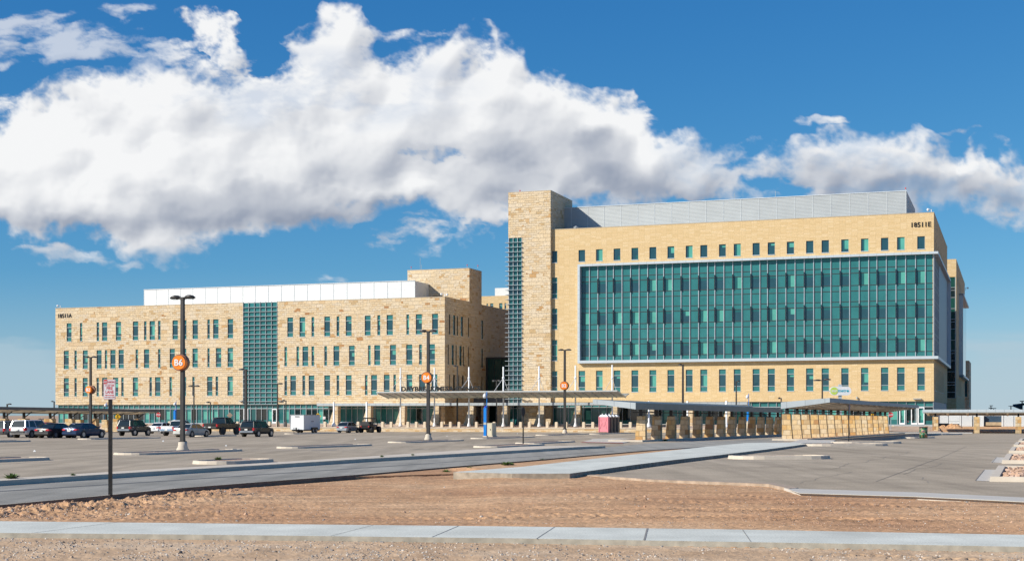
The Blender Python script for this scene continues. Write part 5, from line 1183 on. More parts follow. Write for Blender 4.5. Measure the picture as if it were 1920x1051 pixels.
bed(c1a, c1b, -2.2, .8, 'gravel island under the shaded pier row'); bed(c2a, c2b, -.9, 2.2, 'gravel island under the sunlit pier row')
# left car park canopy, seen from its high right side
le = Vector((-.2475 * 222, 222, gz(222))) - U * 4.0; ls = le - V * 66
o = pier_canopy('long dark edged car park canopy at the left edge behind the parked cars', Vector((ls.x, ls.y, gz(ls.y))), le, 13, 1, 2.95, 2.50, 3.32, 2.92, 4.0, '', 2.0, over=(2, 0), drop=.42, name='carport', fasc_out=FASC, piers=False)
for i, (px_, wd) in enumerate([(8, 1.2), (45, 1.5), (94, 1.5), (132, 1.3), (149, 1.1), (178, 1.0), (199, 1.0), (219, .9), (258, .85)]):
    a = .35 if i not in (4, 6) else -1.4
    best = min((abs(PX(ls + V * (k * .1) + U * a) - px_), k * .1) for k in range(700)); y = best[1]; zb_ = gz((ls + V * y).y) - o.location.z; h = 1.98 - (.15 if a < 0 else 0)
    m = MB(); m.hexa([(a - wd / 2, y - .4, zb_ - .3), (a + wd / 2 + .15, y - .4, zb_ - .3), (a + wd / 2 + .15, y + .4, zb_ - .3), (a - wd / 2, y + .4, zb_ - .3)], [(a - wd / 2, y - .4, zb_ + h), (a + wd / 2 - .1, y - .4, zb_ + h), (a + wd / 2 - .1, y + .4, zb_ + h), (a - wd / 2, y + .4, zb_ + h)])
    obj('stone_pier', m, PSTONE, o); m = MB(); zr_ = 2.5 - .0064 * y - o.location.z; m.box(a - .14, a + .14, y - .14, y + .14, zb_ + h, zr_ + .12); m.tube((a, y, zb_ + h + .1), (a + 1.3, y, zr_ + .22), .07, n=5); obj('steel_bracket', m, BLK, o)
# right canopy, along the facade direction
C4 = 203.0; x0 = LX(1731, C4); x1 = LX(2150, C4); zt4, zb4 = ZZ(1731, 767.3, C4), ZZ(1731, 772.3, C4)
o = empty('walkway_canopy', L2W(x0, C4, gz(190)), ROT, 'pale flat canopy on square stone columns at the right edge', 'canopy'); og = (x0, C4, gz(190))
m = MB(); m.box(x0, x1, C4 + .12, C4 + 4.2, zb4 - .12, zt4 - .1); obj('roof_panel', m, SOFF, o, org=og)
m = MB(); m.box(x0, x1, C4, C4 + .12, zb4, zt4); m.box(x0 - .1, x0, C4, C4 + 4.2, zb4 - .1, zt4); fa = obj('fascia', m, LALU, o, org=og)
m = MB(); k = 24
for i in range(1, k): x = x0 + (x1 - x0) * i / k; m.box(x - .015, x + .015, C4 - .006, C4 - .001, zb4, zt4)
obj('panel_joint', m, MATS['joint_grey'], fa, org=og)
m = MB()
for i in range(14): x = x0 + .4 + i * 2.6; m.hexa([(x, C4 + .3, zb4 - .2), (x + .25, C4 + .3, zb4 - .2), (x + .25, C4 + 4, zb4 - .50), (x, C4 + 4, zb4 - .50)], [(x, C4 + .3, zb4 - .1), (x + .25, C4 + .3, zb4 - .1), (x + .25, C4 + 4, zb4 - .1), (x, C4 + 4, zb4 - .1)])
obj('rafter', m, SOFF, o, org=og)
m = MB(); m.box(x0 + .3, x1, C4 + 4.2, C4 + 4.4, zb4 - .45, zt4 - .2); obj('back_beam', m, MATS['canopy_steel'], o, org=og)
for px_ in (1754, 1831.5, 1909.5, 1990):
    x = LX(px_, C4 + .8); b = gz(L2W(x, C4 + .8).y); m = MB(); m.box(x - .38, x + .38, C4 + .4, C4 + 1.2, b - .2, 1.80); obj('stone_pier', m, PSTONE, o, org=og)
    m = MB(); m.box(x - .12, x + .12, C4 + .7, C4 + .95, 1.80, zb4 - .1); obj('steel_bracket', m, BLK, o, org=og)
# ================================================================ light poles
def pole(px_, base_py, top_py, label, heads='double', w=.12, disc=None, base=True, Y=None, arm=.75, group='parking lot light poles', bw=.31, rot=0.0):
    if Y is None: p = G(px_, base_py)
    else: p = Vector(((px_ - 960) / FPX * Y, Y, gz(Y) + (.6 if Y > 225 else 0)))
    H = CAMZ + (HOR - top_py) * p.y / FPX - p.z
    o = empty('light_pole', p, ROT + rot, label, 'light pole', group)
    zb = 0
    if base:
        m = MB(); m.lathe([(bw * 1.15, -.1), (bw * 1.15, .12), (bw * .85, .3), (bw * .8, .55)], 16); obj('concrete_base', m, CONC, o, True); zb = .5
        m = MB(); m.box(-w * 1.5, w * 1.5, -w * 1.5, w * 1.5, zb, zb + .10); obj('base_plate', m, DMET, o)
    m = MB(); m.hexa([(-w, -w, zb), (w, -w, zb), (w, w, zb), (-w, w, zb)], [(-w * .8, -w * .8, H - .06), (w * .8, -w * .8, H - .06), (w * .8, w * .8, H - .06), (-w * .8, w * .8, H - .06)]); obj('pole', m, DMET, o)
    def head(sgn, tilt=0.06, z=None):
        z = H if z is None else z; m = MB(); L = arm; prof = [(0.05, .07, .06), (.16, .10, .09), (.30, .17, .12), (.6, .21, .12), (.85, .17, .09), (1.0, .07, .04)]
        rings = []
        for (t, hw, hh) in prof:
            x = sgn * (w * .6 + L * t); zc_ = z - .03 + tilt * math.sin(t * 3)
            rings.append([(x, hw * math.cos(a), zc_ + hh * math.sin(a)) for a in [2 * math.pi * k / 10 for k in range(10)]])
        i = len(m.v)
        for r in rings: m.v += r
        for j in range(len(rings) - 1):
            for k in range(10): m.f.append((i + j * 10 + k, i + j * 10 + (k + 1) % 10, i + (j + 1) * 10 + (k + 1) % 10, i + (j + 1) * 10 + k)); m.m.append(0)
        m.f += [tuple(i + k for k in range(10)), tuple(i + (len(rings) - 1) * 10 + k for k in range(10))]; m.m += [0, 0]
        h = obj('lamp_head', m, DMET, o, True); m2 = MB(); xa, xb = sorted((sgn * (w * .6 + L * .4), sgn * (w * .6 + L * .85))); m2.box(xa, xb, -.12, .12, z - .115, z - .09); obj('lens', m2, ALU, h)
    if heads == 'double': head(-1); head(1)
    elif heads == 'left': head(-1)
    elif heads == 'right': head(1)
    elif heads == 'curved':
        head(1, .06, H + .1); head(-1, .04, H + .02)
    m = MB(); m.box(-w * .95, w * .95, -w * .95, w * .95, H - .14, H + .02); obj('pole_cap', m, DMET, o)
    if disc:
        txt, dpy, r_, yaw, back = disc
        zc_ = CAMZ + (HOR - dpy) * p.y / FPX - p.z; r = r_ * p.y / FPX
        rz = yaw - (ROT + rot)      # world yaw -> local
        M = Matrix.Rotation(rz, 4, 'Z'); off = Vector((0, -w - .05, zc_))
        tr = lambda q: off + M @ Vector(q)
        m = MB()
        def disk(rad, y0, y1, cx=0, cz=0, mm=0, seg=40):
            a = [tr((cx + rad * math.cos(2 * math.pi * k / seg), y0, cz + rad * math.sin(2 * math.pi * k / seg))) for k in range(seg)]; b = [tr((cx + rad * math.cos(2 * math.pi * k / seg), y1, cz + rad * math.sin(2 * math.pi * k / seg))) for k in range(seg)]; m.hexa(a, b, mm)
        disk(r * 1.22, .0, .30, cx=back, mm=0)
        s = obj('zone_sign', m, BROWN, o); m = MB(); disk(r, -.34, -.0, mm=0); m2 = m; obj('orange_face', m, ORANGE, s)
        m = MB(); hh = r * 1.28; text_mb(txt, hh, .02, m, lambda q: tr((q[0], -.355 - q[2], q[1] - hh * .35)), bold=hh * .022); obj('lettering', m, WHITE, s)
    return o
pole(342.5, 845.5, 557.5, 'tall dark lamp post with two flat heads and an orange disc reading B6', disc=('B6', 679.5, 13.0, R(-12), -.08), w=.115)
pole(803, 824, 620.5, 'dark lamp post with two heads and an orange disc reading B4', disc=('B4', 707.5, 9.0, R(-14), -.10), w=.14)
pole(1059, 811.5, 655.5, 'dark lamp post with an orange disc reading B2 in front of the buff brick hospital', disc=('B2', 722.5, 6.8, R(-10), 0), w=.16, arm=.85)
pole(170, 812, 669, 'dark lamp post with an orange disc reading B2 behind the dark blue sedan', disc=('B2', 730, 6.5, R(-20), .22), w=.15, base=False, arm=.9)
pole(1280.5, 812, 683, 'thin dark single headed lamp post behind the third shaded pier', heads='left', w=.14, base=False, arm=.55)
pole(461, 812, 692, 'lamp post with one head pointing left in front of the glass stair hall', heads='left', w=.17, base=False, arm=1.0)
pole(520.4, 0, 719, 'thin lamp post with one right arm at the edge of the glass stair hall', heads='right', w=.09, base=False, Y=226, arm=.9)
pole(363.6, 0, 723, 'thin lamp post with two arms behind the silver sedan', heads='double', w=.09, base=False, Y=226, arm=1.0)
pole(394.6, 0, 753.5, 'low lamp post with one arm to the left above the raised black pickup', heads='left', w=.08, base=False, Y=226, arm=.7)
pole(536.2, 0, 750.5, 'low lamp post with one arm to the left behind the white trailer', heads='left', w=.08, base=False, Y=226, arm=.7)
pole(857.5, 0, 685.5, 'thin lamp post with one arm to the left just right of the stone corner', heads='left', w=.11, base=False, Y=221, arm=.6)
pole(931, 0, 713, 'thin lamp post with two arms in front of the dark glass link', heads='double', w=.09, base=False, Y=221, arm=.7)
pole(1380.5, 0, 714.5, 'thin lamp post behind the ninth shaded pier', heads='right', w=.10, base=False, Y=205, arm=.45)
pole(1541.8, 0, 712.5, 'lamp post with two curved arms rising behind the sunlit canopy', heads='curved', w=.11, base=False, Y=196, arm=1.15)
pole(1464.8, 0, 746, 'low lamp post left of the sunlit canopy corner', heads='left', w=.09, base=False, Y=200, arm=.4)
pole(1702.6, 806, 746.5, 'low dark lamp post by the hospital doors, right of the sunlit canopy', heads='left', w=.09, base=False, arm=.4)
pole(13.5, 0, 757, 'distant lamp post above the left car park canopy, at the edge of the photo', heads='right', w=.12, base=False, Y=260, arm=.9)
pole(101.5, 0, 752, 'distant lamp post beside the left corner of the stone clinic', heads='left', w=.12, base=False, Y=300, arm=.7)
pole(78, 0, 785, 'very low distant lamp post seen under the left canopy', heads='double', w=.12, base=False, Y=330, arm=.9)

# ================================================================ signs
def sign_post(name, p, H, w, label, cat='sign', rz=ROT, mat=BLK, square=True):
    o = empty(name, p, rz, label, cat); m = MB(); m.box(-w, w, -w, w, -.2, H); obj('post', m, mat, o); return o
# fire lane sign
p = G(207, 934.5, -.10); o = sign_post('fire_lane_sign', p, 0.02, .01, 'red and white fire lane sign on a thick dark square post at the near kerb', rz=R(2))
bpy.data.objects.remove(o.children[0]); Yp = p.y
m = MB(); zt_ = CAMZ + (HOR - 748) * Yp / FPX - p.z; m.box(-.043, .043, -.043, .043, -.25, zt_ + .1)
m2 = plain('dark_post', (.02, .019, .018), .5, .2, var=.5, scale=18); obj('post', m, m2, o)
sw, sh = 22.3 * Yp / FPX, 37.6 * Yp / FPX; zc_ = CAMZ + (HOR - 729.6) * Yp / FPX - p.z; cx = (206.6 - 207) * Yp / FPX; m = MB()
def rrect(w_, h_, r_, y0, y1, mm=0, cx=0, cz=0, n=5):
    pts = []
    for (sx_, sz_, a0) in ((1, 1, 0), (-1, 1, 90), (-1, -1, 180), (1, -1, 270)):
        for k in range(n + 1): a = R(a0 + 90 * k / n); pts.append((cx + sx_ * (w_ / 2 - r_) + r_ * math.cos(a), cz + sz_ * (h_ / 2 - r_) + r_ * math.sin(a)))
    m.hexa([(x, y1, z) for x, z in pts], [(x, y0, z) for x, z in pts], mm)
rrect(sw, sh, .025, -.062, -.058, 0, cx, zc_); s = obj('sign_plate', m, WHITE, o)
m = MB(); rrect(sw * .965, sh * .98, .022, -.0635, -.0622, 0, cx, zc_); rrect(sw * .92, sh * .95, .02, -.0650, -.0637, 1, cx, zc_); obj('border', m, [SRED, WHITE], s)
m = MB(); F_ = lambda x, z: (lambda q: (cx + x + q[0], -.067 - q[2], zc_ + z + q[1]))
m.box(cx - sw * .46, cx - sw * .20, -.0672, -.0652, zc_ + sh * .27, zc_ + sh * .475)
text_mb('PARKING', sh * .135, .001, m, F_(sw * .13, sh * .325), xs=.66, bold=.0012)
m.box(cx - sw * .20, cx + sw * .45, -.0672, -.0652, zc_ + sh * .262, zc_ + sh * .27)
text_mb('AT ANY TIME', sh * .095, .001, m, F_(0, sh * .165), xs=.80, bold=.0008)
text_mb('FIRE', sh * .215, .001, m, F_(0, sh * -.01), xs=.80, bold=.0016); text_mb('LANE', sh * .215, .001, m, F_(0, sh * -.20), xs=.80, bold=.0016)
a = sh * -.29; m.box(cx - sw * .28, cx + sw * .28, -.0672, -.0652, zc_ + a - sh * .016, zc_ + a + sh * .016)
for s_ in (-1, 1): m.quad((cx + s_ * sw * .40, -.067, zc_ + a), (cx + s_ * sw * .26, -.067, zc_ + a + sh * .04), (cx + s_ * sw * .26, -.067, zc_ + a - sh * .04))
text_mb('TOW AWAY ZONE', sh * .072, .001, m, F_(0, sh * -.415), xs=.80, bold=.0006); obj('red_lettering', m, SRED, s)
m = MB(); text_mb('NO', sh * .14, .001, m, lambda q: (cx - sw * .33 + q[0], -.0685 - q[2], zc_ + sh * .325 + q[1]), xs=.66, bold=.0014); obj('white_lettering', m, WHITE, s)
# sign seen from the back, mid left of the canopies
p = G(981, 832.5); o = sign_post('road_sign', p, 2.1, .04, 'dark back of a narrow sign on a thin post in front of the tower'); Yp = p.y
m = MB(); zc_ = CAMZ + (HOR - 771) * Yp / FPX - p.z; r = 9.5 * Yp / FPX
m.hexa([(.10 * .0 + r * .34 * math.cos(R(22.5 + 45 * k)), -.03 + r * .3 * math.cos(R(22.5 + 45 * k)), zc_ + r * math.sin(R(22.5 + 45 * k))) for k in range(8)], [(.03 + r * .34 * math.cos(R(22.5 + 45 * k)), -.06 + r * .3 * math.cos(R(22.5 + 45 * k)), zc_ + r * math.sin(R(22.5 + 45 * k))) for k in range(8)]); obj('sign_plate', m, DMET, o)
p = G(1591.5, 829); o = sign_post('edge_on_sign', p, CAMZ + (HOR - 757) * p.y / FPX - p.z, .04, 'thin dark sign post seen edge-on in front of the sunlit piers'); m = MB(); z_ = CAMZ + (HOR - 766) * p.y / FPX - p.z; m.box(.05, .09, -.12, .12, z_ - .38, z_ + .38); obj('sign_plate', m, plain('sign_purple_back', (.07, .05, .08), .5, .2), o)
def oct_sign(px_, py_, r_px, Y, label, full=True):
    p = Vector(((px_ - 960) / FPX * Y, Y, gz(Y))); zc_ = CAMZ + (HOR - py_) * Y / FPX - p.z; o = sign_post('stop_sign', p, zc_, .04, label, rz=0, mat=ALU); r = r_px * Y / FPX
    m = MB(); m.hexa([(r * math.cos(R(22.5 + 45 * k)), -.05, zc_ + r * math.sin(R(22.5 + 45 * k))) for k in range(8)], [(r * math.cos(R(22.5 + 45 * k)), -.08, zc_ + r * math.sin(R(22.5 + 45 * k))) for k in range(8)]); s = obj('sign_plate', m, SRED, o)
    m = MB(); text_mb('STOP', r * .95, .004, m, lambda q: (q[0], -.086 - q[2], zc_ - r * .32 + q[1]), xs=.75, bold=r * .03); obj('lettering', m, WHITE, s)
oct_sign(297, 777, 4.6, 200, 'red stop sign behind the white sedan at the end of the left canopy'); oct_sign(1670.3, 777, 4.8, 196, 'red stop sign peeking out below the sunlit canopy roof')
def diamond(px_, py_, r_px, Y, label, mat=SYEL, base=True):
    p = Vector(((px_ - 960) / FPX * Y, Y, gz(Y))); zc_ = CAMZ + (HOR - py_) * Y / FPX - p.z; o = sign_post('warning_sign', p, zc_ + .1, .035, label, rz=0); r = r_px * Y / FPX
    m = MB(); m.hexa([(r, -.05, zc_), (0, -.05, zc_ + r), (-r, -.05, zc_), (0, -.05, zc_ - r)], [(r, -.07, zc_), (0, -.07, zc_ + r), (-r, -.07, zc_), (0, -.07, zc_ - r)]); s = obj('sign_plate', m, mat, o)
    if mat is SYEL:
        m = MB(); m.box(-.05, .05, -.078, -.072, zc_ - .12, zc_ + .18); m.lathe([(.06, 0), (.06, .1)], 8, (0, -.075, zc_ + .2)); m.box(-.14, -.06, -.078, -.072, zc_ - .3, zc_ - .1); m.box(.04, .12, -.078, -.072, zc_ - .28, zc_ - .1); obj('symbol', m, BLK, s)
diamond(596.2, 779.5, 6.2, 224, 'yellow diamond pedestrian sign at the right edge of the white trailer')
diamond(221, 780.5, 6.0, 206, 'yellow sign half hidden behind a pier of the left canopy'); diamond(1636, 777, 4.5, 205, 'yellow sign tucked under the sunlit canopy roof')
diamond(431, 778, 5.5, 226, 'dull tan diamond sign behind the raised black pickup', plain('sign_tan', (.38, .27, .19), .6))
p = L2W(LX(608, 202.5), 202.5, .15); o = sign_post('parking_notice', p, 1.55, .03, 'small white notice with a red mark above the bollards right of the trailer', rz=ROT); m = MB(); m.box(-.22, .22, -.06, -.04, 1.25, 1.65); s = obj('sign_plate', m, WHITE, o); m = MB(); m.box(-.10, .10, -.068, -.062, 1.40, 1.54); obj('red_mark', m, SRED, s)
# transit sign
Yp = 176; p = Vector(((1575.5 - 960) / FPX * Yp, Yp, gz(Yp))); o = empty('transit_sign', p, 0, 'white pill shaped transit sign with a green disc above the sunlit canopy', 'sign'); s1 = Yp / FPX
m = MB(); z1_ = CAMZ + (HOR - 720) * s1 - p.z; m.box(-3.0 * s1, 3.0 * s1, .03, .25, -.2, z1_); obj('post', m, LALU, o)
m = MB(); zc_ = CAMZ + (HOR - 732.3) * s1 - p.z; w_, h_ = 40.5 * s1, 16.4 * s1; rrect(w_, h_, h_ * .47, -.10, .02, 0, 0, zc_, n=10); s = obj('sign_plate', m, WHITE, o)
m = MB(); r = 7.1 * s1; c_ = -11.8 * s1; m.hexa([(c_ + r * math.cos(6.283 * k / 28), -.103, zc_ + r * math.sin(6.283 * k / 28)) for k in range(28)], [(c_ + r * math.cos(6.283 * k / 28), -.12, zc_ + r * math.sin(6.283 * k / 28)) for k in range(28)]); obj('green_disc', m, plain('lime_paint', (.55, .72, .12), .4, var=.03), s)
m = MB(); text_mb('sun', 8.2 * s1, .01, m, lambda q: (-11.3 * s1 + q[0], -.128 - q[2], zc_ - 2.0 * s1 + q[1]), bold=.010, xs=1.0); obj('white_lettering', m, WHITE, s)
m = MB(); text_mb('metro', 8.2 * s1, .01, m, lambda q: (-5.0 * s1 + q[0], -.110 - q[2], zc_ - 2.0 * s1 + q[1]), align='LEFT', bold=.010, xs=1.0)
r = 2.0 * s1; xr = max(v[0] for v in m.v) - r; m.hexa([(xr + r * math.cos(6.283 * k / 16), -.115, zc_ - .1 * s1 + r * math.sin(6.283 * k / 16)) for k in range(16)], [(xr + r * math.cos(6.283 * k / 16), -.125, zc_ - .1 * s1 + r * math.sin(6.283 * k / 16)) for k in range(16)])
obj('blue_lettering', m, plain('cyan_paint', (.01, .38, .52), .4, var=.03), s)

# ================================================================ emergency phones
def phone(px_, base_py, top_py, cam_py, label, Y=None, wpx=3.6):
    p = G(px_, base_py) if Y is None else Vector(((px_ - 960) / FPX * Y, Y, gz(Y) + .5 * (Y > 212)))
    Yp = p.y; s = Yp / FPX; o = empty('emergency_phone', p, ROT, label, 'emergency phone', 'blue emergency phone pillars'); H = CAMZ + (HOR - top_py) * s - p.z; w_ = wpx * s / 2; Hc = CAMZ + (HOR - cam_py) * s - p.z
    m = MB(); m.box(-w_, w_, -w_, w_, .1, H); b = obj('pillar', m, BLUE, o)
    m = MB(); m.box(-w_ * 1.01, w_ * 1.01, -w_ - .02, w_ * .9, H * .42, H * .5); obj('phone_panel', m, ALU, b)
    m = MB(); m.lathe([(w_ * .6, H), (w_ * .6, H + .12), (w_ * .2, H + .2)], 12); obj('beacon', m, plain('beacon_blue', (.02, .05, .8), .2), o, True)
    m = MB(); m.tube((w_, w_ * .5, H * .9), (w_, w_ * .5, Hc + .2), .045); obj('camera_pole', m, BLUE, o)
    m = MB(); m.lathe([(.04, .28), (.12, .15), (.20, .0), (.20, -.08), (.10, -.26), (.03, -.28)], 12, (w_ - .22, 0, Hc - .25)); m.tube((w_, w_ * .5, Hc - .02), (w_ - .22, 0, Hc - .02), .03); c = obj('camera', m, WHITE, o, True); m = MB(); m.lathe([(.13, -.10), (.12, -.2), (.03, -.31)], 10, (w_ - .22, 0, Hc - .27)); obj('dome', m, BLK, c, True)
    m = MB(); m.box(-w_ * 1.5, w_ * 1.5, -w_ * 1.5, w_ * 1.5, -.1, .12); obj('footing', m, CONC, o)
phone(910, 818.5, 764, 737, 'blue emergency phone pillar with a white dome camera, beside the beige cabinet', wpx=5.2)
phone(198.5, 0, 774, 756, 'blue emergency phone pillar behind the left canopy', Y=228, wpx=3.4); phone(328, 0, 770, 754, 'blue emergency phone pillar behind the white pickup', Y=228, wpx=4); phone(1402, 0, 766, 740, 'blue emergency phone pillar behind the shaded canopy', Y=205, wpx=3.4)
o = empty('utility_cabinet', G(920.5, 818), ROT, 'beige metal utility cabinet next to the blue phone pillar', 'cabinet'); m = MB(); w_ = .32; CBG = plain('beige_cabinet_paint', (.60, .54, .40), .5, var=.06); m.box(-w_, w_, -.5, .8, .08, 1.42); b = obj('housing', m, CBG, o); m = MB(); m.box(-w_ - .03, w_ + .03, -.53, .83, 1.422, 1.48); obj('lid', m, CBG, o); m = MB(); m.box(-w_ + .05, w_ - .05, -.515, -.503, .15, 1.35); d = obj('door', m, CBG, o); m = MB(); m.box(.1, .16, -.54, -.517, .7, .85); obj('handle', m, BLK, d); m = MB(); m.box(-w_ - .1, w_ + .1, -.6, .9, -.05, .08); obj('footing', m, CONC, o)

# portable toilets
PINK = plain('pink_plastic', (.78, .27, .31), .55, var=.05); TAUPE = plain('taupe_plastic', (.22, .16, .125), .55, var=.06)
def toilet(p, mat, label, group=None):
    o = empty('portable_toilet', p, ROT + R(4), label, 'portable toilet', group); w_ = .60; H = 2.15; m = MB(); m.box(-w_, w_, -.6, .6, .08, H)
    for x in (-w_, w_): m.box(x - .05, x + .05, -.65, -.55, .05, H + .02)
    for x in (-w_, w_): m.box(x - .05, x + .05, .55, .65, .05, H + .02)
    obj('cabin', m, mat, o); m = MB(); m.hexa([(-w_ - .04, -.64, H), (w_ + .04, -.64, H), (w_ + .04, .64, H), (-w_ - .04, .64, H)], [(-w_ * .7, -.45, H + .24), (w_ * .7, -.45, H + .24), (w_ * .7, .45, H + .24), (-w_ * .7, .45, H + .24)]); m.box(-w_ - .03, w_ + .03, -.63, .63, H - .06, H + .02); m.tube((-.3, .2, H + .2), (-.3, .2, H + .42), .06); obj('roof', m, WHITE, o)
    m = MB()
    for s_ in (-1, 1):
        m.tube((s_ * .45, -.61, .5), (s_ * .28, -.61, 1.2), .03, n=5); m.tube((s_ * .28, -.61, 1.2), (0, -.61, .8), .03, n=5); m.tube((s_ * .45, -.61, 1.8), (s_ * .15, -.61, 1.2), .03, n=5)
    m.box(-.42, .42, -.625, -.602, 1.72, 1.9); obj('side_relief', m, mat, o); m = MB(); m.box(-w_ - .03, w_ + .03, -.63, .63, -.02, .1); obj('skid', m, TAUPE, o); return o
p0 = G(1133, 810.3, .1); toilet(p0, PINK, 'pink portable toilet, nearest of a row of four')
for k, lab in ((1, 'taupe portable toilet directly behind the pink one'), (2, 'taupe portable toilet third in the row'), (3, 'taupe portable toilet last in the row')): toilet(p0 + V * 1.45 * k + U * (.06 * k + .02), TAUPE, lab, 'taupe portable toilets')

# bins
def drum(): pass
DR = bpy.data.materials.new('mural_drum_paint'); DR.use_nodes = True; t = DR.node_tree; tc = nd(t, 'ShaderNodeTexCoord'); n_1 = nd(t, 'ShaderNodeTexNoise'); n_1.inputs['Scale'].default_value = 3.2; t.links.new(tc.outputs['Object'], n_1.inputs['Vector']); r = ramp(t, [(0, (.01, .09, .05)), (.44, (.03, .15, .07)), (.52, (.25, .26, .14)), (.58, (.45, .12, .06)), (.63, (.02, .10, .22))], True); t.links.new(n_1.outputs[0], r.inputs[0]); t.links.new(r.outputs[0], t.nodes['Principled BSDF'].inputs['Base Color'])
p = G(1731.5, 820.5, .15); o = empty('trash_drum', p, 0, 'green painted trash drum on the small island', 'trash can'); m = MB(); m.lathe([(.36, 0), (.36, .30), (.375, .31), (.36, .33), (.36, .62), (.375, .64), (.36, .66), (.36, .95)], 20); obj('body', m, DR, o, True); m = MB(); m.lathe([(.385, .93), (.385, 1.0), (.33, 1.02), (.2, .98)], 20); obj('rim', m, BLK, o)
p = G(1849, 808.5, .0); o = empty('trash_can', p, 0, 'grey metal trash can between the columns of the right canopy', 'trash can'); m = MB(); m.lathe([(.30, 0), (.36, .5), (.36, 1.0), (.33, 1.02)], 18); obj('body', m, ALU, o, True); m = MB(); m.lathe([(.38, 1.02), (.38, 1.08), (.12, 1.18)], 18); obj('lid', m, plain('bin_lid', (.2, .22, .23), .5, .3), o)
# low planter wall, dirt heaps, tape
a, b = G(1764, 809.5), G(1828, 809.8); d = b - a; o = empty('planter_wall', a, math.atan2(d.y, d.x), 'low pale stone wall between the first two columns of the right canopy', 'wall'); m = MB(); m.box(0, d.length, 0, .4, -.2, .52); obj('wall_face', m, WSTONE, o); m = MB(); m.box(-.04, d.length + .04, -.05, .45, .522, .6); obj('capstone', m, MATS['pale_capstone'], o)
def heap(px_, Y, r, h, label):
    h *= .8
    p = Vector(((px_ - 960) / FPX * Y, Y, .05)); m = MB(); N = 20; Kk = 6; rr = random.Random(int(px_)); i = 0; j_ = [rr.uniform(.8, 1.2) for _ in range(N)]
    for k in range(Kk):
        t_ = k / (Kk - 1); 
        for a in range(N): q = r * (1 - t_) * j_[a] * rr.uniform(.92, 1.08) + .02; m.v.append((q * math.cos(6.283 * a / N) * 1.6, q * math.sin(6.283 * a / N), h * (math.sin(t_ * 1.57) ** 1.2) * rr.uniform(.88, 1.1)))
    for k in range(Kk - 1):
        for a in range(N): m.f.append((k * N + a, k * N + (a + 1) % N, (k + 1) * N + (a + 1) % N, (k + 1) * N + a)); m.m.append(0)
    o = obj('dirt_heap', m, MATS['reddish_desert_dirt']); o.location = p; tag(o, label, 'dirt heap', 'heaps of excavated dirt')
heap(1784, 202.5, .6, .95, 'lower left heap of excavated dirt by the right canopy'); heap(1768, 203, .5, .7, 'small heap of dirt beside the first column of the right canopy'); heap(1792, 202, .7, .85, 'right heap of excavated dirt behind the low wall'); heap(1738, 203, .6, .5, 'flat heap of dirt near the hospital doors')
m = MB(); xa_, xb_ = LX(1752, 205), LX(2250, 205); m.quad((xa_, 207.3, -.35), (xb_, 207.3, -.35), (xb_, 212.9, .42), (xa_, 212.9, .42)); m.quad((xa_, 212.9, .42), (xb_, 212.9, .42), (xb_ + 40, 330, .45), (xa_, 330, .45)); m.quad((xa_, 207.3, -.35), (xa_, 212.9, .42), (xa_, 330, .45), (xa_, 330, -.6))
m.v = [tuple(L2W(*p_)) for p_ in m.v]; tag(obj('dirt_ground', m, DIRTM), kind='structure')
m = MB(); pts = [(1702, 789.5), (1722, 793.5), (1745, 790), (1760, 797.5), (1800, 799), (1828, 791)]
PT = [Vector(((x - 960) / FPX * 205, 205, CAMZ + (HOR - y) * 205 / FPX)) for x, y in pts]
for a, b in zip(PT, PT[1:]):
    for k in range(6):
        q0 = a.lerp(b, k / 6); q1 = a.lerp(b, (k + 1) / 6); sg = lambda t_: Vector((0, 0, -.25 * 4 * t_ * (1 - t_))); q0 = q0 + sg(k / 6); q1 = q1 + sg((k + 1) / 6); m.hexa([q0, q0 + Vector((0, .01, 0)), q1 + Vector((0, .01, 0)), q1], [q0 + Vector((0, 0, .07)), q0 + Vector((0, .01, .07)), q1 + Vector((0, .01, .07)), q1 + Vector((0, 0, .07))])
tp = obj('barrier_tape', m, SRED); tag(tp, 'sagging red barrier tape strung in front of the dirt heaps', 'barrier tape')
m = MB()
for q in PT[1:-1]: m.tube((q.x, q.y + .05, gz(205) - .1), (q.x, q.y + .05, q.z + .15), .025, n=5)
obj('stake', m, DMET, tp)
# service building with louvred screen far right
SY = 213.0; KS = 203 / 262.; sx0, sx1 = LX(1757, SY), LX(2000, SY); o, og = bld('service_building', (sx0 + sx1) / 2, SY, 'low white louvred service block seen beneath the right canopy', 'building', -.56)
m = MB(); m.box(sx0, sx1, SY + .6, SY + 10, -.6, 1.9); obj('wall', m, plain('service_dark_wall', (.04, .07, .11), .3), o, org=og)
m = MB()
for (a, b, za, zb_) in ((1758.5, 1778, .55, 2.0), (1779, 1798.5, .9, 2.0), (1779, 1798.5, .45, .85), (1803, 1823, .0, 2.0), (1825, 1843.5, -.2, 2.0), (1880.5, 1900.5, .0, 2.0), (1901.5, 1925, -.3, 2.0), (1930, 1990, -.3, 2.0)): louvre(m, fpos(SY), LX(a, SY), LX(b, SY), 2 + (za - 2) * KS, 2 + (zb_ - 2) * KS, max(2, int((zb_ - za) / .16)), .06)
for a in (1800.5, 1843, 1879.5): x = LX(a, SY); m.box(x - .12, x + .12, SY - .05, SY + .5, -.5, 2.05)
obj('louvre_screen', m, WLOUV, o, org=og); m = MB(); m.box(LX(1848, SY), LX(1879, SY), SY + .2, SY + .6, 2 - 1.85 * KS, 2 - 1.25 * KS); obj('tan_panel', m, plain('tan_panel', (.42, .32, .2), .6), o, org=og)
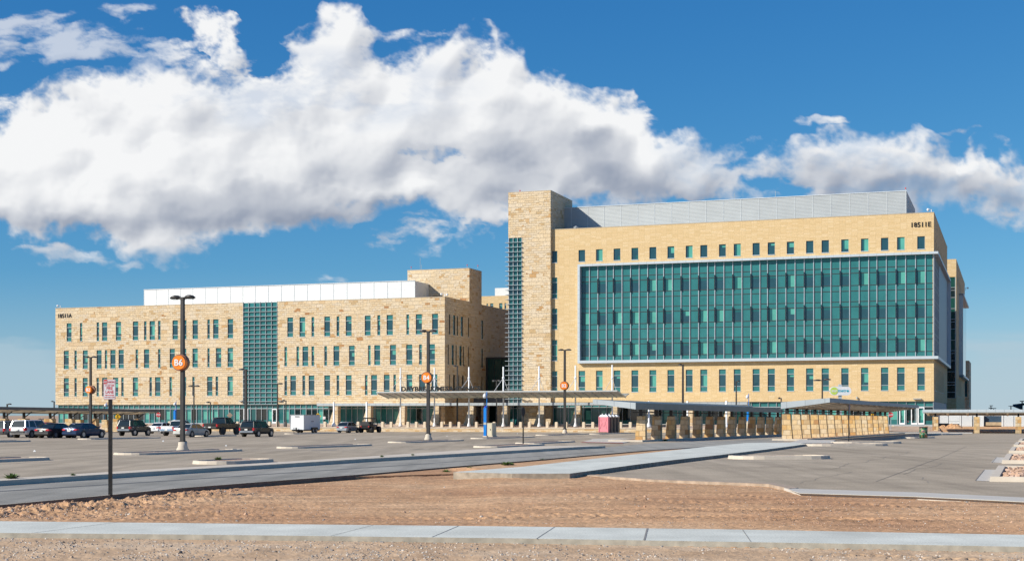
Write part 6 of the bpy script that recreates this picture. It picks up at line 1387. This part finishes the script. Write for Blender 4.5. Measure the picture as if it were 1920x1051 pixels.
for k, (a, b, lab) in enumerate(((1856, 1874, 'left tan storage crate beneath the right canopy'), (1875, 1889, 'right tan storage crate beneath the right canopy'))):
    ly = 211; x0_, x1_ = LX(a, ly), LX(b, ly); q = empty('storage_crate', L2W((x0_ + x1_) / 2, ly, -.5), ROT, lab, 'crate', 'tan storage crates'); g2 = ((x0_ + x1_) / 2, ly, -.5); m = MB(); m.box(x0_, x1_, ly, ly + 1, -.5, .12); obj('panel', m, plain('tan_panel', (.42, .32, .2), .6), q, org=g2); m = MB()
    for x in (x0_, (x0_ + x1_) / 2, x1_): m.box(x - .05, x + .05, ly - .05, ly - .003, -.5, .18)
    obj('frame', m, ALU, q, org=g2)
# shade sail and far poles
o = empty('shade_sail', Vector((.358 * 280, 280, -.5)), 0, 'dark pointed shade sail on poles rising behind the right canopy', 'shade sail'); s1 = 280 / FPX; X_ = lambda px_: (px_ - 960) * s1 - .358 * 280; Z_ = lambda py_: CAMZ + (HOR - py_) * s1 + .5
m = MB(); m.quad((X_(1898), 0, Z_(761)), (X_(1916), -1, Z_(755)), (X_(1916), 5, Z_(757))); m.quad((X_(1916), -1, Z_(755)), (X_(1945), 0, Z_(762)), (X_(1916), 5, Z_(757))); m.quad((X_(1898), 0, Z_(761)), (X_(1912), -1.1, Z_(768)), (X_(1916), -1, Z_(755))); m.quad((X_(1916), -1, Z_(755)), (X_(1920), -1.1, Z_(766)), (X_(1945), 0, Z_(762))); obj('canvas', m, plain('sail_canvas', (.03, .045, .055), .8), o)
m = MB(); m.tube((X_(1916.5), 0, 0), (X_(1916.5), 0, Z_(751)), .12); m.box(X_(1913), X_(1920), -.3, .3, Z_(752.2), Z_(750.8)); m.tube((X_(1895.5), 0, 0), (X_(1895.5), 0, Z_(760)), .10); m.box(X_(1891.5), X_(1899), -.2, .2, Z_(761), Z_(760)); obj('pole', m, DMET, o)
o = empty('far_light_cluster', Vector((.3373 * 300, 300, -.5)), 0, 'small dark cluster of lamp heads above the middle of the right canopy', 'light pole'); s1 = 300 / FPX; X_ = lambda px_: (px_ - 960) * s1 - .3373 * 300; Z_ = lambda py_: CAMZ + (HOR - py_) * s1 + .5
m = MB(); m.tube((X_(1858), 0, 0), (X_(1858), 0, Z_(760)), .09); m.tube((X_(1863), 0, 0), (X_(1863), 0, Z_(765)), .07); obj('pole', m, DMET, o); m = MB(); m.box(X_(1856.5), X_(1861), -.3, .3, Z_(760.6), Z_(759.4)); m.box(X_(1854.5), X_(1860), -.3, .3, Z_(765), Z_(763.6)); m.box(X_(1860), X_(1867), -.3, .3, Z_(765.6), Z_(764.4)); obj('lamp_head', m, DMET, o)
# ================================================================ vehicles (x forward, y left, z up)
def loft(m, st, mm=0, cap=True):
    """st: list of (x, [(y,z)...]) half section from bottom centre-side up; mirrored"""
    n = len(st[0][1]) * 2; i = len(m.v)
    for x, h in st: m.v += [(x, y, z) for y, z in h] + [(x, -y, z) for y, z in reversed(h)]
    for j in range(len(st) - 1):
        for k in range(n): m.f.append((i + j * n + k, i + j * n + (k + 1) % n, i + (j + 1) * n + (k + 1) % n, i + (j + 1) * n + k)); m.m.append(mm)
    if cap: m.f += [tuple(i + k for k in reversed(range(n))), tuple(i + (len(st) - 1) * n + k for k in range(n))]; m.m += [mm, mm]
def paint(name, col, metal=.2, rough=.28):
    if name in MATS: return MATS[name]
    m, t, b = base_mat(name, col, rough, metal, .5); b.inputs['Coat Weight'].default_value = .22; b.inputs['Coat Roughness'].default_value = .08
    tc = nd(t, 'ShaderNodeTexCoord'); n = nd(t, 'ShaderNodeTexNoise'); n.inputs['Scale'].default_value = 2.5; t.links.new(tc.outputs['Object'], n.inputs['Vector']); r = ramp(t, [(.35, tuple(c * .9 for c in col)), (.7, tuple(min(1, c * 1.1) for c in col))]); t.links.new(n.outputs[0], r.inputs[0]); t.links.new(r.outputs[0], b.inputs['Base Color'])
    MATS[name] = m; return m
TRIM = plain('dark_plastic_trim', (.03, .03, .032), .7, var=.1)
def wheels(o, xs, tr, r, wd, hub=RIM, ns=16):
    for x in xs:
        for s in (-1, 1):
            y = s * (tr - wd / 2); m = MB(); m.tube((x, y - s * wd / 2, r), (x, y + s * wd / 2, r), r, n=ns); m2 = MB(); m2.tube((x, y + s * (wd / 2 - .02), r), (x, y + s * (wd / 2 + .012), r), r * .64, r * .60, n=ns)
            t = obj('wheel', m, TYRE, o); rm = obj('rim', m2, hub, t)
            # spokes read as dark gaps
            m3 = rm.data
def car(name, p, label, cat, col, L=4.85, W=1.85, H=1.46, gc=.24, belt=.95, kind='sedan', rw_=.33, yaw=0.0, stripes=False, hub=RIM, bump=None, rack=False, rear_low=None, group='vehicles in the parking lot', plate=True, lights=True, rearx=None, lift=0.0):
    """p = ground point under the middle of the rear bumper"""
    o = empty(name, p, R(90) - TH + yaw, label, cat, group); w = W / 2; B_ = belt; g = gc
    if kind == 'sedan':
        S = [(0, .80, g + .14, .62 * 1.0, B_ - .06), (.06, .92, g + .04, .66, B_), (.35, .97, g, .68, B_ + .05), (.95, 1, g - .02, .70, B_ + .03), (L * .36, 1, g - .04, .68, B_), (L * .66, 1, g - .04, .66, B_ - .04), (L * .76, .99, g - .02, .60, B_ - .09), (L * .90, .95, g, .52, B_ - .18), (L * .97, .84, g + .03, .46, B_ - .28), (L, .66, g + .1, .44, B_ - .36)]
        cab = (.62, L * .73, 1.22, L * .56)
    elif kind == 'suv':
        S = [(0, .86, g + .14, .7, B_ - .02), (.05, .95, g + .05, .74, B_), (.25, 1, g, .78, B_), (L * .3, 1, g, .78, B_), (L * .66, 1, g, .76, B_ - .03), (L * .74, .99, g, .72, B_ - .06), (L * .90, .95, g + .02, .62, B_ - .12), (L * .97, .86, g + .05, .55, B_ - .22), (L, .72, g + .1, .5, B_ - .32)]
        cab = (.05, L * .74, .32, L * .60)
    elif kind == 'hatch':
        S = [(0, .84, g + .12, .62, B_ - .04), (.06, .94, g + .04, .68, B_), (.3, 1, g, .7, B_ + .02), (L * .4, 1, g, .7, B_), (L * .68, 1, g, .66, B_ - .04), (L * .8, .98, g, .6, B_ - .12), (L * .93, .9, g + .02, .5, B_ - .24), (L, .7, g + .1, .44, B_ - .36)]
        cab = (.12, L * .80, .75, L * .56)
    else:
        S = [(0, .93, g + .12, B_ * .72, B_), (.05, 1, g + .05, B_ * .74, B_), (L * .34, 1, g, B_ * .74, B_), (L * .68, 1, g, B_ * .74, B_), (L * .78, .99, g, B_ * .72, B_ - .02), (L * .93, .97, g, B_ * .66, B_ - .08), (L * .98, .92, g + .03, B_ * .6, B_ - .16), (L, .84, g + .08, B_ * .58, B_ - .24)]
        cab = (L * .355, L * .74, L * .385, L * .62)
    m = MB(); m1 = []
    for (x, f, zl, zm, zh) in S:
        q = w * f; m1.append((x, [(q * .88, zl), (q * .97, zl + .10), (q, zl + (zm - zl) * .55), (q * .985, zm), (q * .955, zh - .05), (q * .88, zh)]))
    loft(m, m1)
    wx = (L * .205, L * .80) if kind != 'pickup' else (L * .22, L * .81)
    if kind == 'suv': wx = (L * .21, L * .80)
    body = obj('body', m, col, o, False); body.data.polygons.foreach_set('use_smooth', [True] * len(body.data.polygons))
    try: body.data.set_sharp_from_angle(angle=R(35))
    except Exception: pass
    m = MB(); e = .006
    for x in wx:
        for s in (-1, 1): m.tube((x, s * (w * .80), rw_), (x, s * (w + e), rw_), rw_ * 1.17, n=20)
    obj('wheel_arch', m, TRIM, body)
    # greenhouse
    xa, xb, xc, xd = cab; zb_, zt_ = B_ - .03, H; wb_, wt_ = w * .90, w * .74; gl = MB(); 
    def sec(x, ww, z): return x, ww, z
    A_ = [(xa, wb_, zb_), (xb, wb_, zb_)]; T_ = [(xc, wt_, zt_ - .07), (xd, wt_, zt_ - .07)]
    gl.hexa([(xa, wb_, zb_), (xa, -wb_, zb_), (xb, -wb_, zb_), (xb, wb_, zb_)], [(xc, wt_, zt_ - .06), (xc, -wt_, zt_ - .06), (xd, -wt_, zt_ - .06), (xd, wt_, zt_ - .06)]); obj('window_glass', gl, CGLASS, body)
    rf = MB(); md = (xc + xd) / 2
    loft(rf, [(xc - .06, [(wt_ * .9, zt_ - .10), (wt_ * .97, zt_ - .08), (wt_ * .92, zt_ - .05)]), (xc + .15, [(wt_ * 1.02, zt_ - .08), (wt_ * 1.03, zt_ - .04), (wt_ * .92, zt_ - .005)]), (md, [(wt_ * 1.03, zt_ - .07), (wt_ * 1.03, zt_ - .03), (wt_ * .9, zt_ + .01)]), (xd - .15, [(wt_ * 1.02, zt_ - .08), (wt_ * 1.03, zt_ - .04), (wt_ * .92, zt_ - .005)]), (xd + .05, [(wt_ * .95, zt_ - .11), (wt_ * .97, zt_ - .09), (wt_ * .92, zt_ - .06)])]); obj('roof', rf, col, body, True)
    pl_ = MB(); t = .035; e2 = .012
    def strut(p0, p1, a, b):
        p0, p1 = Vector(p0), Vector(p1)
        for s in (-1, 1):
            pl_ = MB(); q = lambda v_: Vector((v_.x, v_.y * s, v_.z)); o1 = Vector((a, 0, 0)); o2 = Vector((0, s * e2, 0)); pl_.hexa([q(p0) - o1 - o2 * 2, q(p0) + o1 - o2 * 2, q(p0) + o1 + o2, q(p0) - o1 + o2], [q(p1) - o1 * b - o2 * 2, q(p1) + o1 * b - o2 * 2, q(p1) + o1 * b + o2, q(p1) - o1 * b + o2]); obj('pillar', pl_, col, body)
    lerp = lambda t_: ((xa + (xb - xa) * t_, wb_, zb_), (xc + (xd - xc) * t_, wt_, zt_ - .06))
    strut((xb, wb_, zb_), (xd, wt_, zt_ - .06), .05, .8); 
    strut((xa + (.12 if kind != 'sedan' else .10), wb_, zb_), (xc + .06, wt_, zt_ - .06), .12 if kind != 'sedan' else .13, .7)
    strut(*lerp(.50), .05, .8)
    if kind == 'suv': strut(*lerp(.20), .07, 1)
    # rear: lamps, plate, bumper
    if lights:
        lh = .15 if kind in ('sedan', 'hatch') else .30; zl_ = B_ - .24 if kind in ('sedan', 'hatch') else B_ - .38
        if kind == 'pickup': lh, zl_ = B_ * .26, B_ * .66
        for s in (-1, 1):
            m = MB(); y0, y1 = (w * .52, w * .90) if kind in ('sedan', 'hatch') else (w * .80, w * .955); m.hexa([(-.03, s * y0, zl_), (-.01, s * y1, zl_ + .01), (.28, s * w * .995, zl_ + .03), (.2, s * y0, zl_)], [(-.02, s * y0, zl_ + lh), (.01, s * y1, zl_ + lh), (.30, s * w * .985, zl_ + lh - .02), (.2, s * y0, zl_ + lh)]); obj('tail_light', m, REDL, body)
    m = MB(); zz = g + .16; bc = bump or TRIM; m.hexa([(-.09, -w * .86, zz), (.3, -w * 1.0, zz), (.3, w * 1.0, zz), (-.09, w * .86, zz)], [(-.07, -w * .86, zz + .2), (.3, -w * 1.005, zz + .2), (.3, w * 1.005, zz + .2), (-.07, w * .86, zz + .2)]); obj('rear_bumper', m, bc, body)
    if plate: m = MB(); zp = (zz + .25 if kind != 'pickup' else zz + .03); m.box(-.105, -.06, -.17, .17, zp, zp + .15); obj('number_plate', m, PLATE, body)
    m = MB(); 
    for s in (-1, 1): m.hexa([(xb - .25, s * wb_, B_ + .02), (xb - .10, s * wb_, B_ + .02), (xb - .12, s * (w + .16), B_ + .04), (xb - .22, s * (w + .16), B_ + .04)], [(xb - .25, s * wb_, B_ + .08), (xb - .10, s * wb_, B_ + .08), (xb - .12, s * (w + .16), B_ + .18), (xb - .22, s * (w + .16), B_ + .18)])
    obj('wing_mirror', m, col, body)
    m = MB()
    for f_ in ((.5,) if kind != 'pickup' else (.5,)):
        for s in (-1, 1):
            for xx in (xa + (xb - xa) * .46, xa + (xb - xa) * .16): m.box(xx - .09, xx + .09, s * w * .985 - .015, s * w * .985 + .015, B_ - .16, B_ - .13)
    obj('door_handle', m, CHROME if col not in (MATS.get('white_car_paint'),) else col, body)
    m = MB()
    for s in (-1, 1): m.hexa([(L - .12, s * w * .50, B_ - .42), (L - .34, s * w * .93, B_ - .40), (L - .40, s * w * .90, B_ - .40), (L - .2, s * w * .5, B_ - .42)], [(L - .16, s * w * .50, B_ - .30), (L - .38, s * w * .93, B_ - .26), (L - .45, s * w * .90, B_ - .26), (L - .2, s * w * .5, B_ - .30)])
    obj('headlight', m, CHROME, body)
    if rack:
        m = MB()
        for s in (-1, 1): m.tube((xc + .1, s * wt_ * .85, zt_ + .07), (xd - .1, s * wt_ * .85, zt_ + .07), .025, n=5); [m.tube((xx, s * wt_ * .85, zt_ - .02), (xx, s * wt_ * .85, zt_ + .07), .02, n=5) for xx in (xc + .15, md, xd - .15)]
        obj('roof_rack', m, DMET, body)
    if stripes:
        m = MB()
        for s in (-1, 1): m.box(-.035, .02, s * .16 - .09, s * .16 + .09, B_ - .30, B_ - .04); m.box(.12, .64, s * .16 - .09, s * .16 + .09, B_ + .035, B_ + .055)
        obj('racing_stripe', m, WHITE, body)
    if kind == 'pickup':
        m = MB(); m.box(.10, L * .33, -w * .82, w * .82, B_ - .02, B_ + .012); obj('bed_cover', m, TRIM, body)
    wheels(o, wx, w, rw_, .24 if kind != 'pickup' else .30, hub)
    for c_ in o.children:
        if c_.name.startswith('body') and lift: c_.location.z = lift
    return o
def at(px_, py_): return G(px_, py_)
WP = paint('white_car_paint', (.72, .73, .74), 0, .3); BP_ = paint('black_car_paint', (.006, .006, .007), .0, .38); BLU = paint('dark_blue_car_paint', (.018, .035, .09), .4); GRY = paint('grey_car_paint', (.035, .038, .042), .4); SIL = paint('silver_car_paint', (.42, .44, .46), .5, .3); BEI = paint('pearl_beige_car_paint', (.55, .54, .50), .2, .3); LGR = paint('light_grey_car_paint', (.22, .23, .25), .5, .3); REDP = paint('red_car_paint', (.45, .02, .02), .1, .3)
car('parked_suv', at(-6, 819.5), 'silver grey car with a raised roofline cut by the left edge of the photo', 'car', LGR, 4.8, 1.88, 1.68, .28, 1.0, 'suv', .34, rack=True)
car('parked_suv', at(32, 820.5), 'white sport utility car parked second from the left edge', 'car', WP, 4.95, 1.98, 1.78, .34, 1.10, 'suv', .38, bump=TRIM)
car('parked_car', at(78, 820.8), 'black sedan between the white sport utility car and the dark blue sedan', 'car', BP_, 5.0, 1.86, 1.47, .24, .97, 'sedan', .33)
car('parked_car', at(130, 820.8), 'dark blue sedan with two white stripes over its boot', 'car', BLU, 5.05, 1.89, 1.48, .24, 1.0, 'sedan', .36, stripes=True, bump=BLU)
car('parked_car', at(66, 813.5), 'red car mostly hidden behind the black sedan', 'car', REDP, 4.6, 1.8, 1.5, .24, .96, 'sedan', .33)
car('parked_suv', at(231, 816.5), 'dark grey boxy off-roader with a roof rack, left of the white cars', 'car', GRY, 4.5, 1.85, 1.82, .42, 1.14, 'suv', .38, rack=True, bump=LGR)
car('parked_car', at(287, 812.0), 'white sedan partly hidden between the grey off-roader and the white pickup', 'car', WP, 4.85, 1.84, 1.45, .22, .96, 'sedan', .33, bump=WP)
car('parked_pickup', at(312, 816.5), 'white pickup truck behind the silver sedan', 'pickup', WP, 5.4, 1.9, 1.75, .42, 1.12, 'pickup', .37, bump=CHROME)
car('parked_car', at(337, 819.0), 'pale pearl sedan parked left of the big lamp post', 'car', BEI, 4.75, 1.80, 1.42, .20, .93, 'sedan', .32, bump=BEI)
car('parked_pickup', at(393.5, 814.5), 'raised black pickup truck with large off-road tyres', 'pickup', BP_, 5.7, 2.15, 2.12, .66, 1.40, 'pickup', .46, hub=TRIM)
car('parked_suv', at(462, 818.5), 'black crossover with red tail lights parked alone right of the black pickup', 'car', BP_, 4.7, 1.86, 1.70, .30, 1.05, 'suv', .36, rack=True, bump=LGR)
car('parked_hatchback', at(640.5, 810.8), 'small silver hatchback right of the white trailer', 'car', SIL, 4.3, 1.72, 1.52, .20, .96, 'hatch', .31, bump=SIL)
# enclosed trailer
o = empty('cargo_trailer', at(557, 811.2), R(90) - TH, 'white enclosed cargo trailer with twin axles in front of the stone clinic', 'trailer', 'vehicles in the parking lot')
m = MB(); L_, w_ = 4.9, 1.03; TW = plain('trailer_white', (.74, .75, .76), .4, var=.03)
m.hexa([(0, -w_, .52), (L_, -w_, .52), (L_, w_, .52), (0, w_, .52)], [(0.04, -w_ + .01, 2.45), (L_, -w_ + .01, 2.45), (L_, w_ - .01, 2.45), (0.04, w_ - .01, 2.45)]); bd = obj('box_body', m, TW, o); m = MB(); m.box(-.02, L_ + .02, -w_ - .02, w_ + .02, 2.452, 2.52); m.box(-.02, L_ + .02, -w_ - .015, w_ + .015, .44, .52)
for y in (-w_, w_): m.box(-.015, .05, y - .03, y + .03, .52, 2.45)
obj('edge_trim', m, ALU, bd); m = MB(); m.box(.3, L_ - .05, -w_ + .06, w_ - .06, .30, .44); m.box(-.3, -.22, -.1, .1, .2, .75); m.hexa([(-1.2, -.06, .38), (-1.2, .06, .38), (0, w_ * .8, .38), (0, -w_ * .8, .38)], [(-1.2, -.06, .48), (-1.2, .06, .48), (0, w_ * .8, .48), (0, -w_ * .8, .48)]); m.tube((-.9, 0, .0), (-.9, 0, .75), .05); obj('drawbar', m, BLK, o)
wheels(o, (L_ * .52, L_ * .52 + .86), w_ + .18, .34, .2)
for s in (-1, 1):
    m = MB(); m.hexa([(L_ * .52 - .5, s * w_, .5), (L_ * .52 + 1.36, s * w_, .5), (L_ * .52 + 1.36, s * (w_ + .2), .5), (L_ * .52 - .5, s * (w_ + .2), .5)], [(L_ * .52 - .3, s * w_, .78), (L_ * .52 + 1.16, s * w_, .78), (L_ * .52 + 1.16, s * (w_ + .2), .78), (L_ * .52 - .3, s * (w_ + .2), .78)]); obj('mudguard', m, BLK, bd)
m = MB(); m = MB(); m.box(-.01, .0, -.35, .35, 2.2, 2.32); m.box(L_ * .45, L_ * .6, -w_ - .012, -w_ - .002, 1.55, 1.65); obj('marker', m, plain('grey_decal', (.15, .15, .16), .5), bd)
# off-road buggy
o = empty('offroad_buggy', at(684, 810.6), R(90) - TH, 'black open off-road buggy with a roll cage in front of the porch canopy', 'buggy', 'vehicles in the parking lot')
m = MB(); loft(m, [(0, [(.45, .55), (.6, .6), (.62, .9), (.5, .95)]), (.9, [(.5, .35), (.68, .4), (.7, .95), (.6, 1.0)]), (1.2, [(.5, .32), (.7, .36), (.7, .75), (.6, .8)]), (2.1, [(.5, .32), (.68, .36), (.68, .8), (.6, .85)]), (2.5, [(.45, .4), (.6, .45), (.6, .95), (.45, 1.0)]), (3.0, [(.3, .5), (.42, .55), (.4, .72), (.3, .78)])]); bd = obj('body', m, BP_, o)
m = MB(); r_ = .05
for s in (-1, 1):
    y = s * .68; pts = [(.75, y, .9), (.95, y * .9, 1.80), (2.0, y * .9, 1.82), (2.45, y, .95)]
    for a, b in zip(pts, pts[1:]): m.tube(a, b, r_, n=6)
    m.tube((1.45, y * .9, 1.81), (1.3, y, .8), r_, n=6)
for x in (.95, 1.45, 2.0): m.tube((x, -.61, 1.81), (x, .61, 1.81), r_, n=6)
m.box(.90, 2.05, -.64, .64, 1.83, 1.90); obj('roll_cage', m, BLK, o); m = MB()
for s in (-1, 1): m.box(1.2, 1.3, s * .35 - .22, s * .35 + .22, .75, 1.4); m.box(1.2, 1.75, s * .35 - .22, s * .35 + .22, .72, .85)
obj('seat', m, TRIM, o); m = MB(); m.box(.0, .95, -.66, .66, .95, 1.12); m.box(.05, .9, -.5, .5, 1.12, 1.38); obj('cargo_box', m, TRIM, o); m = MB(); m.box(-.02, .02, -.6, -.45, .72, .84); m.box(-.02, .02, .45, .6, .72, .84); obj('tail_light', m, REDL, bd); wheels(o, (.5, 2.65), .90, .40, .34, TRIM, 14); o.scale = (1.12, 1.12, 1.12)
